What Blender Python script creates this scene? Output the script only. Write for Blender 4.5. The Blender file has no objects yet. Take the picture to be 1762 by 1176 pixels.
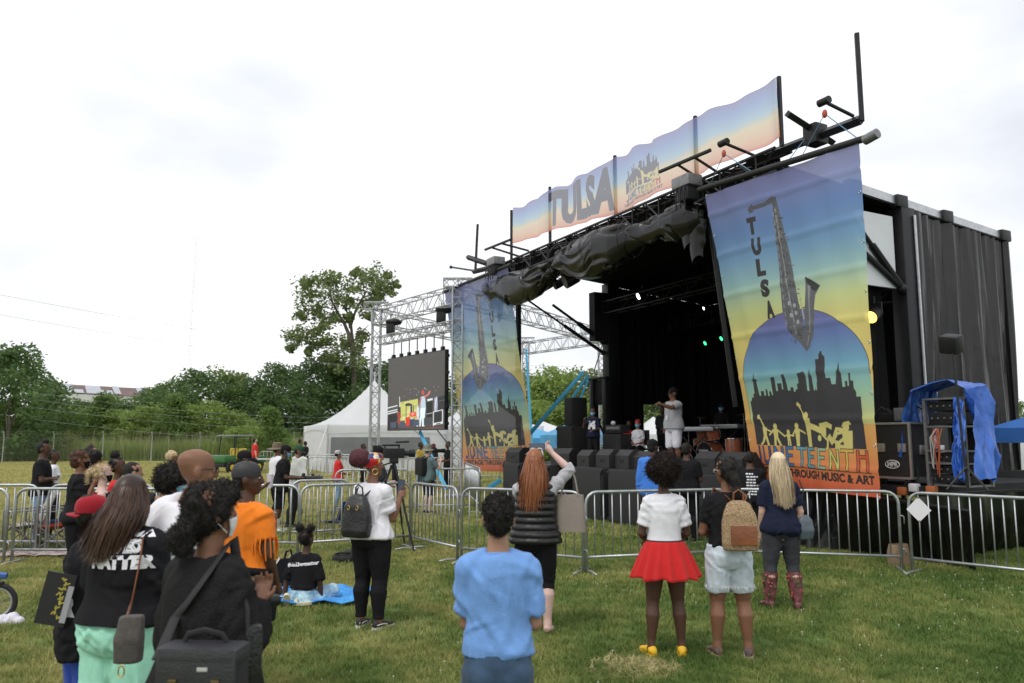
import bpy, bmesh, math, random
import numpy as np
from mathutils import Vector, Matrix, Euler, noise
from mathutils.bvhtree import BVHTree
PI = math.pi
V = Vector
R = math.radians
scene = bpy.context.scene
COL = scene.collection
random.seed(7)
RNG = np.random.default_rng(11)

# ------------------------------------------------------------------ camera, sky, sun, exposure
CAM_H, PITCH, FPX = 1.78, 7.07, 1346.0
cam_data = bpy.data.cameras.new('camera')
cam = bpy.data.objects.new('camera', cam_data)
COL.objects.link(cam)
cam.location = (0, 0, CAM_H)
cam.rotation_euler = (R(90 + PITCH), 0, 0)
cam_data.sensor_width = 36
cam_data.lens = FPX / 1762 * 36
cam_data.clip_end = 3000
cam_data.dof.use_dof = True
cam_data.dof.focus_distance = 9.5
cam_data.dof.aperture_fstop = 2.8
scene.camera = cam

SUN_EL, SUN_AZ = 58, 215          # azimuth the light comes from: behind the camera and to the left
world = bpy.data.worlds.new('World')
scene.world = world
world.use_nodes = True
nt = world.node_tree
nt.nodes.clear()
out = nt.nodes.new('ShaderNodeOutputWorld')
bg = nt.nodes.new('ShaderNodeBackground')
sky = nt.nodes.new('ShaderNodeTexSky')
sky.sky_type = 'NISHITA'
sky.sun_disc = False
sky.sun_elevation = R(SUN_EL)
sky.sun_rotation = R(SUN_AZ)
sky.dust_density = 3
tc = nt.nodes.new('ShaderNodeTexCoord')
mp = nt.nodes.new('ShaderNodeMapping')
mp.inputs['Scale'].default_value = (1.0, 1.0, 2.2)
nz = nt.nodes.new('ShaderNodeTexNoise')
nz.inputs['Scale'].default_value = 2.3
nz.inputs['Detail'].default_value = 5
nz.inputs['Roughness'].default_value = .5
rp = nt.nodes.new('ShaderNodeValToRGB')
rp.color_ramp.elements[0].position = .25
rp.color_ramp.elements[0].color = (7.6, 8.0, 8.8, 1)
rp.color_ramp.elements[1].position = .58
rp.color_ramp.elements[1].color = (12.6, 12.6, 12.7, 1)
mx = nt.nodes.new('ShaderNodeMix')
mx.data_type = 'RGBA'
mx.inputs[0].default_value = .9
L = nt.links.new
L(tc.outputs['Generated'], mp.inputs['Vector'])
L(mp.outputs[0], nz.inputs['Vector'])
L(nz.outputs['Fac'], rp.inputs['Fac'])
L(sky.outputs[0], mx.inputs[6])
L(rp.outputs[0], mx.inputs[7])
L(mx.outputs[2], bg.inputs['Color'])
bg.inputs['Strength'].default_value = .1
L(bg.outputs[0], out.inputs[0])

sun_d = bpy.data.lights.new('sun', 'SUN')
sun_d.energy = 1.4
sun_d.angle = R(22)
sun_d.color = (1, .97, .92)
sun = bpy.data.objects.new('sun', sun_d)
COL.objects.link(sun)
az = R(SUN_AZ)
sun.rotation_euler = (V((-math.sin(az) * math.cos(R(SUN_EL)), -math.cos(az) * math.cos(R(SUN_EL)), -math.sin(R(SUN_EL))))).to_track_quat('-Z', 'Y').to_euler()
sun.location = (-20, -20, 40)
scene.view_settings.view_transform = 'Standard'
scene.view_settings.look = 'None'
scene.view_settings.exposure = 0.06
scene.view_settings.gamma = 1
scene.view_settings.use_curve_mapping = False

# ------------------------------------------------------------------ measuring helpers (photo pixels 1762 x 1176 -> places)
CT, ST = math.cos(R(PITCH)), math.sin(R(PITCH))
def ray(u, v):
    dx, dz = (u - 881) / FPX, -(v - 588) / FPX
    return V((dx, CT - dz * ST, ST + dz * CT))
def at(u, v, y):                 # the point seen at pixel (u,v) standing at world depth y
    r = ray(u, v)
    return V((0, 0, CAM_H)) + r * (y / r.y)
def ground(u, v):
    r = ray(u, v)
    return V((0, 0, CAM_H)) + r * (-CAM_H / r.z)
def gx(u, y, z=0.0):             # world x of column u at depth y, height z
    return (u - 881) / FPX * (y * CT + (z - CAM_H) * ST)

# ------------------------------------------------------------------ materials
MATS = {}
def mat(name, col=(.5, .5, .5), rough=.7, metal=0.0, var=0.0, scale=8.0, bump=0.0, bscale=None, spec=.5, trans=0.0, sheen=0.0, col2=None, coat=0.0, emis=0.0):
    if name in MATS:
        return MATS[name]
    m = bpy.data.materials.new(name)
    m.use_nodes = True
    t = m.node_tree
    b = t.nodes['Principled BSDF']
    b.inputs['Roughness'].default_value = rough
    b.inputs['Metallic'].default_value = metal
    b.inputs['Specular IOR Level'].default_value = spec
    b.inputs['Sheen Weight'].default_value = sheen
    b.inputs['Coat Weight'].default_value = coat
    b.inputs['Base Color'].default_value = (*col, 1)
    if emis:
        b.inputs['Emission Color'].default_value = (*col, 1)
        b.inputs['Emission Strength'].default_value = emis
    tcn = t.nodes.new('ShaderNodeTexCoord')
    if var or col2:
        n = t.nodes.new('ShaderNodeTexNoise')
        n.inputs['Scale'].default_value = scale
        n.inputs['Detail'].default_value = 5
        n.inputs['Roughness'].default_value = .6
        t.links.new(tcn.outputs['Object'], n.inputs['Vector'])
        r = t.nodes.new('ShaderNodeValToRGB')
        r.color_ramp.elements[0].position, r.color_ramp.elements[1].position = .32, .68
        c2 = col2 or col
        r.color_ramp.elements[0].color = (*[max(0, c * (1 - var)) for c in col], 1)
        r.color_ramp.elements[1].color = (*[min(1, c * (1 + var)) for c in c2], 1)
        t.links.new(n.outputs['Fac'], r.inputs['Fac'])
        t.links.new(r.outputs['Color'], b.inputs['Base Color'])
        if emis:
            t.links.new(r.outputs['Color'], b.inputs['Emission Color'])
    if bump:
        n2 = t.nodes.new('ShaderNodeTexNoise')
        n2.inputs['Scale'].default_value = bscale or scale * 3
        n2.inputs['Detail'].default_value = 4
        t.links.new(tcn.outputs['Object'], n2.inputs['Vector'])
        bp = t.nodes.new('ShaderNodeBump')
        bp.inputs['Strength'].default_value = bump
        bp.inputs['Distance'].default_value = .02
        t.links.new(n2.outputs['Fac'], bp.inputs['Height'])
        t.links.new(bp.outputs[0], b.inputs['Normal'])
    if trans:
        tr = t.nodes.new('ShaderNodeBsdfTranslucent')
        tr.inputs['Color'].default_value = (*(col2 or col), 1)
        ms = t.nodes.new('ShaderNodeMixShader')
        ms.inputs[0].default_value = trans
        o = t.nodes['Material Output']
        t.links.new(b.outputs[0], ms.inputs[1])
        t.links.new(tr.outputs[0], ms.inputs[2])
        t.links.new(ms.outputs[0], o.inputs[0])
    MATS[name] = m
    return m
def cloth(name, col, **k):
    k.setdefault('rough', .85); k.setdefault('var', .05); k.setdefault('scale', 14); k.setdefault('bump', .25); k.setdefault('bscale', 160); k.setdefault('sheen', 0.0 if max(col) < .1 else .1); k.setdefault('spec', .12 if max(col) < .1 else .2)
    return mat(name, col, **k)

# ------------------------------------------------------------------ mesh builder
class MB:
    def __init__(s):
        s.v, s.f, s.mi, s.cur = [], [], [], 0
    def add(s, vs, fs):
        o = len(s.v)
        s.v.extend([tuple(p) for p in vs])
        s.f.extend([tuple(i + o for i in f) for f in fs])
        s.mi.extend([s.cur] * len(fs))
        return s
    def box(s, c, size, rot=None, M=None, taper=1.0):
        c = V(c); hx, hy, hz = [k / 2 for k in size]
        vs = []
        for z in (-hz, hz):
            k = 1 if z < 0 else taper
            for x, y in ((-hx, -hy), (hx, -hy), (hx, hy), (-hx, hy)):
                p = V((x * k, y * k, z))
                if rot: p = Euler(rot).to_matrix() @ p
                if M: p = M @ p
                vs.append(p + c)
        return s.add(vs, [(3, 2, 1, 0), (4, 5, 6, 7), (0, 1, 5, 4), (1, 2, 6, 5), (2, 3, 7, 6), (3, 0, 4, 7)])
    def bbox(s, c, size, b=.01, rot=None):   # bevelled box
        bm = bmesh.new()
        bmesh.ops.create_cube(bm, size=1)
        bmesh.ops.scale(bm, vec=size, verts=bm.verts)
        bmesh.ops.bevel(bm, geom=bm.edges[:], offset=b, segments=2, affect='EDGES', profile=.6)
        M = Euler(rot).to_matrix() if rot else Matrix.Identity(3)
        bm.verts.index_update()
        s.add([M @ v.co + V(c) for v in bm.verts], [[v.index for v in f.verts] for f in bm.faces])
        bm.free()
        return s
    def tube(s, pts, r, n=8, closed=False, cap=True, ry=None):
        pts = [V(p) for p in pts]
        m = len(pts)
        rs = r if isinstance(r, (list, tuple)) else [r] * m
        rys = ry if isinstance(ry, (list, tuple)) else ([ry] * m if ry else rs)
        up = None
        vs = []
        for i, p in enumerate(pts):
            a = pts[i - 1] if (i or closed) else p
            b = pts[(i + 1) % m] if (i < m - 1 or closed) else p
            d = (b - a)
            d = d.normalized() if d.length > 1e-9 else V((0, 0, 1))
            if up is None:
                up = V((0, 1, 0)) if abs(d.y) < .9 else V((1, 0, 0))
            x = up.cross(d)
            if x.length < 1e-6: x = V((1, 0, 0)).cross(d)
            x.normalize()
            up = d.cross(x).normalized()
            for k in range(n):
                t = 2 * PI * k / n
                vs.append(p + x * (rs[i] * math.cos(t)) + up * (rys[i] * math.sin(t)))
        fs = []
        for i in range(m if closed else m - 1):
            j = (i + 1) % m
            for k in range(n):
                k2 = (k + 1) % n
                fs.append((i * n + k, i * n + k2, j * n + k2, j * n + k))
        if cap and not closed:
            fs.append(tuple(range(n - 1, -1, -1)))
            fs.append(tuple((m - 1) * n + k for k in range(n)))
        return s.add(vs, fs)
    def bar(s, a, b, r, n=8):
        return s.tube([a, b], r, n)
    def loft(s, rings, n=24, capa=True, capb=True):
        # rings: (cx, cy, cz, rx, ry[, power])  horizontal ellipses stacked in z
        vs = []
        for rg in rings:
            cx, cy, cz, rx, ry = rg[:5]
            pw = rg[5] if len(rg) > 5 else 2
            for k in range(n):
                t = 2 * PI * k / n
                c, si = math.cos(t), math.sin(t)
                e = 2 / pw
                vs.append((cx + rx * math.copysign(abs(c) ** e, c), cy + ry * math.copysign(abs(si) ** e, si), cz))
        fs = []
        for i in range(len(rings) - 1):
            for k in range(n):
                k2 = (k + 1) % n
                fs.append((i * n + k, i * n + k2, (i + 1) * n + k2, (i + 1) * n + k))
        if capa: fs.append(tuple(range(n - 1, -1, -1)))
        if capb: fs.append(tuple((len(rings) - 1) * n + k for k in range(n)))
        return s.add(vs, fs)
    def ell(s, c, r, n=14, m=9, M=None):
        vs, fs = [], []
        c = V(c)
        rx, ry, rz = (r, r, r) if not hasattr(r, '__len__') else r
        for i in range(m + 1):
            p = PI * i / m
            for k in range(n):
                t = 2 * PI * k / n
                q = V((rx * math.sin(p) * math.cos(t), ry * math.sin(p) * math.sin(t), -rz * math.cos(p)))
                vs.append((M @ q if M else q) + c)
        for i in range(m):
            for k in range(n):
                k2 = (k + 1) % n
                fs.append((i * n + k, i * n + k2, (i + 1) * n + k2, (i + 1) * n + k))
        return s.add(vs, fs)
    def cyl(s, a, b, r, n=16, r2=None):
        return s.tube([a, b], [r, r2 if r2 is not None else r], n)
    def disc(s, c, r, n=16, axis='z'):
        c = V(c); vs = []
        for k in range(n):
            t = 2 * PI * k / n
            q = {'z': (math.cos(t), math.sin(t), 0), 'y': (math.cos(t), 0, math.sin(t)), 'x': (0, math.cos(t), math.sin(t))}[axis]
            vs.append(c + V(q) * r)
        return s.add(vs, [tuple(range(n))])
    def grid(s, fn, nu, nv):
        vs = [fn(i / nu, j / nv) for j in range(nv + 1) for i in range(nu + 1)]
        fs = [(j * (nu + 1) + i, j * (nu + 1) + i + 1, (j + 1) * (nu + 1) + i + 1, (j + 1) * (nu + 1) + i) for j in range(nv) for i in range(nu)]
        return s.add(vs, fs)
    def xf(s, M):
        s.v = [tuple(M @ V(p)) for p in s.v]
        return s
    def mesh(s, name, m, smooth=True, angle=None):
        me = bpy.data.meshes.new(name)
        me.from_pydata(s.v, [], s.f)
        for x in (m if isinstance(m, (list, tuple)) else [m]):
            me.materials.append(x)
        if any(s.mi): me.polygons.foreach_set('material_index', s.mi)
        if smooth:
            me.polygons.foreach_set('use_smooth', [True] * len(me.polygons))
            if angle: me.set_sharp_from_angle(angle=R(angle))
        me.update()
        return me
    def build(s, name, m, parent=None, smooth=True, angle=40, label=None, kind=None):
        return link(name, s.mesh(name, m, smooth, angle), parent, label, kind)
def link(name, me, parent=None, label=None, kind=None):
    o = bpy.data.objects.new(name, me)
    COL.objects.link(o)
    if parent: o.parent = parent
    if label: o['label'] = label
    if kind: o['kind'] = kind
    return o
def thing(name, label, cat, loc=(0, 0, 0), rz=0.0, group=None):
    o = bpy.data.objects.new(name, None)
    COL.objects.link(o)
    o.empty_display_size = .2
    o.location = loc
    o.rotation_euler = (0, 0, rz)
    return tag(o, label, cat, group)
def tag(o, label, cat, group=None):
    o['label'] = label; o['category'] = cat
    if group: o['group'] = group
    return o
def structure(o):
    o['kind'] = 'structure'; return o
def dup(root, loc=None, rz=None, label=None, group=None, scale=None):
    def cp(o, p):
        c = o.copy(); COL.objects.link(c)
        if p: c.parent = p
        for ch in [k for k in KIDS.get(o.name, [])]: cp(ch, c)
        return c
    KIDS.clear()
    for o in COL.objects:
        if o.parent: KIDS.setdefault(o.parent.name, []).append(o)
    r = cp(root, None)
    if loc is not None: r.location = loc
    if rz is not None: r.rotation_euler = (0, 0, rz)
    if label: r['label'] = label
    if group: r['group'] = group
    if scale is not None: r.scale = scale if hasattr(scale, '__len__') else (scale,) * 3
    return r
KIDS = {}
def bake(mb, voxel, smooth=4, decimate=None, sfac=.5):
    """union of overlapping closed shapes -> one continuous skin (numpy verts, polygons)"""
    me = bpy.data.meshes.new('tmp')
    me.from_pydata(mb.v, [], mb.f)
    o = bpy.data.objects.new('tmp', me)
    COL.objects.link(o)
    rm = o.modifiers.new('r', 'REMESH'); rm.mode = 'VOXEL'; rm.voxel_size = voxel
    if smooth:
        sm = o.modifiers.new('s', 'SMOOTH'); sm.factor = sfac; sm.iterations = smooth
    if decimate:
        dc = o.modifiers.new('d', 'DECIMATE'); dc.ratio = decimate
    dg = bpy.context.evaluated_depsgraph_get()
    ev = o.evaluated_get(dg)
    r = bpy.data.meshes.new_from_object(ev)
    bpy.data.objects.remove(o)
    bpy.data.meshes.remove(me)
    return r
def finish(me, name, m, parent=None, label=None):
    me.name = name
    me.materials.clear()
    for x in (m if isinstance(m, (list, tuple)) else [m]):
        me.materials.append(x)
    me.polygons.foreach_set('use_smooth', [True] * len(me.polygons))
    me.update()
    return link(name, me, parent, label)
def mesh_np(me):
    a = np.empty(len(me.vertices) * 3, 'f'); me.vertices.foreach_get('co', a)
    n = np.empty(len(me.vertices) * 3, 'f'); me.vertices.foreach_get('normal', n)
    return a.reshape(-1, 3), n.reshape(-1, 3)
def wrinkle(me, amp, freq=9.0, seed=0, stretch=(1, 1, .6), outward=True):
    """cloth folds: ridged sums of warped waves along the normals"""
    co, no = mesh_np(me)
    g = np.random.default_rng(seed)
    p = co * np.array(stretch)
    d = np.zeros(len(co))
    for k, a in ((1, 1.0), (2.1, .5), (4.3, .22)):
        for _ in range(3):
            w = g.normal(size=3); w /= np.linalg.norm(w)
            q = g.normal(size=3); q /= np.linalg.norm(q)
            ph = p @ w * freq * k + 1.6 * np.sin(p @ q * freq * .6 * k + g.uniform(0, 6)) + g.uniform(0, 6)
            d += a * (1 - 2 * np.abs(np.sin(ph * .5)))
    d = d / 2.6
    if outward: d = d - d.min() * .55
    co = co + no * (d * amp)[:, None]
    me.vertices.foreach_set('co', co.astype('f').ravel()); me.update()
def creases(me, n, amp, seed=0, L=(.08, .22), w=(.009, .02)):
    """separate soft creases pressed into cloth along random short lines"""
    co, no = mesh_np(me); g = np.random.default_rng(seed); d = np.zeros(len(co))
    for _ in range(n):
        i = g.integers(0, len(co)); c, nn = co[i], no[i]
        t = g.normal(size=3) * (1, 1, .8); t -= nn * (t @ nn); t /= np.linalg.norm(t) + 1e-9; q = np.cross(nn, t)
        r = co - c; s = r @ t; k = r @ q + (s ** 2) * g.uniform(-2, 2); h = r @ nn
        l, ww = g.uniform(*L), g.uniform(*w)
        m = np.exp(-(s / l) ** 2) * (np.exp(-(k / ww) ** 2) - .55 * np.exp(-((k - ww * 1.9) / ww) ** 2)) * (np.abs(h) < .09)
        d += m * g.uniform(.5, 1.2)
    co = co + no * (np.clip(d, -.6, 1.6) * amp)[:, None]
    me.vertices.foreach_set('co', co.astype('f').ravel()); me.update()
def text_tris(s, size=1.0, bold=0.0, sx=1.0, align='CENTER', font_res=3, spacing=1.0):
    """flat lettering as (verts Nx2, triangles)"""
    cu = bpy.data.curves.new('t', 'FONT')
    cu.body = s; cu.size = size; cu.align_x = align; cu.align_y = 'CENTER'; cu.offset = bold; cu.resolution_u = font_res; cu.space_character = spacing
    o = bpy.data.objects.new('t', cu); COL.objects.link(o)
    dg = bpy.context.evaluated_depsgraph_get()
    me = bpy.data.meshes.new_from_object(o.evaluated_get(dg))
    me.calc_loop_triangles()
    v = np.array([(p.co.x * sx, p.co.y) for p in me.vertices]).reshape(-1, 2)
    t = [tuple(x.vertices) for x in me.loop_triangles]
    bpy.data.objects.remove(o); bpy.data.curves.remove(cu); bpy.data.meshes.remove(me)
    return v, t
# ------------------------------------------------------------------ ground and grass
def grass_color_nodes(t, dark=1.0, rnd=True):
    """patchy mown turf: colour comes from where the blade stands"""
    N = t.nodes.new; K = t.links.new
    geo = N('ShaderNodeNewGeometry')
    n1 = N('ShaderNodeTexNoise'); n1.inputs['Scale'].default_value = .55; n1.inputs['Detail'].default_value = 4; n1.inputs['Roughness'].default_value = .65
    n2 = N('ShaderNodeTexNoise'); n2.inputs['Scale'].default_value = 2.3; n2.inputs['Detail'].default_value = 3
    K(geo.outputs['Position'], n1.inputs['Vector']); K(geo.outputs['Position'], n2.inputs['Vector'])
    ad = N('ShaderNodeMath'); ad.operation = 'MULTIPLY_ADD'; ad.inputs[1].default_value = .62; K(n2.outputs['Fac'], ad.inputs[0]); K(n1.outputs['Fac'], ad.inputs[2])
    # the turf is drier far out and towards the left of the field
    sp = N('ShaderNodeSeparateXYZ'); K(geo.outputs['Position'], sp.inputs[0])
    far = N('ShaderNodeMapRange'); far.inputs['From Min'].default_value = 5; far.inputs['From Max'].default_value = 26; far.inputs['To Min'].default_value = -.12; far.inputs['To Max'].default_value = .09
    K(sp.outputs['Y'], far.inputs['Value'])
    lf = N('ShaderNodeMapRange'); lf.inputs['From Min'].default_value = 2.5; lf.inputs['From Max'].default_value = -3; lf.inputs['To Min'].default_value = -.13; lf.inputs['To Max'].default_value = .04
    K(sp.outputs['X'], lf.inputs['Value'])
    a2 = N('ShaderNodeMath'); K(ad.outputs[0], a2.inputs[0]); K(far.outputs[0], a2.inputs[1])
    a3 = N('ShaderNodeMath'); K(a2.outputs[0], a3.inputs[0]); K(lf.outputs[0], a3.inputs[1])
    last = a3
    if rnd:
        oi = N('ShaderNodeObjectInfo')
        a4 = N('ShaderNodeMath'); a4.operation = 'MULTIPLY_ADD'; a4.inputs[1].default_value = .22; K(oi.outputs['Random'], a4.inputs[0]); K(a3.outputs[0], a4.inputs[2])
        last = a4
    r = N('ShaderNodeValToRGB')
    e = r.color_ramp.elements
    e[0].position = .5; e[0].color = (.082 * dark, .145 * dark, .03 * dark, 1)
    e[1].position = 1.12 if False else 1.0; e[1].color = (.42 * dark, .385 * dark, .15 * dark, 1)
    x = e.new(.68); x.color = (.140 * dark, .202 * dark, .048 * dark, 1)
    x = e.new(.84); x.color = (.24 * dark, .27 * dark, .08 * dark, 1)
    K(last.outputs[0], r.inputs['Fac'])
    return r
def grass_mat(name, dark, trans=0.3, rnd=True):
    m = bpy.data.materials.new(name); m.use_nodes = True
    t = m.node_tree; b = t.nodes['Principled BSDF']
    b.inputs['Roughness'].default_value = .7; b.inputs['Specular IOR Level'].default_value = .25
    r = grass_color_nodes(t, dark, rnd)
    t.links.new(r.outputs['Color'], b.inputs['Base Color'])
    if trans:
        tr = t.nodes.new('ShaderNodeBsdfTranslucent'); ms = t.nodes.new('ShaderNodeMixShader'); ms.inputs[0].default_value = trans
        t.links.new(r.outputs['Color'], tr.inputs['Color'])
        t.links.new(b.outputs[0], ms.inputs[1]); t.links.new(tr.outputs[0], ms.inputs[2]); t.links.new(ms.outputs[0], t.nodes['Material Output'].inputs[0])
    return m
GM = grass_mat('turf_soil', .8, 0, False)
gb = MB()
gb.add([(-900, -60, 0), (900, -60, 0), (900, 1500, 0), (-900, 1500, 0)], [(0, 1, 2, 3)])
structure(gb.build('ground', GM, smooth=False))

def hidden_obj(name, me):
    o = bpy.data.objects.new(name, me)      # source shape for scattered plants, not linked to the scene
    return o
def scatter(name, pts, src, smin, smax, mats=None, tilt=.15, seed=0):
    """one stuff object: its vertices carry instances of src"""
    me = bpy.data.meshes.new(name)
    me.vertices.add(len(pts)); me.vertices.foreach_set('co', np.asarray(pts, 'f').ravel())
    o = link(name, me)
    ng = bpy.data.node_groups.new(name, 'GeometryNodeTree')
    ng.interface.new_socket('Geometry', in_out='INPUT', socket_type='NodeSocketGeometry')
    ng.interface.new_socket('Geometry', in_out='OUTPUT', socket_type='NodeSocketGeometry')
    N = ng.nodes.new; K = ng.links.new
    gi, go = N('NodeGroupInput'), N('NodeGroupOutput')
    col = bpy.data.collections.new(name + '_src')
    for s_ in src: col.objects.link(s_)
    ci = N('GeometryNodeCollectionInfo'); ci.inputs['Collection'].default_value = col
    ci.inputs['Separate Children'].default_value = True; ci.inputs['Reset Children'].default_value = True
    ip = N('GeometryNodeInstanceOnPoints'); ip.inputs['Pick Instance'].default_value = True
    rr = N('FunctionNodeRandomValue'); rr.data_type = 'FLOAT_VECTOR'
    rr.inputs['Min'].default_value = (-tilt, -tilt, 0); rr.inputs['Max'].default_value = (tilt, tilt, 2 * PI); rr.inputs['Seed'].default_value = seed
    rs = N('FunctionNodeRandomValue'); rs.data_type = 'FLOAT'
    fl = [x for x in rs.inputs if x.type == 'VALUE']
    fl[0].default_value, fl[1].default_value = smin, smax
    rs.inputs['Seed'].default_value = seed + 5
    K(gi.outputs[0], ip.inputs['Points']); K(ci.outputs[0], ip.inputs['Instance'])
    K(rr.outputs['Value'], ip.inputs['Rotation'])
    K([x for x in rs.outputs if x.type == 'VALUE'][0], ip.inputs['Scale'])
    K(ip.outputs[0], go.inputs[0])
    md = o.modifiers.new('scatter', 'NODES'); md.node_group = ng
    o['kind'] = 'stuff'
    return o
def clump(name, n, rad, h, w, m, seed, lean=.6, segs=2):
    g = random.Random(seed); vs, fs = [], []
    for _ in range(n):
        a, rr = g.uniform(0, 2 * PI), rad * math.sqrt(g.random())
        x, y = rr * math.cos(a), rr * math.sin(a)
        hh = h * g.uniform(.45, 1.1); d = g.uniform(0, 2 * PI); ln = hh * lean * g.uniform(.2, 1.3); ww = w * g.uniform(.6, 1.2)
        fx, fy = math.cos(d), math.sin(d)
        o = len(vs)
        for k in range(segs + 1):
            q = k / segs
            px, py, pz = x + fx * ln * q * q, y + fy * ln * q * q, hh * q * (1 - .25 * q * lean)
            k2 = ww * (1 - q) if k < segs else 0
            if k < segs:
                vs += [(px - fy * k2, py + fx * k2, pz), (px + fy * k2, py - fx * k2, pz)]
            else:
                vs.append((px, py, pz))
        for k in range(segs - 1):
            fs.append((o + 2 * k, o + 2 * k + 1, o + 2 * k + 3, o + 2 * k + 2))
        fs.append((o + 2 * segs - 2, o + 2 * segs - 1, o + 2 * segs))
    me = bpy.data.meshes.new(name); me.from_pydata(vs, [], fs); me.materials.append(m)
    me.polygons.foreach_set('use_smooth', [True] * len(me.polygons)); me.update()
    return hidden_obj(name, me)
BL = grass_mat('grass_blades', 1.0, .3)
def wedge(y0, y1, dens, margin=1.2, xl=.72, xr=.72):
    n = int(dens * ((xl + xr) * (y1 * y1 - y0 * y0) / 2 + 2 * margin * (y1 - y0)))
    y = np.sqrt(RNG.uniform(y0 * y0, y1 * y1, n))
    x = RNG.uniform(-1, 1, n)
    x = np.where(x < 0, x * (xl * y + margin), x * (xr * y + margin))
    return np.stack([x, y, np.zeros(n)], 1)
near = wedge(2.2, 7, 430)
mid = wedge(7, 14, 210)
far = wedge(14, 30, 62)
vfar = wedge(30, 60, 17)
vfar = vfar[vfar[:, 0] < 6]
scatter('short_grass', near, [clump('c', 22, .075, .062, .0032, BL, k, .9) for k in range(4)], .7, 1.25, seed=1)
scatter('mown_grass', mid, [clump('c', 20, .10, .068, .0045, BL, 10 + k, .9) for k in range(4)], .7, 1.3, seed=2)
scatter('field_grass', far, [clump('c', 18, .17, .08, .009, BL, 20 + k, .9) for k in range(3)], .7, 1.3, seed=3)
scatter('distant_grass', vfar, [clump('c', 16, .3, .09, .02, BL, 30 + k, .9) for k in range(3)], .7, 1.3, seed=4)
# clover heads, thicker on the right-hand side
cw = mat('clover_white', (.5, .51, .42), .8)
cb = MB(); cb.ell((0, 0, .052), (.007, .007, .006), 6, 4); cb.tube([(0, 0, 0), (.002, 0, .05)], .0012, 3)
cpts = np.concatenate([wedge(4, 14, 8), wedge(9, 22, 2.4)])
keep = [(noise.noise(V((p[0] * .45, p[1] * .45, 3))) + .22 * (p[0] > -1.5) - .05) > RNG.uniform(-.25, .45) for p in cpts]
scatter('clover_flowers', cpts[np.array(keep)], [hidden_obj('c', cb.mesh('c', cw))], .7, 1.2, seed=6)
# dry straw patch by the bottom edge
c0 = ground(1088, 1152)
nS = 420
ang, rad = RNG.uniform(0, 2 * PI, nS), np.sqrt(RNG.uniform(0, 1, nS)) ** 1.1 * (1 + .25 * np.sin(RNG.uniform(0, 6, nS)))
sp_ = np.stack([c0.x + rad * np.cos(ang) * .32, c0.y + rad * np.sin(ang) * .26, np.full(nS, .012)], 1)
STR = mat('straw', (.42, .35, .17), .85, var=.3, scale=20)
scatter('dry_grass_patch', sp_, [clump('c', 14, .05, .06, .004, STR, 50 + k, 2.2) for k in range(2)], .35, .75, tilt=.5, seed=8)

# ------------------------------------------------------------------ tall weeds, wire fence
WM = mat('weed_green', (.19, .28, .062), .8, var=.35, scale=.6, trans=.3, col2=(.26, .33, .1))
WS = mat('weed_seed', (.38, .36, .18), .9, var=.2, scale=.6)
wc = []
for k in range(4):
    o = clump('w', 40, .42, 1.9, .026, WM, 60 + k, .35, 3)
    wc.append(o)
o = clump('w', 9, .4, 2.5, .02, WS, 70, .3, 3); wc.append(o)
wp = []
for _ in range(3800):
    q = random.random()
    x = -56 + 58 * q
    y0 = 60.5 + 7 * q
    wp.append((x, y0 + 8 * random.random() ** 1.5, random.uniform(-.15, .1)))
scatter('tall_weeds', wp, wc, .75, 1.15, tilt=.1, seed=9)

GALV = mat('galvanised_post', (.42, .44, .45), .5, .6, var=.15, scale=6)
fence = thing('wire_fence', 'long chain link fence with barbed wire before the tall weeds', 'fence', (gx(90, 60), 60, 0))
fo = fence.location.copy()
fpts = []
for k in range(-3, 9):
    u = 90 + 86 * k - (k * k) * .6
    y = 60 + 1.4 * k
    fpts.append(V((gx(u, y), y, 0)))
for p in fpts:
    b = MB()
    b.tube([p - fo, p - fo + V((0, 0, 1.95)), p - fo + V((.03, -.18, 2.3))], .045, 6)
    b.build('fence_post', GALV, fence)
for h, dy in ((1.9, 0), (2.08, -.06), (2.19, -.12), (2.29, -.18), (.08, 0)):
    b = MB()
    for a, c in zip(fpts[:-1], fpts[1:]):
        b.bar(a - fo + V((0, dy, h)), c - fo + V((0, dy, h)), .006, 3)
    b.build('fence_wire', GALV, fence)
b = MB()
for a, c in zip(fpts[:-1], fpts[1:]):
    L_ = (c - a).length; d = (c - a).normalized(); n = int(L_ / .22)
    for i in range(-8, n):
        for sgn in (0, 1):
            t0, t1 = i * .22, i * .22 + 1.85
            q0, q1 = (t0, t1) if not sgn else (t1, t0)
            z0, z1 = 0.05, 1.9
            lo, hi = max(0, t0), min(L_, t1)
            if hi <= lo: continue
            f = lambda tt: z0 + (z1 - z0) * ((tt - q0) / (q1 - q0))
            b.bar(a - fo + d * lo + V((0, 0, f(lo))), a - fo + d * hi + V((0, 0, f(hi))), .0035, 3)
o = b.build('chain_link_mesh', GALV, fence); o['kind'] = 'stuff'

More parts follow.
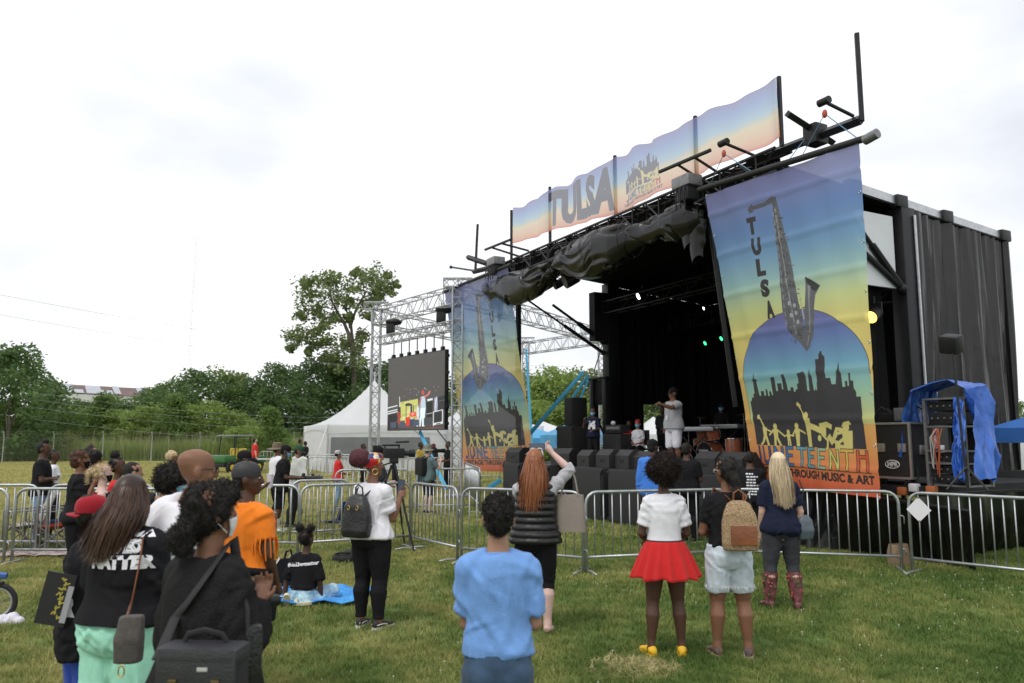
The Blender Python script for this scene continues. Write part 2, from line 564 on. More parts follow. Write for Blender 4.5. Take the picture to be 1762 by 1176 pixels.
# ------------------------------------------------------------------ trees
def leaf_mat(name, c, v=.35):
    return mat(name, c, .6, var=v, scale=1.1, trans=.4, col2=tuple(k * 1.35 for k in c), spec=.3)
LEAF = [leaf_mat('leaf_mid', (.115, .18, .048)), leaf_mat('leaf_dark', (.08, .135, .045)), leaf_mat('leaf_light', (.18, .25, .062)), leaf_mat('leaf_olive', (.14, .18, .068))]
BARK = mat('bark', (.14, .115, .09), .95, var=.35, scale=5, bump=.5)
def leaves(vs, fs, c, rad, n, size, g):
    for _ in range(n):
        d = V((g.gauss(0, 1), g.gauss(0, 1), g.gauss(0, 1)))
        d.normalize()
        p = c + V((d.x * rad[0], d.y * rad[1], d.z * rad[2])) * (g.random() ** .45)
        u = V((g.gauss(0, 1), g.gauss(0, 1), g.gauss(0, .7))).normalized()
        w = u.cross(V((g.gauss(0, 1), g.gauss(0, 1), g.gauss(0, 1)))).normalized()
        s = size * g.uniform(.55, 1.25)
        o = len(vs)
        vs += [tuple(p - u * s), tuple(p + w * s * .5), tuple(p + u * s), tuple(p - w * s * .5)]
        fs.append((o, o + 1, o + 2, o + 3))
def crown_mesh(name, seed, rx, rz, z0, ncl, nl, size, m, shape='round'):
    """unit-less crown: clusters of leaves through the whole volume, ragged outline"""
    g = random.Random(seed); vs, fs = [], []
    for i in range(ncl):
        t = (i + .5) / ncl
        zz = g.uniform(.02, 1)
        if shape == 'round': pr = math.sqrt(max(.05, 1 - (2 * zz - .85) ** 2 * .9))
        elif shape == 'bush': pr = math.sqrt(max(.04, 1 - zz ** 2)) * 1.02
        else: pr = max(.12, 1 - zz ** 1.4) * .95
        a = g.uniform(0, 2 * PI); rr = rx * pr * math.sqrt(g.uniform(.12, 1.0)) * g.uniform(.8, 1.14)
        c = V((rr * math.cos(a), rr * math.sin(a), z0 + rz * zz))
        q = g.uniform(.6, 1.25)
        leaves(vs, fs, c, (rx * .26 * q, rx * .26 * q, rz * .12 * q), int(nl * q), size, g)
    me = bpy.data.meshes.new(name); me.from_pydata(vs, [], fs); me.materials.append(m); me.update()
    return me
def trunk_mesh(name, seed, h, r):
    g = random.Random(seed); b = MB(); p = V((0, 0, -.1)); pts = [p.copy()]; rs = [r * 1.25]
    for k in range(6):
        p = p + V((g.uniform(-.12, .12) * h / 6, g.uniform(-.12, .12) * h / 6, h / 6)); pts.append(p.copy()); rs.append(r * (1 - .13 * (k + 1)))
    b.tube(pts, rs, 8)
    for k in range(5):
        s = pts[2 + k % 4]; a = g.uniform(0, 2 * PI)
        e = s + V((math.cos(a) * h * .3, math.sin(a) * h * .3, h * g.uniform(.25, .45)))
        b.tube([s, (s + e) / 2 + V((0, 0, h * .03)), e], [r * .45, r * .3, r * .12], 6)
    return b.mesh(name, BARK)
# unit trees: height 1 scaled per tree; width factor separate
CROWNS = [crown_mesh('crown', 1, .46, .90, .06, 84, 84, .021, LEAF[0]), crown_mesh('crown', 2, .48, .92, .05, 88, 84, .021, LEAF[1]),
          crown_mesh('crown', 3, .46, .92, .02, 74, 84, .022, LEAF[2], 'bush'), crown_mesh('crown', 4, .44, .92, .05, 84, 80, .021, LEAF[3]),
          crown_mesh('crown', 5, .42, .95, .02, 72, 84, .022, LEAF[0], 'cone'), crown_mesh('crown', 6, .48, .92, .02, 84, 84, .021, LEAF[1], 'bush'),
          crown_mesh('crown', 7, .47, .93, .04, 80, 84, .021, LEAF[2])]
TRUNKS = [trunk_mesh('trunk', k, .62, .022) for k in range(3)]
def tree(u, y, vtop, w, kind, label, group=None, name='leafy_tree', cat='tree', base=0.0):
    x = gx(u, y, 2)
    h = at(u, vtop, y).z - base
    t = thing(name, label, cat, (x, y, base), random.uniform(0, 6.28), group)
    c = link('crown', CROWNS[kind], t); k = link('trunk', TRUNKS[kind % 3], t)
    s = w / .92
    c.scale = (s, s, h * 1.0); k.scale = (s * .8, s * .8, h)
    return t
WG = 'trees of the wood behind the wire fence'
WL = 'leafy green tree in the dense wood behind the wire fence'
# (column, depth, top row, width m, kind)
wood = [(-60, 72, 585, 12, 1), (72, 74, 668, 6, 5), (112, 80, 690, 8, 0), (150, 78, 694, 8, 1), (186, 84, 680, 7, 0),
        (224, 82, 688, 8, 5), (262, 86, 672, 8, 1), (290, 80, 652, 7, 0), (334, 78, 640, 9, 1), (372, 82, 634, 9, 0), (408, 84, 645, 9, 3),
        (442, 80, 655, 8, 1), (478, 82, 630, 9, 1), (512, 86, 632, 9, 5), (548, 80, 622, 10, 1), (588, 78, 626, 10, 1), (632, 80, 618, 10, 5), (672, 84, 625, 10, 1), (730, 86, 640, 11, 0), (800, 86, 650, 11, 1),
        (858, 80, 648, 10, 3), (905, 70, 640, 8, 0), (948, 68, 632, 8, 2), (985, 72, 636, 8, 0), (1022, 70, 642, 8, 3), (1058, 72, 640, 8, 0), (1100, 74, 650, 9, 3), (1150, 76, 660, 9, 0), (1210, 78, 660, 10, 1)]
for u, y, vt, w, k in wood:
    tree(u, y, vt, w, k, WL, WG)
BG = 'young bright green trees at the foot of the wood'
for u, y, vt, w, k in [(18, 68, 690, 7, 2), (120, 70, 700, 7, 2), (172, 70, 682, 6, 4), (210, 70, 705, 6, 2), (250, 69, 700, 6, 6), (300, 68, 684, 6, 4), (352, 70, 690, 7, 2), (398, 72, 712, 6, 6), (40, 72, 720, 7, 6),
                       (80, 71, 735, 5, 5), (140, 69, 735, 5, 6), (232, 69, 735, 5, 2), (276, 70, 730, 5, 5), (330, 70, 738, 5, 6), (380, 70, 742, 5, 2), (925, 62, 690, 6, 2), (968, 61, 700, 6, 6), (1012, 62, 695, 6, 2), (1045, 64, 700, 6, 6)]:
    tree(u, y, vt, w, k, 'young bright green tree low at the foot of the wood', BG, name='young_tree')
tree(14, 62, 600, 9.5, 1, 'tall dark green tree at the left edge of the photo', name='leafy_tree')
tree(-25, 66, 612, 9, 1, 'dark tree cut off by the left edge behind the tall dark one')
tree(466, 60, 706, 5.2, 4, 'young bushy pale green tree standing before the wood left of the white tent', name='young_tree')
tree(424, 66, 732, 5, 2, 'low light green bush beside the pale young tree', name='shrub', cat='shrub')
tree(1747, 44, 684, 2.6, 0, 'small tree top showing over the blue canopy at the right edge')
tree(1712, 48, 692, 2.4, 3, 'dark shrub top between the black curtain and the blue canopy', name='shrub', cat='shrub')
# tall open tree that rises above the wood
tt = thing('tall_tree', 'tall open-crowned tree with bare forking limbs rising above the wood', 'tree', (gx(622, 76, 8), 76, 0))
k_ = lambda u, v, dy=0.0: at(u, v, 76 + dy) - V(tt.location)
b = MB()
limbs = [([(612, 800), (611, 700), (609, 640), (607, 600), (600, 575), (592, 556)], [.5, .42, .36, .33, .3, .26], 0),
         ([(609, 610), (606, 580), (604, 560), (612, 535), (622, 515), (632, 500)], [.3, .24, .22, .19, .15, .08], 1.5),
         ([(592, 556), (582, 540), (572, 520), (566, 500), (560, 485)], [.24, .2, .16, .12, .06], -1),
         ([(592, 556), (575, 548), (555, 546), (540, 536), (525, 530)], [.2, .15, .12, .08, .04], 1),
         ([(607, 612), (590, 618), (570, 612), (552, 604)], [.2, .16, .1, .05], -1.5),
         ([(622, 515), (640, 505), (655, 492)], [.14, .1, .05], 2), ([(602, 565), (596, 530), (598, 500)], [.16, .12, .05], 2), ([(606, 590), (622, 572), (634, 560)], [.14, .1, .05], -2)]
for pts, rs, dy in limbs:
    n_ = len(pts)
    b.tube([k_(u, v, dy * i / (n_ - 1)) for i, (u, v) in enumerate(pts)], [r * .62 for r in rs], 8)
b.build('trunk', BARK, tt)
g = random.Random(5); vs, fs = [], []
blobs = [(535, 500, 22), (555, 485, 20), (578, 484, 18), (550, 512, 24), (575, 510, 22), (600, 500, 16), (527, 522, 18), (515, 575, 20), (535, 580, 18), (505, 585, 14), (556, 560, 16), (575, 545, 14), (600, 520, 14),
         (625, 482, 20), (645, 478, 18), (640, 500, 16), (660, 490, 15), (672, 500, 10), (655, 512, 12), (628, 520, 14), (565, 590, 14), (590, 590, 14), (610, 600, 16), (560, 615, 14), (582, 612, 16), (620, 580, 12), (636, 545, 9), (640, 520, 10),
         (545, 536, 15), (520, 545, 9), (600, 546, 9), (548, 595, 12), (530, 605, 8), (500, 600, 6), (682, 490, 6), (667, 475, 6), (612, 470, 8), (525, 488, 9), (580, 630, 14), (610, 625, 16)]
for u, v, rpx in blobs:
    r_ = rpx * 76 / FPX
    for _ in range(9):
        c = k_(u + g.gauss(0, rpx * .5), v + g.gauss(0, rpx * .42), g.uniform(-2.4, 2.4))
        leaves(vs, fs, c, (r_ * .74, r_ * .85, r_ * .6), 36, .2, g)
me = bpy.data.meshes.new('crown'); me.from_pydata(vs, [], fs); me.materials.append(LEAF[3]); me.update()
link('crown', me, tt)

# ------------------------------------------------------------------ far building, mast, utility pole and lines
RUST = mat('rusty_tin', (.13, .085, .078), .8, var=.35, scale=.35)
TIN = mat('bare_tin', (.36, .38, .41), .6, var=.12, scale=.5)
WALLM = mat('pale_tin_wall', (.55, .57, .55), .8, var=.1, scale=.4)
bl = thing('warehouse', 'old warehouse with rusty patched tin roof above the left trees', 'building', (gx(165, 150), 150, 0))
bo = V(bl.location)
A, B_ = at(58, 659, 146), at(290, 672, 158)      # ridge ends
EA, EB = at(58, 674, 136), at(300, 687, 148)   # eaves
b = MB()
b.add([p - bo for p in (EA, EB, V((EB.x, EB.y, 0)), V((EA.x, EA.y, 0)))], [(0, 1, 2, 3)])
Abk, Bbk = A + (A - EA), B_ + (B_ - EB)
Abk.z, Bbk.z = EA.z, EB.z
b.add([p - bo for p in (Abk, Bbk, V((Bbk.x, Bbk.y, 0)), V((Abk.x, Abk.y, 0)))], [(3, 2, 1, 0)])
for e, r_, k2 in ((EA, A, Abk), (EB, B_, Bbk)):
    b.add([p - bo for p in (e, r_, k2, V((k2.x, k2.y, 0)), V((e.x, e.y, 0)))], [(0, 1, 2, 3, 4)])
b.build('wall', WALLM, bl, smooth=False)
b = MB()
up = V((0, 0, .08))
b.add([p - bo + up for p in (EA, EB, B_, A, Bbk, Abk)], [(0, 1, 2, 3), (3, 2, 4, 5)])
rf = b.build('roof', RUST, bl, smooth=False)
def rp_(s, t): return (EA.lerp(EB, s)).lerp(A.lerp(B_, s), t) - bo + V((0, -.1, .2))
for s0, s1, t0, t1 in ((.15, .34, 0, .4), (.19, .27, .4, 1), (.36, .47, .0, .9), (.47, .55, 0, .45), (.56, .61, .1, 1), (.74, .8, .2, 1), (.02, .05, .3, .9)):
    b = MB(); b.add([rp_(s0, t0), rp_(s1, t0), rp_(s1, t1), rp_(s0, t1)], [(0, 1, 2, 3)])
    b.build('roof_sheet', TIN, rf, smooth=False, label='bare grey tin sheet patched into the rusty roof')
mast = thing('radio_mast', 'very tall thin radio mast far behind the trees', 'mast', (gx(318, 330), 330, 0))
MG = mat('mast_grey', (.62, .62, .64), .6, .3)
b = MB(); top = at(340, 405, 330) - V(mast.location)
hh = top.z
for k in range(3):
    a = k * 2 * PI / 3
    b.tube([(1.1 * math.cos(a), 1.1 * math.sin(a), 0), (top.x + .9 * math.cos(a), .9 * math.sin(a), hh)], .07, 4)
for i in range(34):
    for k in range(3):
        a, a2 = k * 2 * PI / 3, (k + 1) * 2 * PI / 3
        q, q2 = i / 34, (i + 1) / 34
        b.bar((top.x * q + math.cos(a), math.sin(a), hh * q), (top.x * q2 + math.cos(a2), math.sin(a2), hh * q2), .035, 3)
b.build('lattice', MG, mast)
b = MB(); b.bar(top, top + V((.2, 0, 2.5)), .12, 5); b.build('antenna', MG, mast)
WOOD = mat('pole_wood', (.3, .25, .19), .9, var=.25, scale=2)
pole = thing('utility_pole', 'leaning wooden utility pole in front of the warehouse trees', 'utility pole', (gx(98, 70), 70, 0))
b = MB(); b.tube([(0, 0, 0), at(104.5, 672, 70) - V(pole.location)], [.17, .13], 8); b.build('pole_shaft', WOOD, pole)
b = MB(); b.box(at(104.3, 676, 70) - V(pole.location), (1.4, .12, .12)); b.build('crossarm', WOOD, pole)
LINE = mat('power_line', (.3, .31, .32), .6)
pw = [((-60, 496), (300, 540)), ((-60, 531), (300, 561))]
for i, (a, c) in enumerate(pw):
    b = MB(); p, q = at(a[0], a[1], 52), at(c[0] + 700, c[1] + 92, 88)
    b.tube([p.lerp(q, t) - V((0, 0, 1.2 * 4 * t * (1 - t))) for t in [k / 14 for k in range(15)]], .011, 4)
    tag(b.build('power_line', LINE, None), ['upper', 'lower'][i] + ' thin power line crossing the white sky on the left', 'power line', 'power lines across the sky')
WIRES = 'service wires strung before the wood'
for k, (v0, v1) in enumerate(((690, 716), (702, 724), (716, 732), (736, 752))):
    b = MB(); p, q = at(60, v0 - 14, 58), at(760, v1, 66)
    b.tube([p.lerp(q, t) - V((0, 0, .8 * 4 * t * (1 - t))) for t in [k2 / 12 for k2 in range(13)]], .0065, 4)
    tag(b.build('service_wire', LINE, None), 'thin grey wire strung across the dark wood behind the tent', 'wire', WIRES)
# ------------------------------------------------------------------ flat print: pictures drawn here as arrays of dots
class Raster:
    """y runs down, units are pixels; drawn at 2x and averaged"""
    def __init__(s, w, h, bg=(0, 0, 0)):
        s.w, s.h = w * 2, h * 2
        s.a = np.empty((s.h, s.w, 3), 'f'); s.a[:] = bg
    def grad(s, stops, mask=None, y0=0.0, y1=1.0):
        ys = np.linspace(0, 1, s.h)
        t = np.clip((ys - y0) / (y1 - y0), 0, 1)
        g_ = np.stack([np.interp(t, [k[0] for k in stops], [k[1][c] for k in stops]) for c in range(3)], 1)
        full = np.broadcast_to(g_[:, None, :], s.a.shape)
        if mask is None: s.a[:] = full
        else: s.a[mask] = full[mask]
    def mask(s, poly):
        m = np.zeros((s.h, s.w), bool)
        p = [(x * 2, y * 2) for x, y in poly]
        ys = [q[1] for q in p]
        n = len(p)
        for y in range(max(0, int(min(ys))), min(s.h, int(max(ys)) + 1)):
            xs = []
            yc = y + .5
            for i in range(n):
                (x0, y0), (x1, y1) = p[i], p[(i + 1) % n]
                if (y0 <= yc) != (y1 <= yc):
                    xs.append(x0 + (yc - y0) / (y1 - y0) * (x1 - x0))
            xs.sort()
            for a, b in zip(xs[::2], xs[1::2]):
                m[y, max(0, int(round(a))):max(0, int(round(b)))] = True
        return m
    def poly(s, p, c): s.a[s.mask(p)] = c
    def ell(s, cx, cy, rx, ry, c):
        yy, xx = np.ogrid[:s.h, :s.w]
        s.a[((xx - cx * 2) / (rx * 2)) ** 2 + ((yy - cy * 2) / (ry * 2)) ** 2 < 1] = c
    def line(s, pts, w, c):
        for (x0, y0), (x1, y1) in zip(pts[:-1], pts[1:]):
            d = math.hypot(x1 - x0, y1 - y0) or 1
            nx, ny = -(y1 - y0) / d * w / 2, (x1 - x0) / d * w / 2
            ex, ey = (x1 - x0) / d * w * .3, (y1 - y0) / d * w * .3
            s.poly([(x0 + nx - ex, y0 + ny - ey), (x1 + nx + ex, y1 + ny + ey), (x1 - nx + ex, y1 - ny + ey), (x0 - nx - ex, y0 - ny - ey)], c)
    def text(s, txt, cx, cy, w, h, c, bold=.02, warp=None, spacing=1.0):
        v, t = text_tris(txt, 1, bold, spacing=spacing)
        lo, hi = v.min(0), v.max(0)
        q = (v - lo) / (hi - lo)
        x = cx + (q[:, 0] - .5) * w; y = cy - (q[:, 1] - .5) * h
        P_ = [(warp(a, b) if warp else (a, b)) for a, b in zip(x, y)]
        for tri in t: s.poly([P_[i] for i in tri], c)
    def image(s, name, pale=0.0):
        a = s.a.reshape(s.h // 2, 2, s.w // 2, 2, 3).mean((1, 3))[::-1]
        a = a * (1 - pale) + (.72 * .6 + .4 * a.mean(2, keepdims=True)) * pale
        o = np.ones((a.shape[0], a.shape[1], 4), 'f'); o[..., :3] = np.clip(a, 0, 1)
        im = bpy.data.images.new(name, a.shape[1], a.shape[0])
        im.pixels.foreach_set(o.ravel()); im.update(); im.pack()
        return im
def print_mat(name, im, translucent=.35, clear=.0, rough=.6, emis=0.0):
    m = bpy.data.materials.new(name); m.use_nodes = True
    t = m.node_tree; b = t.nodes['Principled BSDF']
    i = t.nodes.new('ShaderNodeTexImage'); i.image = im; i.extension = 'EXTEND'
    uv = t.nodes.new('ShaderNodeUVMap'); uv.uv_map = 'print'
    t.links.new(uv.outputs[0], i.inputs[0])
    t.links.new(i.outputs[0], b.inputs['Base Color'])
    b.inputs['Roughness'].default_value = rough; b.inputs['Specular IOR Level'].default_value = .35
    if emis:
        t.links.new(i.outputs[0], b.inputs['Emission Color']); b.inputs['Emission Strength'].default_value = emis
    last = b
    if translucent:
        tr = t.nodes.new('ShaderNodeBsdfTranslucent'); t.links.new(i.outputs[0], tr.inputs[0])
        ms = t.nodes.new('ShaderNodeMixShader'); ms.inputs[0].default_value = translucent
        t.links.new(b.outputs[0], ms.inputs[1]); t.links.new(tr.outputs[0], ms.inputs[2]); last = ms
    if clear:
        tp = t.nodes.new('ShaderNodeBsdfTransparent'); ms = t.nodes.new('ShaderNodeMixShader'); ms.inputs[0].default_value = clear
        t.links.new(last.outputs[0], ms.inputs[1]); t.links.new(tp.outputs[0], ms.inputs[2]); last = ms
    t.links.new(last.outputs[0], t.nodes['Material Output'].inputs[0])
    return m
def uv_grid(name, fn, nu, nv, m, parent=None, flip=False, thick=0.0):
    b = MB().grid(fn, nu, nv)
    me = b.mesh(name, m)
    uvl = me.uv_layers.new(name='print')
    li = np.empty(len(me.loops), 'i'); me.loops.foreach_get('vertex_index', li)
    i, j = li % (nu + 1), li // (nu + 1)
    uu = i / nu
    uvl.data.foreach_set('uv', np.stack([1 - uu if flip else uu, j / nv], 1).astype('f').ravel())
    return link(name, me, parent)

DARK = (.2, .19, .2)
SKYLINE = [(.0, .62), (.0, .40), (.02, .40), (.03, .34), (.05, .36), (.05, .30), (.065, .30), (.065, .13), (.05, .115), (.075, .10), (.085, .01), (.092, .10), (.115, .115), (.105, .14), (.115, .33), (.13, .33), (.13, .27), (.16, .27), (.16, .33), (.18, .33), (.18, .25), (.2, .25), (.2, .34), (.215, .34), (.215, .28), (.235, .28), (.24, .33),
           (.25, .33), (.25, .10), (.285, .09), (.285, .28), (.3, .28), (.3, .18), (.335, .18), (.335, .26), (.345, .26), (.345, .07), (.37, .06), (.38, .2), (.385, .28), (.41, .28), (.41, .24), (.44, .24), (.44, .3), (.46, .3), (.46, .27), (.485, .27), (.485, .2), (.51, .2), (.51, .07), (.56, .05), (.575, .09), (.58, .3), (.6, .3), (.6, .12), (.61, .09), (.617, .02), (.625, .09), (.635, .13), (.645, .3),
           (.66, .3), (.665, .26), (.67, .3), (.68, .3), (.685, .2), (.69, .2), (.69, -.08), (.725, -.08), (.725, -.13), (.74, -.17), (.755, -.17), (.755, -.13), (.775, -.1), (.775, .16), (.81, .16), (.82, .24), (.85, .24), (.86, .1), (.872, .07), (.88, -.03), (.888, .07), (.9, .12), (.905, .28), (.925, .28), (.925, .21), (.94, .21), (.94, .27), (.952, .27), (.952, .12), (.965, .12), (.965, .21), (.985, .21), (.985, .3), (1.0, .34), (1.0, .4), (1.03, .4), (1.03, .62)]
def figures(r, x0, y0, w, h, c):
    """row of dancing and playing silhouettes, box x0..x0+w, feet at y0+h"""
    X = lambda a: x0 + a * w
    Y = lambda b: y0 + b * h
    def limb(pts, wd): r.line([(X(a), Y(b)) for a, b in pts], wd * w, c)
    def head(a, b, k=.014): r.ell(X(a), Y(b), k * w, k * w * 1.15, c)
    def torso(a, b, b2, wa=.024): r.poly([(X(a - wa), Y(b)), (X(a + wa), Y(b)), (X(a + wa * .75), Y(b2)), (X(a - wa * .75), Y(b2))], c)
    # dancer at the far left
    limb([(.015, .12), (.06, .2), (.085, .52)], .014); head(.03, .13, .018); torso(.085, .45, .72, .02); limb([(.085, .7), (.06, .9), (.02, .98)], .022); limb([(.09, .7), (.11, .98)], .022); limb([(.09, .5), (.16, .6)], .013)
    # family holding hands
    head(.195, .42, .021); torso(.195, .5, .78, .028); limb([(.17, .54), (.13, .68)], .015); limb([(.22, .54), (.285, .7)], .015); limb([(.185, .76), (.18, 1)], .023); limb([(.205, .76), (.235, .98)], .023)
    head(.335, .58, .016); torso(.335, .64, .84, .02); limb([(.32, .68), (.285, .72)], .012); limb([(.35, .68), (.39, .7)], .012); limb([(.328, .82), (.325, 1)], .016); limb([(.345, .82), (.35, 1)], .016)
    head(.425, .4, .02); torso(.43, .48, .8, .026); limb([(.41, .52), (.375, .7)], .014); limb([(.45, .52), (.53, .62)], .014); limb([(.43, .78), (.43, 1)], .034)
    # tall figure with the horn raised
    head(.565, .1, .024); torso(.575, .18, .7, .034); limb([(.55, .25), (.53, .02), (.48, -.2)], .018); limb([(.47, -.24), (.5, -.16)], .03); limb([(.575, .66), (.58, 1.02)], .05)
    # break dancer upside down
    limb([(.6, .4), (.66, .46), (.74, .56)], .045); limb([(.72, .4), (.8, .36), (.84, .42)], .04); torso(.75, .42, .68, .035); head(.7, .74, .02); limb([(.74, .66), (.79, .8), (.78, 1.02)], .02)
    # saxophone player with hat
    head(.985, .42, .028); r.poly([(X(.945), Y(.42)), (X(1.03), Y(.36)), (X(1.02), Y(.26)), (X(.965), Y(.3))], c); torso(.99, .52, 1.08, .045); limb([(.96, .56), (.9, .6), (.87, .74)], .022); limb([(.97, .7), (.91, .85), (.86, .82)], .024); limb([(.955, .5), (.9, .48), (.84, .84)], .026); limb([(.84, .84), (.81, .7)], .045); limb([(.97, 1.02), (.88, .96)], .05)
LET = {'J': [[(.7, 0), (.7, .8), (.45, 1), (.1, .85)]], 'U': [[(.1, 0), (.1, .75), (.45, 1), (.8, .75), (.8, 0)]], 'N': [[(.1, 1), (.1, 0), (.85, 1), (.85, 0)]], 'E': [[(.8, 0), (.1, 0), (.1, 1), (.8, 1)], [(.1, .45), (.65, .45)]],
       'T': [[(0, 0), (.95, 0)], [(.47, 0), (.47, 1)]], 'H': [[(.1, 0), (.1, 1)], [(.85, 0), (.85, 1)], [(.1, .3), (.85, .3)]]}
def deco(r, word, x0, y0, w, h, cols, lw, edge=(.22, .2, .16)):
    """slim two-line lettering, one colour per letter"""
    cw_ = w / len(word)
    for pas, k in ((0, 1.0), (1, .62)):
        for i, ch in enumerate(word):
            for st_ in LET[ch]:
                r.line([(x0 + (i + a * .82 + .06) * cw_, y0 + b * h) for a, b in st_], lw * k, edge if pas == 0 else cols[i])
NAVY, BLU, TEAL, GRN, YEL, ORG, RED = (.27, .22, .5), (.2, .46, .72), (.36, .64, .72), (.6, .76, .6), (.85, .84, .42), (.93, .62, .24), (.9, .33, .17)
def sax(r, W, H):
    """photo-like alto saxophone: dark body with bright keys"""
    g_ = np.random.default_rng(4)
    S_ = lambda x, y: (x * W, (y * .95 - .016) * H)
    bod, lit, sh = (.38, .38, .40), (.56, .56, .58), (.2, .2, .21)
    r.poly([S_(*p) for p in ((.30, .115), (.33, .10), (.34, .108), (.42, .108), (.47, .095), (.495, .10), (.505, .14), (.475, .14), (.465, .118), (.42, .122), (.34, .122), (.33, .13), (.31, .13))], (.33, .33, .37))
    r.poly([S_(*p) for p in ((.468, .13), (.502, .13), (.538, .30), (.572, .47), (.595, .56), (.60, .575), (.602, .535), (.625, .43), (.63, .385), (.67, .40), (.73, .425), (.69, .45), (.675, .49), (.672, .53), (.655, .58), (.615, .615), (.585, .625), (.55, .60), (.505, .575), (.468, .55), (.446, .48), (.458, .30))], bod)
    r.line([S_(.482, .14), S_(.495, .3), S_(.52, .56)], W * .008, (.6, .6, .62)); r.line([S_(.645, .45), S_(.64, .55), S_(.60, .605)], W * .008, (.55, .55, .57))
    r.poly([S_(*p) for p in ((.63, .385), (.67, .40), (.73, .425), (.69, .44), (.645, .42))], sh)
    r.poly([S_(*p) for p in ((.64, .41), (.66, .42), (.65, .46), (.638, .47))], lit)
    for _ in range(190):
        t = g_.uniform(0, 1)
        y = .145 + t * .44
        cx_ = .485 + .075 * max(0, t - .1) ; wd = .02 + .055 * t
        x = cx_ + g_.uniform(-1, 1) * wd
        c = (.47, .47, .49) if g_.random() < .4 else (sh if g_.random() < .5 else (.4, .4, .42))
        l = g_.uniform(.004, .012)
        if g_.random() < .6: r.line([S_(x, y), S_(x + g_.uniform(-.006, .006), y + l)], W * .004, c)
        else: r.line([S_(x, y), S_(x + g_.uniform(.008, .02), y + g_.uniform(-.002, .002))], W * .005, c)
    for x, y in ((.50, .46), (.535, .47), (.54, .495), (.505, .50), (.545, .525)): r.ell(x * W, (y * .95 - .016) * H, W * .012, H * .007, (.68, .68, .7))
    for t in range(14): r.line([S_(.468 - .002 * t * .3, .15 + .028 * t), S_(.468 - .002 * t * .3, .165 + .028 * t)], W * .007, lit)
    r.line([S_(.585, .44), S_(.598, .52)], W * .008, (.75, .75, .6))
def big_banner(mirror):
    W, H = 520, 900
    r = Raster(W, H)
    r.grad([(0, (.45, .45, .66)), (.07, (.44, .49, .71)), (.15, (.38, .52, .76)), (.25, (.44, .62, .79)), (.33, (.58, .75, .76)), (.42, (.81, .85, .56)), (.5, (.90, .84, .46)), (.62, (.92, .79, .40)), (.76, (.93, .72, .35)), (.88, (.94, .61, .30)), (.94, (.94, .48, .25)), (1, (.91, .34, .2))])
    if mirror: r.a[:] = r.a[:, ::-1].copy()
    dome = [(.055 * W, .80 * H)] + [((.52 + .465 * math.cos(a)) * W, (.66 - .215 * math.sin(a)) * H) for a in [PI - i * PI / 40 for i in range(41)]] + [(1.0 * W, .72 * H), (1.0 * W, .80 * H)]
    m = r.mask(dome)
    r.grad([(0, (.42, .39, .64)), (.25, (.37, .47, .72)), (.5, (.42, .66, .77)), (.75, (.60, .78, .65)), (1, (.85, .84, .5))], m, .445, .79)
    r.line(dome[:42], 2.2, (.34, .31, .34))
    if mirror: r.a[:] = r.a[:, ::-1].copy()
    sax(r, W, H)
    if mirror: r.a[:] = r.a[:, ::-1].copy()
    for i, ch in enumerate('TULSA'):
        r.text(ch, (.315 + .012 * i if not mirror else .70) * W, (.15 + .07 * i) * H, .06 * W, .058 * H, DARK, .07)
    x0, w0, y0, h0 = .085 * W, .82 * W, .625 * H, .245 * H
    r.poly([(x0 + a * w0, y0 + b * h0) for a, b in [(a, b if b < .6 else 1) for a, b in SKYLINE]], DARK)
    figures(r, x0 + .05 * w0, y0 + .56 * h0, w0 * .86, .44 * h0, (.89, .83, .45))
    deco(r, 'JUNETEENTH', .05 * W, .876 * H, .90 * W, .054 * H, [NAVY, (.24, .3, .58), BLU, BLU, TEAL, TEAL, GRN, YEL, (.93, .75, .3), RED], W * .021)
    r.line([(.05 * W, .936 * H), (.95 * W, .936 * H)], 2, (.25, .2, .15))
    r.text('HERITAGE THROUGH MUSIC & ART', .5 * W, .955 * H, .93 * W, .026 * H, (.17, .14, .12), .045)
    return r
def header_banner():
    W, H = 1100, 130
    r = Raster(W, H)
    r.grad([(0, (.60, .60, .80)), (.2, (.60, .70, .90)), (.45, (.72, .84, .92)), (.6, (.96, .89, .74)), (.8, (.98, .82, .68)), (.94, (.97, .74, .6)), (1, (.92, .5, .42))])
    r.text('TULSA', .345 * W, .5 * H, .30 * W, .86 * H, (.36, .36, .42), .06)
    x0, w0, y0, h0 = .53 * W, .13 * W, .26 * H, .52 * H
    r.poly([(x0 + a * w0, y0 + b * h0) for a, b in [(a, b if b < .6 else .86) for a, b in SKYLINE]], (.38, .38, .44))
    figures(r, x0 + .04 * w0, y0 + .4 * h0, w0 * .95, .46 * h0, (.92, .85, .6))
    deco(r, 'JUNETEENTH', .53 * W, .745 * H, .14 * W, .1 * H, [NAVY, BLU, BLU, TEAL, TEAL, GRN, YEL, YEL, ORG, RED], 4)
    r.text('HERITAGE THROUGH MUSIC & ART', .6 * W, .905 * H, .15 * W, .055 * H, (.25, .2, .2), .03)
    return r
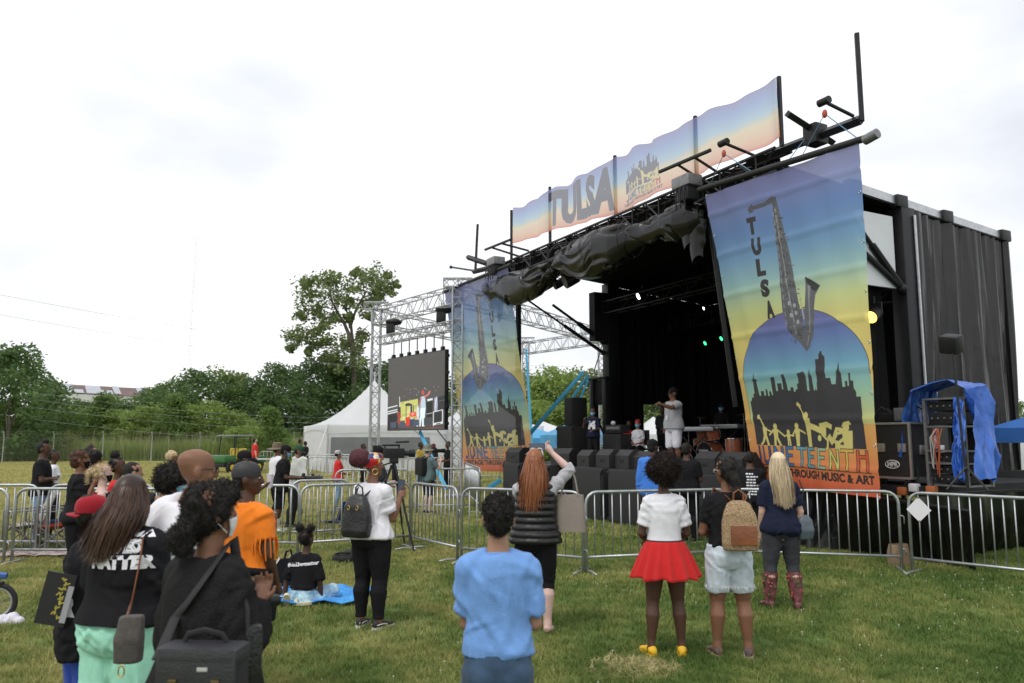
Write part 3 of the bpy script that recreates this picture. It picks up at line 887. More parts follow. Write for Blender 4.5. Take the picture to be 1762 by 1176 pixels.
def led_picture():
    W, H = 340, 480
    g_ = np.random.default_rng(9)
    r = Raster(W, H, (.30, .29, .285))
    gy, wt = (.2, .2, .21), (.82, .85, .88)
    r.poly([(75, 300), (190, 285), (195, 430), (85, 440)], (.74, .74, .42))
    for _ in range(26): r.ell(g_.uniform(90, 190), g_.uniform(290, 420), g_.uniform(3, 12), g_.uniform(5, 14), (.66, .68, .38) if g_.random() < .5 else (.8, .79, .55))
    for y in (332, 358, 372): r.line([(2, y), (62, y - 12)], 7, wt)
    r.poly([(0, 380), (60, 372), (70, 470), (0, 478)], (.12, .12, .13)); r.poly([(68, 330), (84, 330), (86, 400), (70, 400)], gy)
    r.line([(76, 262), (78, 330)], 4, wt); r.line([(105, 275), (140, 295)], 3, gy)
    r.ell(130, 318, 19, 10, gy); r.line([(120, 320), (118, 420)], 4, gy); r.line([(150, 320), (152, 380)], 12, (.22, .22, .24)); r.line([(165, 325), (164, 380)], 5, gy)
    r.poly([(140, 372), (178, 366), (180, 396), (140, 400)], (.85, .3, .26)); r.poly([(116, 402), (142, 398), (144, 455), (118, 455)], (.8, .2, .16)); r.poly([(178, 384), (196, 380), (196, 410), (180, 412)], (.82, .25, .2)); r.ell(160, 380, 9, 9, (.93, .6, .5))
    r.poly([(142, 410), (172, 404), (172, 458), (142, 460)], (.2, .23, .3)); r.line([(148, 412), (166, 410)], 5, wt)
    for _ in range(40): r.line([(g_.uniform(180, 205), g_.uniform(320, 440)), (g_.uniform(185, 205), g_.uniform(330, 450))], 1.6, wt)
    # the singer on the screen
    r.poly([(204, 275), (232, 268), (236, 345), (206, 345)], (.70, .78, .86)); r.poly([(206, 345), (236, 345), (232, 395), (230, 462), (216, 462), (214, 400), (208, 462), (200, 462)], (.84, .90, .93)); r.line([(228, 278), (250, 262), (258, 245)], 11, (.75, .45, .42)); r.ell(218, 248, 9, 14, (.7, .28, .26)); r.line([(208, 280), (200, 330)], 8, (.72, .42, .4)); r.line([(217, 232), (220, 262)], 4, (.85, .3, .28)); r.ell(228, 222, 3, 3, wt)
    r.poly([(245, 292), (275, 288), (275, 300), (245, 306)], wt); r.poly([(240, 310), (274, 306), (274, 440), (240, 444)], (.1, .1, .11)); r.line([(240, 385), (274, 380)], 3, wt)
    for _ in range(60): r.line([(g_.uniform(284, 300), g_.uniform(280, 372)), (g_.uniform(284, 302), g_.uniform(282, 376))], 3, (.62, .64, .74) if g_.random() < .7 else wt)
    r.poly([(304, 285), (340, 275), (340, 370), (304, 372)], (.17, .17, .18)); r.line([(310, 310), (340, 304)], 2, (.5, .5, .55))
    r.line([(280, 372), (280, 470)], 4, wt); r.line([(280, 374), (330, 364), (330, 440)], 5, wt); r.poly([(285, 380), (326, 372), (326, 432), (285, 440)], (.14, .15, .17)); r.line([(284, 450), (328, 442)], 13, wt); r.line([(296, 450), (318, 446)], 5, gy)
    for a, b2, c, d in ((20, 430, 58, 470), (84, 424, 112, 466), (160, 420, 196, 462), (226, 410, 264, 456), (262, 408, 276, 452)):
        r.poly([(a, b2), (c, b2 - 4), (c, d - 4), (a, d)], (.26, .29, .38) if a < 200 else (.24, .26, .27))
    for y in range(360, 440, 9): r.line([(66 + g_.uniform(-5, 12), y), (78 + g_.uniform(-6, 12), y + 10)], 6, [(.75, .2, .18), (.85, .85, .9), (.1, .1, .1)][y % 3])
    for _ in range(16): r.line([(g_.uniform(100, 330), 466), (g_.uniform(100, 330), 470)], 1.5, (.6, .25, .22))
    r.ell(188, 458, 5, 4, wt); r.line([(0, 476), (340, 462)], 5, (.2, .14, .13))
    for _ in range(14): r.ell(g_.uniform(100, 330), g_.uniform(215, 270), 1.6, 2.4, (.75, .75, .75))
    return r
# ------------------------------------------------------------------ mobile stage: its own frame, x along the front (towards camera), y to the back
P0 = V((5.61, 12.3, 0)); EX = V((.47, -.883, 0)).normalized(); MY = V((-EX.y, EX.x, 0))
SR = math.atan2(EX.y, EX.x)
def SW(x, y, z): return P0 + EX * x + MY * y + V((0, 0, z))
def S(u, v, yl):                  # stage place of pixel (u,v) on the plane yl metres behind the front
    o, r = V((0, 0, CAM_H)), ray(u, v)
    t = (yl - (o - P0).dot(MY)) / r.dot(MY)
    p = o + r * t - P0
    return V((p.dot(EX), yl, p.z))
def SX(u, v, xl):                 # stage place of pixel (u,v) on a plane across the stage
    o, r = V((0, 0, CAM_H)), ray(u, v)
    t = (xl - (o - P0).dot(EX)) / r.dot(EX)
    p = o + r * t - P0
    return V((xl, p.dot(MY), p.z))
def st(name, label, cat, x, y, z, group=None, rz=0.0):
    return thing(name, label, cat, SW(x, y, z), SR + rz, group)
BLK = mat('black_steel', (.018, .018, .02), .45, .3, var=.2, scale=5, spec=.4)
BLKP = mat('black_paint', (.018, .018, .02), .7, var=.25, scale=4, spec=.25)
UNDER = mat('roof_lining', (.006, .006, .006), .95, spec=.1)
BVEL = cloth('black_drape', (.009, .009, .01), rough=.95, sheen=.0)
SHEEN = mat('black_vinyl', (.012, .0115, .012), .3, var=.3, scale=2.5, bump=.5, bscale=4, spec=.5)
PLAST = mat('black_plastic_sheet', (.005, .0048, .0052), .2, var=.25, scale=3, spec=.32)
ALU = mat('aluminium', (.5, .51, .53), .38, .8, var=.12, scale=10)
WHITEP = mat('white_panel', (.62, .63, .66), .6, var=.05, scale=2)
GREYM = mat('grey_metal', (.2, .2, .21), .5, .5, var=.2, scale=8)
DZ = 1.1                          # deck height
XL, XR, YB = -11.7, -1.95, 7.3
ZT = 6.84
stage = st('mobile_stage', 'black mobile concert stage with raised roof and open front', 'stage', 0, 0, 0)
b = MB()
b.box(((XL + XR) / 2 - .2, YB / 2, DZ - .08), (XR - XL + 1.0, YB, .16))
b.build('deck', BLKP, stage, smooth=False)
b = MB(); b.box((XR + 1.55, 1.9 + YB * .0, DZ - .09), (2.45, 3.8, .14)); b.build('deck_wing', BLKP, stage, smooth=False, label='side wing of the deck carrying racks')
for x in (XL, -8.4, -5.2, XR, XR + 2.6):
    for y in (.4, 3.4):
        b = MB(); b.bar((x, y, 0), (x, y, DZ - .16), .05, 8); b.box((x, y, .015), (.22, .22, .03)); b.build('deck_leg', GREYM, stage)
def rz_(y): return ZT - .02 - (y - 0) * .078
# roof shell
b = MB()
for x0, x1 in ((XL, XR),):
    b.add([(x0, -.1, rz_(-.1)), (x1, -.1, rz_(-.1)), (x1, YB + .1, rz_(YB)), (x0, YB + .1, rz_(YB)), (x0, -.1, rz_(-.1) + .14), (x1, -.1, rz_(-.1) + .14), (x1, YB + .1, rz_(YB) + .14), (x0, YB + .1, rz_(YB) + .14)],
          [(0, 1, 2, 3), (7, 6, 5, 4), (0, 4, 5, 1), (1, 5, 6, 2), (2, 6, 7, 3), (3, 7, 4, 0)])
b.build('roof', UNDER, stage, smooth=False)
b = MB(); b.add([(XR + .03, 2.2, rz_(2.2) + .02), (XR + .11, 2.2, rz_(2.2) + .02), (XR + .11, YB + .25, rz_(YB)), (XR + .03, YB + .25, rz_(YB)), (XR + .03, 2.2, rz_(2.2) + .2), (XR + .11, 2.2, rz_(2.2) + .2), (XR + .11, YB + .25, rz_(YB) + .16), (XR + .03, YB + .25, rz_(YB) + .16)],
        [(0, 1, 2, 3), (7, 6, 5, 4), (0, 4, 5, 1), (1, 5, 6, 2), (2, 6, 7, 3), (3, 7, 4, 0)]); b.build('roof_edge', ALU, stage, smooth=False, label='pale metal edge rail along the roof side')
for y in (2.3, 3.7, 5.2, 7.3):
    b = MB(); b.bbox((XR + .08, y, rz_(y) + .1), (.2, .34, .26), .03); b.build('roof_bracket', BLK, stage)
# pillars on both sides
for x, y0 in ((XR, 3.85), (XL + .1, 3.3)):
    b = MB(); b.bbox((x, y0, (DZ + rz_(y0)) / 2), (.34, .42, rz_(y0) - DZ), .02); b.build('pillar', BLK, stage)
b = MB(); b.bar((XR + .2, 4.0, DZ + 1.5), (XR + .2, 4.0, rz_(4) - .15), .03, 8); b.build('downpipe', ALU, stage)
# side panels folded out beside the pillars, hydraulic arms
b = MB(); b.box((XR + .02, 2.95, 5.55), (.06, 1.1, 1.5)); b.build('side_panel', WHITEP, stage, smooth=False, label='white translucent panel beside the right pillar')
b = MB(); b.box((XL + .1, 3.05, 5.5), (.3, .9, 1.5)); b.build('side_panel', BLKP, stage, smooth=False, label='black box panel at the top of the left pillar')
for a, c, r_ in (((XR + .1, .6, 6.5), (XR + .1, 3.6, 4.8), .045), ((XR + .1, 1.9, 6.4), (XR + .1, 3.6, 4.8), .06), ((XL + .1, .2, 5.9), (XL + .1, 3.0, 4.4), .045), ((XL + .1, 1.2, 5.75), (XL + .1, 3.0, 4.75), .06)):
    a, c = V(a), V(c); b = MB(); b.bar(a, c, r_ * .7, 8); b.bar(a.lerp(c, .5), c, r_ * 1.25, 8); b.ell(c, r_ * 1.8, 8, 6); b.build('hydraulic_arm', BLK, stage)
def truss_mb(b, a, c, w, h, r, bay, up=V((0, 0, 1)), n=6, tri=False):
    """box truss from a to c: four chords, zigzag webs"""
    a, c = V(a), V(c); d = (c - a); Ln = d.length; d.normalize()
    sd = d.cross(up); sd = sd.normalized() if sd.length > 1e-4 else V((1, 0, 0)); u2 = sd.cross(d).normalized()
    offs = [(-w / 2, -h / 2), (w / 2, -h / 2), (w / 2, h / 2), (-w / 2, h / 2)] if not tri else [(-w / 2, h / 2), (w / 2, h / 2), (0, -h / 2)]
    C_ = [sd * p + u2 * q for p, q in offs]
    for o in C_: b.bar(a + o, c + o, r, n)
    nb = max(1, int(round(Ln / bay)))
    for i in range(nb):
        p, q = a + d * (Ln * i / nb), a + d * (Ln * (i + 1) / nb)
        for k in range(len(C_)):
            o1, o2 = C_[k], C_[(k + 1) % len(C_)]
            if i % 2: o1, o2 = o2, o1
            b.bar(p + o1, q + o2, r * .55, 4)
        if i % 2 == 0:
            for k in range(len(C_)): b.bar(p + C_[k], p + C_[(k + 1) % len(C_)], r * .5, 4)
# front truss and inner trusses
YT = -.35
ta, tb = S(846, 470, YT), S(1325, 262, YT)
ZF = (ta.z + tb.z) / 2
b = MB(); truss_mb(b, (ta.x, YT, ZF - .22), (tb.x + .3, YT, ZF - .22), .4, .42, .035, .45); b.build('front_truss', BLK, stage)
b = MB(); b.box(((ta.x + tb.x) / 2, -.12, ZF - .28), (tb.x - ta.x, .05, .5)); b.build('fascia', UNDER, stage, smooth=False)
for y, z in ((3.0, 5.75), (5.6, 5.4)):
    b = MB(); truss_mb(b, (XL + .3, y, z), (XR - .1, y, z), .32, .36, .026, .5); b.build('roof_truss', BLK, stage)
# ------------------------------------------------------------------ curtains
def drape(name, x0, y0, x1, y1, z0, z1, m, label, amp=.07, n=None, seed=0, flare=0.0, group=None, base=None, cat='curtain'):
    g_ = random.Random(seed)
    base = base or ((x0 + x1) / 2, (y0 + y1) / 2)
    t = st(name, label, cat, base[0], base[1], 0, group)
    L_ = math.hypot(x1 - x0, y1 - y0); nx, ny = -(y1 - y0) / L_, (x1 - x0) / L_
    n = n or int(L_ * 3.2)
    ph = [g_.uniform(0, 6) for _ in range(4)]
    def fn(u, v):
        q = u * n * 2.1
        w = 1.7 * noise.noise(V((q + .5 * v, v * .5, seed))) + .9 * noise.noise(V((q * 2.2 - .8 * v, v * .7, seed + 5))) + .4 * noise.noise(V((q * 4.6 + 1.2 * v, v * 1.1, seed + 9)))
        o = amp * w * (.55 + .45 * (1 - v)) + flare * (1 - v) ** 2 * math.sin(u * 5 + ph[3])
        zt = z1(u) if callable(z1) else z1
        zb = z0(u) if callable(z0) else z0
        return (x0 + (x1 - x0) * u - base[0] + nx * o, y0 + (y1 - y0) * u - base[1] + ny * o, zb + (zt - zb) * v)
    b = MB(); b.grid(fn, n * 10, 14)
    o = b.build('cloth', m, t)
    b = MB(); zt = z1 if not callable(z1) else None
    za, zc = (z1(0), z1(1)) if callable(z1) else (z1, z1)
    b.bar((x0 - base[0], y0 - base[1], za + .03), (x1 - base[0], y1 - base[1], zc + .03), .03, 8); b.build('curtain_rail', BLK, t)
    return t
drape('side_curtain', XR + .1, 4.1, XR + .1, YB + .1, DZ - .9, lambda u: rz_(4.1 + (YB - 4) * u) - .03, SHEEN, 'shiny black side curtain on the right end of the stage, hung in folds', .12, 8, 1, .12)
drape('side_curtain', XL + .1, 3.4, XL + .1, 4.5, DZ, lambda u: rz_(3.4 + 1.1 * u) - .05, BVEL, 'dull black curtain inside the left end, left of the small doorway', .06, 5, 2)
drape('side_curtain', XL + .0, 4.3, XL + .0, 5.45, DZ + 1.75, lambda u: rz_(4.3 + 1.15 * u) - .05, BVEL, 'short dull black curtain hung above the small doorway', .05, 4, 3)
drape('side_curtain', XL + .1, 5.22, XL + .1, YB + .05, DZ, lambda u: rz_(5.2 + 2.1 * u) - .05, BVEL, 'dull black curtain between the small doorway and the back wall', .05, 4, 4)
drape('back_curtain', XL - .1, YB - .05, XR + .1, YB - .05, DZ, rz_(YB) - .05, BVEL, 'wide black curtain closing the back of the stage behind the drums', .07, 22, 5)
drape('inner_curtain', XR - .2, .9, XR - .2, 3.4, DZ, 4.9, BVEL, 'black curtain hanging inside the right end behind the big banner', .06, 7, 6)
# skirts
drape('stage_skirt', XL - .4, .1, XR, .1, 0.02, DZ - .16, BVEL, 'black cloth skirt along the front of the stage under the deck', .04, 26, 7, .05, cat='skirt')
drape('stage_skirt', XR + .0, -.1, XR + 3.6, -.25, lambda u: .02, lambda u: DZ - .12 - .45 * max(0, u - .55), PLAST, 'loose black tarp skirt below the wing, behind the right barricades', .1, 5, 8, .25, cat='skirt')
drape('stage_skirt', XR + 2.75, -.15, XR + 2.75, 4.4, lambda u: .02, lambda u: DZ - .16, PLAST, 'black skirt round the side of the wing beside the stair', .06, 6, 9, .15, cat='skirt')
# ------------------------------------------------------------------ printed banners
def banner(name, label, tl, tr, bl, br, im, flip=False, translucent=.35, clear=.0, wave=.04, seed=0, nu=70, nv=110, drop=.0):
    tl, tr, bl, br = V(tl), V(tr), V(bl), V(br)
    base = (tl + tr) / 2; base.z = 0
    t = st(name, label, 'banner', base.x, base.y, 0)
    g_ = random.Random(seed); ph = [g_.uniform(0, 6) for _ in range(6)]
    def fn(u, v):
        p = bl.lerp(br, u).lerp(tl.lerp(tr, u), v) - base
        e = 1 - v
        w = wave * (math.sin(u * 11 + 2 * e + ph[0]) * (.35 + .65 * e) + .5 * math.sin(v * 9 + u * 5 + ph[1]) * e + .3 * math.sin(v * 23 + ph[2] + 3 * u) * .5 + .22 * math.sin(u * 31 + v * 14 + ph[3]))
        p.y += w - .02 * math.exp(-((((v * 7) % 1) - .5) / .05) ** 2) - .02 * math.exp(-((((u * 3) % 1) - .5) / .03) ** 2) + .12 * math.sin(PI * v) * drop
        return p
    c = uv_grid('banner_cloth', fn, nu, nv, print_mat(name + '_print', im, translucent, clear), t, flip)
    for q, n in (((0, 1), 7),):
        for i in range(n + 1):
            for u in (0.012, .988):
                p = V(fn(u, i / n)); b = MB(); b.tube([p + V((0.018 * math.cos(a), -.006, .018 * math.sin(a))) for a in [k * PI / 4 for k in range(8)]], .005, 4, True)
                b.build('eyelet', ALU, t)
    return t, fn
IM_R = big_banner(False).image('banner_right', .16)
YP = -.95
pa, pb = S(1203, 327, YP), S(1500, 235, YP)
ZP = (pa.z + pb.z) / 2
tlR, trR = S(1213, 337, YP), S(1479, 246, YP)
brR = S(1511, 858, YP + .02)
blR = S(1293, 832, YP + .95)
blR = V((tlR.x + .05, YP + 1.0, brR.z + .05))
bR, fR = banner('stage_banner', 'big printed festival banner at the right side of the stage, saxophone over a skyline', tlR, trR, blR, brR, IM_R, False, .22, .06, .045, 3)
b = MB(); b.bar(pa - V((bR.location.x * 0, 0, 0)) - V(((tlR.x + trR.x) / 2, YP, 0)), pb - V(((tlR.x + trR.x) / 2, YP, 0)), .055, 10); b.build('banner_pole', BLK, bR)
e_ = pb - V(((tlR.x + trR.x) / 2, YP, 0)); b = MB(); b.bar(e_ + V((-.12, 0, -.02)), e_ + V((.1, 0, .015)), .075, 10); b.build('pole_end', GREYM, bR)
tlL, trL = S(765, 501, YP), S(874, 458, YP)
brL = S(872, 810, YP); brL = V((trL.x, YP + .8, 0)); 
zbl = S(789, 809, YP + .75)
blL = V((tlL.x + .02, YP + .75, zbl.z)); brL.z = zbl.z + .1
bL, fL = banner('stage_banner', 'smaller looking see-through festival banner at the far left side of the stage', tlL, trL, blL, brL, big_banner(True).image('banner_left', .24), False, .5, .08, .05, 8)
pc, pd = S(763, 503, YP), S(880, 455, YP); mid_ = V(((tlL.x + trL.x) / 2, YP, 0))
b = MB(); b.bar(pc - mid_, pd - mid_, .05, 10); b.build('banner_pole', BLK, bL)
# header banner on its posts above the truss
YH = -.55
hb = [(886, 358, 420), (948, 326, 398), (1058, 270, 370), (1196, 203, 303), (1340, 134, 239)]
ht = [S(u, a, YH) for u, a, c in hb]; hbm = [S(u, c, YH) for u, a, c in hb]
base = V(((ht[0].x + ht[-1].x) / 2, YH, 0))
hd = st('header_banner', 'long printed festival banner standing on posts above the stage roof', 'banner', base.x, base.y, 0)
xs = [p.x for p in ht]
def hfn(u, v):
    x = xs[0] + (xs[-1] - xs[0]) * u
    zt = float(np.interp(x, xs, [p.z for p in ht])) ; zb = float(np.interp(x, xs, [p.z for p in hbm]))
    k = min(abs(x - q) for q in xs)
    zt -= .055 * (1 - math.exp(-k * 3)) * (1 + .8 * math.sin(x * 5.3)) * (1 if x < -4.5 else .35)
    return V((x, YH + .05 * math.sin(x * 3.1 + v) + .03 * math.sin(x * 7.7), zb + (zt - zb) * v)) - base
uv_grid('banner_cloth', hfn, 160, 12, print_mat('header_print', header_banner().image('banner_header'), .7, .2), hd)
for i, (u, v0) in enumerate(((880, 362), (946, 322), (1058, 268), (1196, 200), (1340, 132))):
    p = S(u, v0, YH + .07); b = MB(); b.box((p.x - base.x, .07, (p.z + ZF) / 2), (.06, .06, p.z - ZF)); b.build('post', BLK, hd, smooth=False)
# rigging frame above the right banner, and its twin on the left
rig = st('banner_frame', 'black tube outrigger frame holding the right banner, with a tall upright end post', 'frame', tb.x, YT, ZF)
ro = V((tb.x, YT, ZF))
def rs(u, v, y=YT): return S(u, v, y) - ro
b = MB(); q0, q1 = rs(1288, 280), rs(1482, 206); b.tube([q0, q1], .085, 4); b.build('main_arm', BLK, rig, smooth=False)
b = MB(); b.tube([rs(1483, 208), rs(1474, 58)], .05, 4); b.build('upright', BLK, rig, smooth=False)
b = MB(); b.tube([SX(1355, 196, rs(1402, 233).x + ro.x) - ro, SX(1433, 246, rs(1402, 233).x + ro.x) - ro], .07, 4); b.build('cross_arm', BLK, rig, smooth=False)
b = MB(); b.bbox(rs(1403, 233), (.28, .3, .34), .03); b.build('clamp', BLK, rig)
for uu, (a, c) in enumerate((((1468, 200), (1418, 175)), ((1298, 268), (1245, 246)))):
    q = rs(*a); p = SX(c[0], c[1], q.x + ro.x) - ro
    b = MB(); b.bar(q, p, .03, 6); b.build('outrigger', BLK, rig)
    b = MB(); b.cyl(p + V((-.1, 0, 0)), p + V((.1, 0, 0)), .06, 10); b.build('pulley', BLK, rig)
    b = MB(); b.ell(p + V((0, 0, -.2)), (.05, .03, .07), 8, 6); b.build('shackle', mat('red_shackle', (.4, .05, .03), .5), rig)
    for dx in (-.55, .55):
        b = MB(); zz = ZP - ZF + .02
        b.bar(p + V((0, 0, -.2)), V((p.x + dx, YP - YT, float(np.interp(p.x + dx + ro.x, [pa.x, pb.x], [pa.z, pb.z])) - ZF)), .008, 4); b.build('sling', mat('blue_rope', (.12, .25, .36), .8), rig)
b = MB(); b.bar(rs(1395, 226), V((rs(1395, 226).x, YP - YT, float(np.interp(rs(1395, 226).x + ro.x, [pa.x, pb.x], [pa.z, pb.z])) - ZF)), .008, 4); b.build('sling', MATS['blue_rope'], rig)
b = MB(); b.bar(rs(1135, 296, YT - .7), rs(1222, 259, YT - .7), .04, 6); b.build('cross_arm', BLK, rig, label='loose bar in front of the truss')
for u, v in ((1165, 283), (1195, 271)):
    q = rs(u, v, YT - .7); b = MB(); b.bar(q, V((q.x, 0, q.z - .25)), .028, 6); b.build('outrigger', BLK, rig)
lr = st('banner_frame', 'black tube outrigger frame at the far left end of the roof truss', 'frame', ta.x, YT, ZF)
lo = V((ta.x, YT, ZF))
def ls(u, v, y=YT): return S(u, v, y) - lo
b = MB(); b.tube([ls(880, 452), ls(815, 468)], .08, 4); b.build('main_arm', BLK, lr, smooth=False)
b = MB(); b.tube([ls(818, 468), ls(822, 386)], .045, 4); b.build('upright', BLK, lr, smooth=False)
b = MB(); b.bar(ls(835, 430, YT - .6), ls(880, 412, YT - .6), .04, 6); b.build('cross_arm', BLK, lr)
for u, v, u2, v2 in ((845, 426, 895, 442), (862, 419, 910, 432)):
    b = MB(); b.bar(ls(u, v, YT - .6), ls(u2, v2), .03, 6); b.build('outrigger', BLK, lr)
b = MB(); b.bar(ls(805, 443, YT), ls(838, 454, YT), .085, 4); b.build('cross_arm', BLK, lr)
b = MB(); b.bar(ls(776, 460), ls(815, 466), .03, 6); b.ell(ls(776, 460), .06, 6, 5); b.build('outrigger', BLK, lr)
# winch heads
for i, (u, v, s_) in enumerate(((1182, 325, 1.0), (853, 458, 1.0))):
    p = S(u, v, YT - .55)
    t = st('chain_hoist', ['grey winch head at the right end of the bundled tarp', 'winch head at the left end of the bundled tarp'][i], 'winch', p.x, p.y, p.z)
    b = MB(); b.bbox((0, 0, .12), (.5, .35, .22), .02); b.build('case', GREYM, t)
    b = MB(); b.bbox((.02, 0, -.12), (.34, .3, .28), .03); b.build('motor', BLK, t)
    for k in range(3): b = MB(); b.tube([(-.12 + .12 * k, -.16, .0), (-.1 + .12 * k, -.2, -.2), (-.14 + .13 * k, -.16, -.42)], .015, 5); b.build('cable', BLK, t)
# left corner pole of the opening; dark bar leaning behind the right banner edge
b = MB(); p = S(892, 505, -.15); b.box((p.x, -.15, (DZ + p.z) / 2 - .3), (.12, .12, p.z - DZ + .6)); b.build('black_pole', BLK, stage, smooth=False)
b = MB(); b.bar(S(1216, 345, -.6), S(1266, 700, .1), .05, 8); b.build('black_pole', BLK, stage)
# bundled black tarp along the truss
sg = random.Random(3)
path = [(836, 497, 16), (850, 501, 26), (876, 494, 29), (900, 487, 28), (928, 478, 28), (948, 466, 25), (964, 450, 30), (985, 444, 36), (1010, 437, 38), (1038, 426, 40), (1064, 418, 40), (1086, 410, 35), (1110, 402, 32), (1130, 394, 34), (1150, 384, 38), (1172, 378, 38), (1195, 372, 28), (1208, 366, 16)]
pos = []
for u, v, rpx in path:
    p = S(u, v, -.75); d = (SW(*p) - V((0, 0, CAM_H))).length
    pos.append((p, rpx * d / FPX * .86))
tb_ = pos[9][0]
tk_ = [p.x for p, r_ in pos]
def ridge(x, y, z): return 1 - 2 * abs(noise.noise(V((x, y, z))))
def tarp(u, v):
    x = tk_[0] + (tk_[-1] - tk_[0]) * u
    z = float(np.interp(x, tk_, [p.z for p, r_ in pos])); r_ = float(np.interp(x, tk_, [k for p, k in pos]))
    a = 2 * PI * v; k = math.sin(a)
    sag = .5 + .5 * math.sin(x * 1.75 + 1.5 * noise.noise(V((x * .5, 9, 0)))); pin = 1 - .30 * (1 - sag) ** 2
    rr = r_ * pin * (1 + .22 * noise.noise(V((x * .8, math.cos(a) * .8, k * .8))))
    return V((x, -.75 + math.cos(a) * rr * .72, z + k * rr * (.95 if k > 0 else 1.05 + .3 * sag))) - tb_
sw = st('bundled_tarp', 'shiny black plastic tarp bundled along the front roof truss', 'tarp', tb_.x, tb_.y, tb_.z)
b = MB(); b.grid(tarp, 420, 90); shm = b.mesh('sheet', PLAST); creases(shm, 44, .075, 3, (.35, 1.1), (.035, .07)); creases(shm, 50, .025, 4, (.15, .5), (.014, .028)); link('sheet', shm, sw)
for u, v, w_, h_ in ((850, 514, .16, .55), (861, 520, .14, .75), (1190, 395, .3, .6), (1200, 408, .22, .7)):
    p = S(u, v, -.7) - tb_
    b = MB(); b.grid(lambda s_, t_, p=p, w_=w_, h_=h_: V((p.x + w_ * (1 - .5 * t_) * math.cos(s_ * 2 * PI) * (1 + .3 * ridge(s_ * 4, t_ * 2, p.x)), p.y + w_ * .7 * (1 - .4 * t_) * math.sin(s_ * 2 * PI), p.z + .25 - h_ * t_ + .06 * math.sin(s_ * 9))), 30, 12); b.build('hanging_end', PLAST, sw)
# cords over the tarp
for i in (6, 11):
    p, r_ = pos[i]; b = MB(); b.tube([p - tb_ + V((.05 * math.sin(a), r_ * .98 * math.cos(a), r_ * 1.12 * math.sin(a))) for a in [k * PI / 8 for k in range(16)]], .012, 4, True); b.build('cord', BLK, sw)
# stage lights
LAMPY = mat('lamp_glow_amber', (1, .62, .12), .4, emis=3.0); LAMPW = mat('lamp_glow_white', (1, 1, 1), .4, emis=6.0); LAMPG = mat('lamp_glow_green', (.05, 1, .35), .4, emis=2.5)
def par(p, label, lens=None, aim=(0, -.6, -.8), s=1.0, group=None):
    t = st('stage_light', label, 'stage light', *p, group)
    a = V(aim).normalized()
    b = MB(); b.tube([-a * .16 * s, -a * .1 * s, a * .05 * s, a * .14 * s], [.06 * s, .1 * s, .115 * s, .12 * s], 12); b.build('housing', BLK, t)
    b = MB(); b.disc((0, 0, 0), .105 * s, 14); q = V((0, 0, 1)).rotation_difference(a).to_matrix().to_4x4(); b.xf(Matrix.Translation(a * .145 * s) @ q); b.build('lens', lens or mat('lens_glass', (.05, .05, .06), .15), t, smooth=False)
    b = MB(); b.tube([(-.14 * s, 0, 0), (-.14 * s, 0, .18 * s), (.14 * s, 0, .18 * s), (.14 * s, 0, 0)], .012 * s, 5); b.build('yoke', BLK, t)
    b = MB(); b.bar((0, 0, .18 * s), (0, 0, .3 * s), .02 * s, 6); b.build('clamp', BLK, t)
    return t
for i, (u, v) in enumerate(((886, 514), (911, 500), (939, 489), (984, 480), (962, 488))):
    p = S(u, v, -.5)
    par(p, ['square blinder light lowest under the left end of the bundled tarp', 'second black light under the tarp, right of the corner post', 'third black light under the tarp', 'last black light under the tarp before the diagonal arm', 'small black light between the third and last under the tarp'][i], None, (-.2, -.8, -.4), 1.5 if i < 4 else 1.0)
par(SX(1505, 541, XR - .1), 'amber glowing stage light seen between the right banner and the curtain', LAMPY, (.15, -1, -.5), 1.2)
par(S(1105, 507, 3.0), 'bright white stage light under the roof truss', LAMPW, (-.3, -1, -.5), .95)
par(S(1214, 530, 5.2), 'tiny white light deep under the roof right of the bright one', LAMPW, (-.3, -1, -.4), .45)
par(S(1217, 589, 5.2), 'green glowing light on the dark inner truss', LAMPG, (-.2, -1, -.5), .6)
par(S(1245, 581, 3.6), 'green glowing light just left of the right banner edge', LAMPG, (-.2, -1, -.5), .55)
fx = SX(1518, 508, XR - .3)
t = st('light_truss', 'short dark truss with lamps seen right of the big banner', 'truss', XR - .3, fx.y, fx.z)
b = MB(); truss_mb(b, (-1.2, -.4, 0), (.2, .5, 0), .26, .26, .022, .3); b.build('lattice', BLK, t)
# ------------------------------------------------------------------ ground-support truss and screen left of the stage
HT = 6.2
CN, C1, C3 = V((gx(785, 24), 24, 0)), V((gx(642, 28.3), 28.3, 0)), V((gx(905, 38.4), 38.4, 0))
C4 = CN + C3 - C1
TRM = mat('truss_aluminium', (.42, .43, .45), .45, .65, var=.1, scale=6)
gs = thing('truss_structure', 'silver ground support truss tower frame carrying the screen left of the stage', 'truss', C1)
go_ = V(C1)
for c in (CN, C1, C3, C4):
    b = MB(); truss_mb(b, c - go_ + V((0, 0, .1)), c - go_ + V((0, 0, HT + .25)), .3, .3, .026, .34, V((0, 1, 0))); tw = b.build('tower', TRM, gs)
    b = MB(); b.bbox(c - go_ + V((0, 0, .05)), (.7, .7, .1), .01); b.build('base_plate', GREYM, gs)
    b = MB(); truss_mb(b, c - go_ + V((-.45, 0, HT + .4)), c - go_ + V((.45, 0, HT + .4)), .26, .26, .022, .25); b.box(c - go_ + V((0, 0, HT - .1)), (.5, .5, .5)) if False else None; b.build('head_block', TRM, gs)
for a, c in ((C1, CN), (CN, C4), (C4, C3), (C3, C1)):
    b = MB(); truss_mb(b, a - go_ + V((0, 0, HT)), c - go_ + V((0, 0, HT)), .45, .55, .024, .5); b.build('ring_truss', TRM, gs)
b = MB(); truss_mb(b, C1.lerp(CN, .06) - go_ + V((0, 0, 5.28)), C1.lerp(CN, .99) - go_ + V((0, 0, 5.28)), .28, .28, .022, .3); b.build('hanging_truss', TRM, gs)
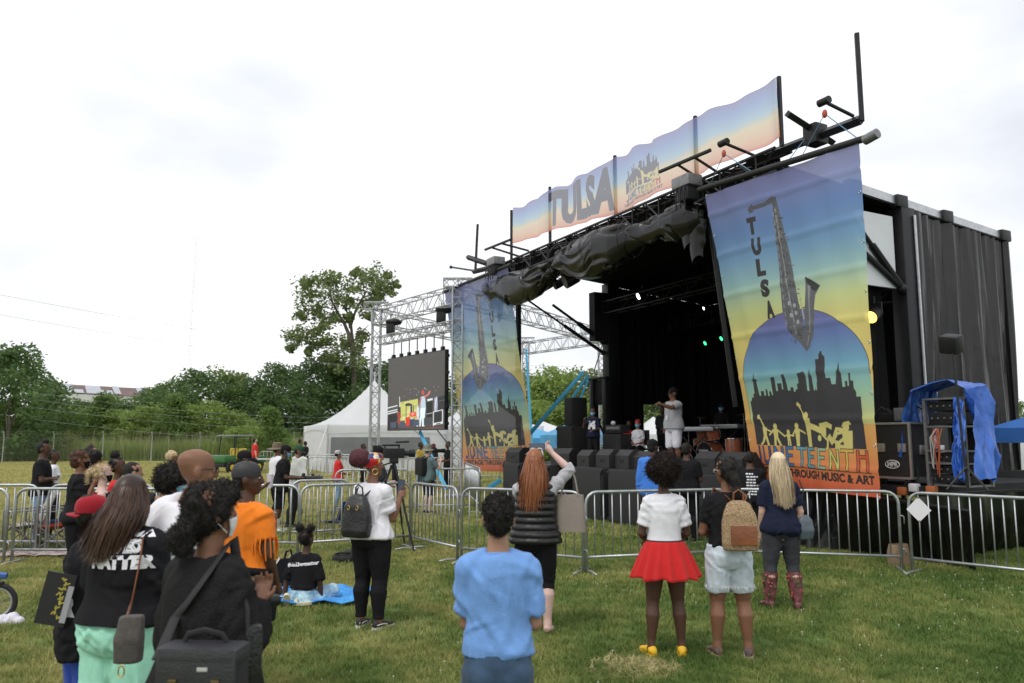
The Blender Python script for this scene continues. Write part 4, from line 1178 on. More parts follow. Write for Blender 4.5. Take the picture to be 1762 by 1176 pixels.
SLING = mat('blue_strap', (.05, .33, .55), .7, var=.1)
for i, (a, c) in enumerate(((CN + V((0, 0, HT - .3)), CN + V((-.9, .4, 0))),)):
    pass
# truss hardware: motors
for k, f in enumerate((.2, .82)):
    p = C1.lerp(CN, f) + V((0, 0, 5.62))
    t = thing('chain_motor', ['black chain motor over the left part of the screen', 'black chain motor over the right part of the screen'][k], 'motor', p)
    b = MB(); b.bbox((0, 0, .0), (.3, .3, .38), .06); b.build('motor_body', BLK, t)
    b = MB(); b.ell((.1, .02, .26), (.3, .16, .13), 12, 8); b.build('chain_bag', BLK, t)
    b = MB(); b.bar((0, 0, .2), (0, 0, .55), .018, 5); b.build('chain', GREYM, t)
# LED wall
A_, B_2 = V((gx(663, 27.7), 27.7, 0)), V((gx(763, 24.7), 24.7, 0))
zt = at(763, 601, 24.7).z; zb2 = at(763, 740, 24.7).z
d_ = (B_2 - A_); w_ = d_.length; rz0 = math.atan2(d_.y, d_.x)
led = thing('led_screen', 'big screen hung on the truss showing the singer and drums on dark grey', 'screen', A_.lerp(B_2, .5), rz0)
b = MB(); b.box((0, .09, (zt + zb2) / 2), (w_, .12, zt - zb2)); b.build('cabinet', BLK, led, smooth=False)
uv_grid('display', lambda u, v: V(((u - .5) * (w_ - .05), .02, zb2 + .03 + (zt - zb2 - .06) * v)), 1, 1, print_mat('screen_picture', led_picture().image('screen_picture'), 0, 0, .45, .32), led)
for k in range(7):
    b = MB(); x = -w_ / 2 + w_ * (k + .5) / 7
    b.tube([(x, .09, zt), (x, .09, 5.2)], .02, 5); b.bbox((x, .09, zt + .06), (.14, .1, .12), .02); b.build('hanger', BLK, led)
for k in range(5): b = MB(); b.bbox((w_ / 2 + .03, .1, zb2 + .2 + k * (zt - zb2 - .4) / 4), (.06, .1, .09), .01); b.build('side_clip', BLK, led)
# guy lines
def guy(name, a, c, w, m, label, group=None, cat='strap'):
    b = MB(); b.tube([a, c], w, 4, ry=w * .25)
    return tag(b.build(name, m, None), label, cat, group)
tn = CN + V((0, 0, 3.0))
guy('ratchet_strap', at(722, 742, 26.5), at(768, 842, 23.5), .055, SLING, 'blue strap running down from below the screen to the foot of the near truss tower')
guy('guy_wire', at(712, 740, 26), at(752, 775, 28), .012, BLK, 'black guy line slanting from under the middle of the screen', cat='guy line')
guy('guy_wire', at(752, 740, 25), at(775, 770, 24), .02, BLK, 'black guy line from the lower right corner of the screen', cat='guy line')
guy('ratchet_strap', at(1004, 640, 25.5), at(890, 772, 23.5), .06, SLING, 'widest blue strap slanting down past the tall speaker')
guy('ratchet_strap', at(1012, 645, 26.5), at(975, 700, 26.5), .045, SLING, 'short blue strap right of the widest one, above the speaker')
guy('ratchet_strap', at(1014, 650, 27), at(982, 724, 27), .035, SLING, 'narrow pale blue strap right of the speaker')
guy('ratchet_strap', at(905, 600, 37), at(916, 770, 36), .05, SLING, 'upright blue strap along the far truss tower')
guy('ratchet_strap', at(862, 826, 21.5), at(838, 842, 21), .06, SLING, 'blue strap end with a ratchet on the ground beside the left banner')
guy('guy_wire', at(1040, 582, 27.5), at(1022, 640, 27), .02, BLK, 'frayed dark cable bundle hanging from the left pillar panel', cat='cable')

# ------------------------------------------------------------------ tents
TENT = mat('tent_vinyl', (.8, .81, .83), .5, var=.03, scale=.6, trans=.42, col2=(.82, .83, .85))
WIN = mat('grey_window_panel', (.17, .18, .19), .6, var=.12, scale=1.2)
def marquee(u0, y0, w, dpt, eave, peak, label, win=None, yaw=0.0, name='marquee_tent'):
    base = V((gx(u0, y0), y0, 0))
    t = thing(name, label, 'tent', base, yaw)
    n = 14
    b = MB()
    def roof(u, v):
        # concave pyramid
        a = abs(2 * u - 1); c = abs(2 * v - 1); k = max(a, c)
        z = eave + (peak - eave) * (1 - k) ** 1.7 if k < 1 else eave
        return V((u * w, v * dpt, z))
    b.grid(roof, 28, 28); b.build('roof', TENT, t, angle=60)
    b = MB(); b.bar((w / 2, dpt / 2, peak - .1), (w / 2, dpt / 2, peak + .45), .05, 6); b.build('finial', TENT, t)
    def wall(a, c, arch):
        a, c = V(a), V(c); b = MB()
        b.grid(lambda u, v: a.lerp(c, u) + V((0, 0, eave * v)) + V((0, 0, 0)) + (c - a).normalized().cross(V((0, 0, 1))) * .04 * math.sin(u * 30) * (1 - v), 40, 6)
        return b.build('wall', TENT, t)
    wall((0, 0, 0), (w, 0, 0), 0); wall((0, dpt, 0), (0, 0, 0), 0); wall((w, 0, 0), (w, dpt, 0), 0); wall((w, dpt, 0), (0, dpt, 0), 0)
    b = MB(); b.grid(lambda u, v: V((u * w, -.05, eave - .5 + .02 + .48 * v - .42 * (1 - v) * 0 + .1 * math.sin(PI * u) * (1 - v))), 30, 2); b.build('valance', TENT, t)
    b = MB(); b.grid(lambda u, v: V((-.05, u * dpt, eave - .4 + .38 * v + .32 * (math.sin(PI * u)) * (1 - v) * .5)), 20, 2); b.build('valance', TENT, t)
    for x, y in ((0, 0), (w, 0), (0, dpt), (w, dpt)):
        b = MB(); b.bar((x, y, 0), (x, y, eave), .05, 8); b.build('pole', ALU, t)
    if win:
        b = MB(); a, c, z0, z1 = win; b.add([(a, -.09, z0), (c, -.09, z0), (c, -.09, z1), (a, -.09, z1)], [(0, 1, 2, 3)]); b.build('window', WIN, t, smooth=False, label='dark grey see-through panel in the front wall')
    b = MB(); b.bar((0, 0, eave), (-1.1, -1.0, 0), .025, 5); b.build('guy_rope', WHITEP, t)
    return t
yT = 41
wT = gx(735, yT) - gx(562, yT)
marquee(562, yT, 6.6, 6.0, 2.5, 5.15, 'white peaked marquee tent with dark grey window panel, left of the truss screen', (.15, 5.6, .75, 1.85), R(26))
marquee(748, 44, 6.2, 6.2, 2.5, 4.9, 'second white peaked tent half hidden behind the left banner', None, R(12))
def canopy(p, w, d, eave, peak, m, label, yaw=0.0, skirt=.3, name='canopy_tent'):
    t = thing(name, label, 'canopy tent', p, yaw)
    b = MB(); b.add([(-w / 2, -d / 2, eave), (w / 2, -d / 2, eave), (w / 2, d / 2, eave), (-w / 2, d / 2, eave), (0, 0, peak)], [(0, 1, 4), (1, 2, 4), (2, 3, 4), (3, 0, 4)]); b.build('canopy', m, t, smooth=False)
    b = MB(); q = [(-w / 2, -d / 2), (w / 2, -d / 2), (w / 2, d / 2), (-w / 2, d / 2)]
    for i in range(4):
        a, c = q[i], q[(i + 1) % 4]; b.add([(*a, eave - skirt), (*c, eave - skirt), (*c, eave), (*a, eave)], [(0, 1, 2, 3)])
    b.build('valance', m, t, smooth=False)
    for a in q: b = MB(); b.bar((a[0] * .98, a[1] * .98, 0), (a[0] * .98, a[1] * .98, eave), .025, 6); b.build('pole', ALU, t)
    return t
BLUEC = mat('blue_canopy', (.035, .13, .42), .6, var=.08, scale=1.5, trans=.2, col2=(.04, .16, .5))
SKYC = mat('sky_blue_canopy', (.10, .38, .68), .6, var=.06, scale=1.5, trans=.25, col2=(.1, .4, .7))
WHC = mat('white_canopy', (.75, .76, .78), .6, var=.03, scale=1.5, trans=.25, col2=(.76, .77, .78))
pc_ = SW(.55, 6.1, 0)
canopy(pc_, 3.0, 3.0, 1.98, 2.66, BLUEC, 'royal blue pop-up canopy at the right edge of the photo', SR, .28)
canopy(V((gx(992, 40), 40, 0)), 3.0, 3.0, 1.95, 2.7, SKYC, 'sky blue pop-up canopy seen between the speaker stack and the black tower', R(12), .5)
canopy(V((gx(925, 44), 44, 0)), 3.4, 3.0, 1.8, 2.3, SKYC, 'low sky blue canopy beside the left banner', R(5), .6)
canopy(V((gx(935, 52), 52, 0)), 4, 4, 1.9, 2.9, WHC, 'white canopy roof behind the low sky blue one', R(20), .5)
canopy(V((gx(1126, 44), 44, 0)), 2.0, 2.6, 2.0, 3.0, WHC, 'small white tent seen through the doorway behind the singer', R(8), 1.95)
bxx = thing('white_trailer', 'white box trailer standing under the blue canopy behind the stair rail', 'trailer', (gx(1745, 24), 24, 0), R(-10))
b = MB(); b.bbox((0, 0, 1.15), (3.6, 2, 1.7), .05); b.build('body', WHITEP, bxx); b = MB(); b.bbox((0, -1.0, .55), (3.6, .1, .45), .02); b.build('skirt', BLK, bxx)
for x in (-.9, .9):
    b = MB(); b.cyl((x, -1.02, .33), (x, -.8, .33), .33, 16); b.build('wheel', BLK, bxx)

# ------------------------------------------------------------------ speakers and gear
GRILL = mat('speaker_grille', (.014, .014, .015), .65, var=.3, scale=60, bump=.4, bscale=220)
SPK = mat('speaker_paint', (.014, .014, .015), .6, var=.2, scale=20, bump=.2, bscale=90)
def subwoofer(x, y, w, h, d, label, z=0.0, rz=0.0, group=None):
    t = st('subwoofer', label, 'speaker', x, y, z, group, rz)
    b = MB(); b.bbox((0, d / 2, h / 2), (w, d, h), .02); b.build('cabinet', SPK, t)
    b = MB(); b.bbox((0, -.012, h / 2), (w - .08, .03, h - .08), .008); b.build('grille', GRILL, t)
    for sx in (-1, 1):
        for zz in (.08, h - .08):
            b = MB(); b.bbox((sx * (w / 2 - .03), -.01, zz), (.07, .05, .08), .015); b.build('corner', BLK, t)
    return t
def wedge_mon(p, label, yaw=0.0, s=1.0):
    t = st('stage_monitor', label, 'speaker', *p, None, yaw)
    b = MB()
    prof = [(-.30, 0), (.27, 0), (.30, .12), (.06, .44), (-.16, .44), (-.30, .30)]
    w = .36
    n = len(prof)
    vs = [(-w * s, a * s, c * s) for a, c in prof] + [(w * s, a * s, c * s) for a, c in prof]
    b.add(vs, [tuple(range(n)), tuple(range(2 * n - 1, n - 1, -1))] + [(i, i + n, (i + 1) % n + n, (i + 1) % n) for i in range(n)])
    b.build('cabinet', SPK, t, smooth=False)
    b = MB(); b.add([(-w * .93 * s, .305 * s, .14 * s), (w * .93 * s, .305 * s, .14 * s), (w * .93 * s, .08 * s, .435 * s), (-w * .93 * s, .08 * s, .435 * s)], [(0, 1, 2, 3)]); b.build('grille', GRILL, t, smooth=False)
    b = MB(); b.bbox((0, -.295 * s, .2 * s), (.2 * s, .02, .12 * s), .005); b.build('handle', BLK, t)
    return t
for i, (ua, ub, lab) in enumerate(((866, 894, 'black subwoofer at the far left end of the stage front'), (905, 945, 'black subwoofer hidden behind the red-haired woman'), (985, 1036, 'black subwoofer right of the red-haired woman, left of the tall panel'), (1046, 1107, 'black subwoofer left of the blue-shirted man'), (1190, 1256, 'black subwoofer between the white-shirted woman and the backpack woman'))):
    a, c = S(ua, 800, -.95), S(ub, 800, -.95)
    subwoofer((a.x + c.x) / 2, -.95, c.x - a.x, 1.14, .9, lab)
mons = [(893, 'stage monitor nearest the left banner'), (974, 'stage monitor just right of the raised phone'), (1018, 'stage monitor in front of the boy on stage'), (1052, 'stage monitor in front of the amplifier'), (1086, 'stage monitor in front of the seated girl'), (1116, 'stage monitor beside the blue-shirted man'), (1230, 'big stage monitor in front of the drums'), (1272, 'stage monitor half hidden by the big banner')]
for u, lab in mons:
    p = S(u, 800, -.5); wedge_mon((p.x, -.45, 1.145 if u not in (1116, 1018) else 1.12), lab, R(random.uniform(-14, 14)), .9)
# left PA
p = S(962, 775, 1.0)
subwoofer(p.x, 1.2, .9, 1.04, .9, 'black bass speaker under the tall speaker at the left of the stage', DZ)
t = st('tall_speaker', 'tall black speaker standing on the bass speaker at stage left', 'speaker', p.x + .12, 1.25, DZ + 1.045)
b = MB(); b.bbox((0, .25, .4), (.46, .48, .8), .02); b.build('cabinet', SPK, t)
b = MB(); b.bbox((0, 0, .4), (.4, .03, .74), .008); b.build('grille', GRILL, t)
b = MB(); b.bbox((-.232, .2, .55), (.012, .16, .1), .003); b.build('handle', GREYM, t)
p = S(1034, 775, 2.3)
t = st('black_tower', 'black frame tower with a solid upper panel beside the left pillar', 'tower', p.x, 2.3, DZ)
for dx in (-.33, .33):
    b = MB(); b.bbox((dx, 0, 1.2), (.18, .2, 2.4), .01); b.build('post', BLK, t)
b = MB(); b.bbox((.05, .05, 2.02), (.56, .14, .72), .01); b.build('panel', BLKP, t)
b = MB(); b.bbox((0, 0, 2.43), (.9, .24, .06), .01); b.build('cap', BLK, t)
b = MB(); b.bar((-.3, .05, 1.3), (.35, .05, .5), .035, 6); b.build('brace', BLK, t)
b = MB(); b.bbox((-.36, -.105, 2.0), (.05, .012, .5), .003); b.build('label_strip', GREYM, t)
# guitar amp and head
p = S(1063, 775, 1.6)
t = st('amplifier', 'black amplifier cabinet with a smaller amp head on top', 'amplifier', p.x, 1.6, DZ)
b = MB(); b.bbox((0, 0, .4), (.78, .4, .8), .02); b.build('cabinet', SPK, t)
b = MB(); b.bbox((0, -.205, .38), (.7, .02, .68), .006); b.build('grille', GRILL, t)
hd_ = MB(); hd_.bbox((0, 0, .93), (.7, .3, .22), .02); ah = hd_.build('amp_head', SPK, t)
b = MB(); b.bbox((0, -.155, .95), (.6, .012, .09), .003); b.build('control_panel', GREYM, ah)
for k in range(8): b = MB(); b.cyl((-.24 + .065 * k, -.16, .95), (-.24 + .065 * k, -.185, .95), .018, 8); b.build('knob', ALU, ah)
b = MB(); b.ell((-.18, 0, 1.09), (.07, .07, .06), 10, 7); b.build('cup', WHITEP, t)
# drum kit
WOODD = mat('drum_lacquer', (.42, .12, .05), .22, var=.25, scale=5, coat=.5)
CHROME = mat('chrome', (.7, .7, .72), .18, 1.0)
SKIN_D = mat('drum_head', (.7, .68, .63), .5)
BRASS = mat('cymbal_bronze', (.55, .42, .18), .3, .9)
pd_ = S(1222, 778, 3.6)
kit = st('drum_kit', 'copper red drum kit with chrome hoops on the dark stage', 'drum kit', pd_.x, 3.6, DZ)
def drum(name, c, r, h, ax, parent, front=None):
    c = V(c); a = V(ax).normalized()
    b = MB(); b.tube([c - a * h / 2, c + a * h / 2], r, 24); d = b.build(name, WOODD, parent)
    for sg_ in (-1, 1):
        b = MB(); q = V((0, 0, 1)).rotation_difference(a).to_matrix()
        b.tube([c + a * (h / 2 * sg_) + q @ V((r * 1.03 * math.cos(k * PI / 12), r * 1.03 * math.sin(k * PI / 12), 0)) for k in range(24)], .014, 6, True); b.build('hoop', CHROME, d)
        b = MB(); b.tube([c + a * (h / 2 * sg_ * 1.0), c + a * (h / 2 * sg_ * 1.02)], r * .96, 24); b.build('head', front if (front and sg_ < 0) else SKIN_D, d)
    for k in range(6):
        q = V((0, 0, 1)).rotation_difference(a).to_matrix(); o = q @ V((r * 1.02 * math.cos(k * PI / 3), r * 1.02 * math.sin(k * PI / 3), 0))
        b = MB(); b.bar(c + o - a * h * .46, c + o + a * h * .46, .009, 5); b.ell(c + o, .018, 6, 4); b.build('lug', CHROME, d)
    return d
bd = drum('bass_drum', (0, 0, .3), .29, .4, (0, 1, 0), kit, mat('black_head', (.012, .012, .012), .3))
v_, t_ = text_tris('YAMAHA', .09, .004)
b = MB(); b.add([(x - .02, -.215, .36 + y) for x, y in v_], t_); b.build('maker_lettering', WHITEP, bd, smooth=False)
drum('rack_tom', (-.2, -.05, .78), .15, .24, (0, -.35, 1), kit); drum('rack_tom', (.2, -.05, .8), .17, .26, (0, -.35, 1), kit)
drum('floor_tom', (.72, .15, .48), .21, .4, (0, 0, 1), kit); drum('snare_drum', (-.6, .2, .6), .18, .16, (0, -.1, 1), kit)
for i, (x, y, z, r_) in enumerate(((-.75, .35, 1.25, .22), (.75, .5, 1.3, .24), (-.95, .1, .9, .18), (1.05, .3, 1.15, .2))):
    b = MB(); b.bar((x, y, .3), (x, y, z), .014, 6)
    for k in range(3): b.bar((x, y, .35), (x + .25 * math.cos(k * 2.1), y + .25 * math.sin(k * 2.1), 0), .012, 5)
    s_ = b.build('stand', CHROME, kit)
    b = MB(); b.tube([(x, y, z - .01), (x, y, z + .004), (x, y, z + .02)], [r_, r_ * .5, .02], 20, cap=True); b.build('cymbal', BRASS, s_)
for dx in (.58, .72, .86):
    b = MB(); b.bar((dx, .15 + (.2 if dx == .72 else -.1), 0), (dx, .15 + (.2 if dx == .72 else -.1), .5), .012, 5); b.build('leg', CHROME, kit)
# keyboards
KEYW = mat('white_keys', (.75, .75, .74), .4)
def keyboard(u, yl, L_, z, label, yaw=0.0):
    p = S(u, 740, yl)
    t = st('keyboard', label, 'keyboard', p.x, yl, DZ, None, yaw)
    b = MB(); b.bbox((0, 0, z), (L_, .34, .1), .015); b.build('case', mat('silver_case', (.33, .34, .36), .4, .5), t)
    b = MB(); b.box((0, -.09, z + .055), (L_ * .92, .14, .012)); b.build('keybed', KEYW, t, smooth=False)
    b = MB()
    n = int(L_ / .045)
    for k in range(n):
        if k % 7 not in (2, 6): b.box((-L_ * .46 + (k + .9) * L_ * .92 / n, -.06, z + .066), (.02, .09, .016))
    o = b.build('black_keys', BLK, t, smooth=False); o['kind'] = 'stuff'
    for sx in (-.35, .35):
        b = MB(); b.bar((sx * L_, -.2, 0), (-sx * L_, .1, z - .05), .02, 6); b.build('stand_leg', BLK, t)
    return t
keyboard(1192, 3.2, 1.2, .92, 'keyboard on a stand just behind the singer', R(30))
keyboard(1243, 4.6, 1.5, 1.0, 'long silver keyboard behind the drums')
# flight cases and racks on the wing
FC = mat('flight_case', (.02, .02, .024), .5, var=.2, scale=20)
def flightcase(c, size, label, logo=None, yaw=0.0, open_front=True):
    w, d, h = size
    t = st('flight_case', label, 'flight case', *c, None, yaw)
    b = MB(); b.box((0, 0, h / 2 + .1), (w, d, h)); b.build('shell', FC, t, smooth=False)
    b = MB()
    for sx in (-1, 1):
        for sy in (-1, 1): b.box((sx * w / 2, sy * d / 2, h / 2 + .1), (.035, .035, h + .02))
        for z in (.1, h + .1):
            b.box((sx * w / 2, 0, z), (.033, d - .04, .033))
    for sy in (-1, 1):
        for z in (.1, h + .1): b.box((0, sy * d / 2, z), (w - .04, .033, .033))
    b.build('edging', ALU, t, smooth=False)
    for sx in (-1, 1):
        for sy in (-1, 1): b = MB(); b.cyl((sx * w * .4 - .02, sy * d * .38, .05), (sx * w * .4 + .02, sy * d * .38, .05), .05, 10); b.build('castor', BLK, t)
    return t
pr = S(1532, 790, .0)
fcs = flightcase((pr.x, .55, DZ - .01), (.62, 1.0, .82), 'black flight case with silver edges, right of the big banner')
for k in (-.22, .22):
    b = MB(); b.bbox((.318, k, .52), (.02, .14, .14), .004); b.build('latch', ALU, fcs)
    b = MB(); b.bbox((k * .8, -.51, .55), (.13, .02, .13), .004); b.build('latch', ALU, fcs)
b = MB(); b.tube([(.12 * math.cos(k * PI / 10), -.512, .3 + .06 * math.sin(k * PI / 10)) for k in range(20)], .008, 4, True)
v_, t_ = text_tris('MPR', .09, .006)
b.add([(x, -.512, .3 + y) for x, y in v_], t_); b.build('stencil', WHITEP, fcs, smooth=False)
flightcase((pr.x - .75, .7, DZ - .01), (.7, .9, .8), 'flight case mostly hidden behind the edge of the big banner')
t = st('mixing_desk', 'small mixer and cables lying on top of the silver edged case', 'mixer', pr.x - .1, .5, DZ + .93)
b = MB(); b.bbox((0, 0, .08), (.5, .4, .14), .02); b.build('case', BLK, t)
b = MB(); b.bbox((.1, -.22, .12), (.16, .06, .2), .01); b.build('front_box', GREYM, t)
b = MB()
for k in range(7): b.tube([(-.2 + .06 * k, 0, .15), (-.3 + .1 * k, -.1, .25 - .03 * (k % 3)), (-.45 + .15 * k, -.05, .14)], .012, 5)
b.build('cables', BLK, t)
# equipment rack under blue tarp
pk = S(1612, 808, -.05)
rk = st('equipment_rack', 'tall open equipment rack full of wires, wrapped by the blue tarp', 'rack', pk.x, .5, DZ - .01)
b = MB()
for sx in (-1, 1):
    for y in (-.35, .3): b.box((sx * .33, y, .72), (.05, .05, 1.44))
for z in (.02, .38, .58, .98, 1.44): b.box((0, -.03, z), (.7, .7, .03))
b.build('frame', GREYM, rk, smooth=False)
b = MB(); b.box((0, .3, .72), (.62, .03, 1.4)); b.build('back_panel', BLK, rk, smooth=False)
for z, h in ((.12, .13), (.28, .13), (.48, .14), (1.12, .2), (1.32, .16)):
    b = MB(); b.bbox((0, -.1, z), (.58, .45, h), .008); u_ = b.build('rack_unit', BLKP, rk)
    for k in range(5): b = MB(); b.bbox((-.22 + .11 * k, -.335, z), (.03, .02, .03), .004); b.build('knob', GREYM, u_)
wc_ = [mat('orange_wire', (.4, .12, .04), .6), mat('white_wire', (.4, .4, .39), .6), mat('red_wire', (.45, .06, .04), .6)]
for k in range(6):
    b = MB(); x = random.uniform(-.2, .2)
    b.tube([(x, -.36, .95), (x + random.uniform(-.1, .1), -.42, .8), (x + random.uniform(-.12, .12), -.4, .6), (x + random.uniform(-.1, .1), -.37, random.uniform(.1, .4))], .011, 5); b.build('wire', wc_[k % 3], rk)
b = MB(); b.cyl((-.2, -.3, .62), (-.2, -.3, .8), .06, 12); b.cyl((-.2, -.3, .8), (-.2, -.3, .84), .03, 10); b.build('bottle', WHITEP, rk)
BT = mat('blue_poly_tarp', (.028, .10, .44), .28, var=.2, scale=2.5, bump=.5, bscale=7, spec=.5, col2=(.04, .14, .52))
rk.scale = (.88,) * 3
tp = st('blue_tarp', 'crumpled bright blue tarp draped over the equipment rack', 'tarp', pk.x, .5, DZ); tp.scale = (.88,) * 3
b = MB()
def tf(u, v):
    # u along the drape from the left hem over the top to the right hem; v front to back
    a = -1.25 + 2.6 * u
    if a < -.42: x, z = -.46 - (-.42 - a) * .25, 1.56 - (-.42 - a) * 1.35
    elif a > .42: x, z = .44 + (a - .42) * .12, 1.56 - (a - .42) * 1.6
    else: x, z = a * 1.1, 1.56 + .1 * math.cos(a * 3.4)
    y = -.5 + (.82 if a < .3 else .40) * v - (.28 * (a - .3) * (1 - v) if a > .3 else 0) - (.12 * (-a - .4) * (1 - v) if a < -.4 else 0)
    n = ridge(x * 1.5 + 3, y * 3.4 + .5 * z, z * .7) * .13 + ridge(x * 3, y * 5 + 9, z * 1.2) * .045 + ridge(x * 9, y * 11, z * 9) * .012
    return V((x + n * (1 if a > 0 else -1) * (abs(a) > .4), y + n * .7, z + n * .5))
b.grid(tf, 70, 30); o = b.build('sheet', BT, tp)
b = MB()
b.grid(lambda u, v: V((.22 + .5 * u * .6 + .06 * ridge(u * 4, v * 1.5, 2), -.56 - .25 * u + .12 * ridge(u * 3.5 + v, v * 1.1, 5) + .05 * ridge(u * 8, v * 4, 9) - .1 * (1 - v), .05 + 1.4 * v - .1 * u * v + .1 * ridge(u * 4, 0, 3) * (1 - v))), 44, 44); o = b.build('front_flap', BT, tp)
wv = o.modifiers.new('s', 'SOLIDIFY'); wv.thickness = .01
b = MB(); p1 = SX(1660, 655, pk.x + .62)
t = st('mic_stand', 'thin black stand with a dark box on top, in front of the blue tarp', 'stand', pk.x + .62, -.35, DZ)
b.bar((0, 0, 0), (-.08, 0, 2.0), .018, 6); b.build('pole', BLK, t)
b = MB(); b.bbox((-.12, .05, 1.98), (.26, .2, .26), .04, (.3, .2, 0)); b.build('light_box', BLK, t)
b = MB()
for k in range(3): b.bar((0, 0, .3), (.28 * math.cos(k * 2.1), .28 * math.sin(k * 2.1), 0), .014, 5)
b.build('legs', BLK, t)
# stair with hand rails at the right end
ps = SX(1712, 820, 1.3)
t = st('stair_rail', 'silver tube hand rails of the stair behind the blue tarp', 'hand rail', 1.2, 3.0, 0)
for y in (0, .8):
    b = MB(); b.tube([(-.35, y, DZ + .95), (.35, y, DZ + .85), (1.6, y, .9), (1.6, y, 0)], .025, 8); b.build('rail', ALU, t)
    b = MB(); b.tube([(-.3, y, DZ + .55), (.35, y, DZ + .45), (1.6, y, .5)], .02, 8); b.build('rail', ALU, t)
for k in range(5): b = MB(); b.bbox((.5 + .25 * k, .4, DZ - .2 - .2 * k), (.28, .8, .04), .005); b.build('tread', GREYM, t)
# clutter under the wing
for k, (u, v, m) in enumerate(((1590, 838, 'orange_wire'), (1610, 832, 'white_panel'), (1640, 836, 'orange_wire'))):
    p = S(u, v, .5); t = st('cable_box', ['orange connector box hanging under the wing', 'pale box on the wing underside', 'second orange connector under the wing'][k], 'box', p.x, .0, p.z - .05)
    b = MB(); b.bbox((0, 0, 0), (.14, .1, .12), .02); b.build('box_body', MATS[m], t); b = MB(); b.tube([(0, 0, .05), (.05, .05, .15), (.0, .1, .3)], .012, 5); b.build('lead', BLK, t)

# ------------------------------------------------------------------ crowd barriers
BAR = mat('galvanised_steel', (.40, .42, .43), .42, .75, var=.18, scale=9, bump=.1, bscale=60)
def barrier_meshes(L_):
    h, r = 1.06, .021
    fr = MB(); c = .16
    pts = [(-L_ / 2, 0, .02), (-L_ / 2, 0, h - c)] + [(-L_ / 2 + c - c * math.cos(a), 0, h - c + c * math.sin(a)) for a in (PI / 8, PI / 4, 3 * PI / 8, PI / 2)] + [(L_ / 2 - c + c * math.sin(a), 0, h - c + c * math.cos(a)) for a in (0, PI / 8, PI / 4, 3 * PI / 8, PI / 2)] + [(L_ / 2, 0, .02)]
    fr.tube(pts, r, 8); fr.bar((-L_ / 2, 0, .2), (L_ / 2, 0, .2), r * .9, 8)
    bm_ = MB(); bm_.bar((0, 0, .2), (0, 0, h - .01), .0095, 6)
    ft = MB(); ft.tube([(0, -.3, .015), (0, -.18, .03), (0, .18, .03), (0, .3, .015)], .018, 6)
    hk = MB(); hk.tube([(0, 0, .02), (.045, 0, .02), (.06, 0, 0), (.06, 0, -.09)], .009, 5)
    hk.tube([(0, 0, -.42), (.045, 0, -.42), (.06, 0, -.44), (.06, 0, -.5)], .009, 5)
    return fr.mesh('frame', BAR), bm_.mesh('bar', BAR), ft.mesh('foot', BAR), hk.mesh('hook', BAR)
BARM = {}
def barrier(p, q, label, group=None, nb=None):
    p, q = V(p), V(q); d = q - p; L_ = round(d.length, 1)
    if L_ not in BARM: BARM[L_] = barrier_meshes(L_)
    fr, bm_, ft, hk = BARM[L_]
    t = thing('crowd_barrier', label, 'barrier', (p + q) / 2, math.atan2(d.y, d.x), group)
    link('frame', fr, t)
    n = nb or int(L_ / .125)
    for i in range(1, n): o = link('bar', bm_, t); o.location = (-L_ / 2 + L_ * i / n, 0, 0)
    for sx in (-1, 1): o = link('foot', ft, t); o.location = (sx * (L_ / 2 - .02), 0, 0)
    o = link('hook', hk, t); o.location = (L_ / 2, 0, .72)
    return t
def gd(u, d): return V((gx(u, d), d, 0))
BG_ = 'steel crowd barriers around the stage'
near_b = [((-235, 11.6), (4, 11.5), 'steel barrier cut by the left edge, nearest row'), ((21, 11.5), (292, 11.45), 'steel barrier in front of the red folding chair, nearest row on the left'),
          ((-150, 12.4), (58, 12.4), 'steel barrier at the left edge, second row'), ((74, 12.4), (262, 12.5), 'steel barrier behind the woman in black, second row'), ((266, 12.5), (512, 12.25), 'steel barrier in front of the man holding a camera'),
          ((517, 12.25), (703, 13.1), 'steel barrier behind the woman with the black backpack'), ((707, 13.0), (787, 11.75), 'short-looking steel barrier turned towards the camera, in front of the photographer in the bucket hat'),
          ((792, 11.65), (1006, 10.75), 'steel barrier behind the boy in blue, beside the red-haired woman'), ((1009, 10.75), (1257, 11.4), 'steel barrier behind the woman in the red skirt'),
          ((1261, 11.4), (1553, 10.85), 'steel barrier behind the blonde woman, under the big banner'), ((1568, 10.72), (1890, 9.2), 'steel barrier at the right edge carrying the white diamond sign')]
for a, c, l in near_b: barrier(gd(*a), gd(*c), l, BG_)
for a, c, l in [((498, 13.6), (600, 14.0), 'barrier end behind the camera man and the blue folding chair'), ((574, 18.2), (706, 18.6), 'barrier behind the headwrap woman, standing between two rows'), ((716, 18.9), (826, 19.2), 'barrier in front of the photographer, beside the near truss tower'), ((826, 19.2), (800, 24), 'barrier running back beside the left banner')]:
    barrier(gd(*a), gd(*c), l, BG_)
FG = 'far steel barriers in front of the white tent'
for k, (u0, u1, y) in enumerate(((446, 520, 44), (524, 606, 35.5), (609, 692, 35), (695, 778, 34.5), (778, 860, 34), (530, 612, 31), (700, 790, 30))):
    barrier(gd(u0, y), gd(u1, y - .4), 'far steel barrier standing before the white tent', FG, 12)
sgn = thing('diamond_sign', 'white diamond sign tied to the right-hand barrier', 'sign', gd(1586, 10.62) + V((0, -.03, .84)), math.atan2(-1.5, 1.9))
b = MB(); b.add([(0, -.006, -.16), (.15, -.006, 0), (.0, -.006, .17), (-.15, -.006, 0), (0, .0, -.16), (.15, .0, 0), (.0, .0, .17), (-.15, .0, 0)], [(0, 1, 2, 3), (7, 6, 5, 4), (0, 4, 5, 1), (1, 5, 6, 2), (2, 6, 7, 3), (3, 7, 4, 0)]); b.build('plate', mat('sign_white', (.72, .72, .74), .5), sgn, smooth=False)
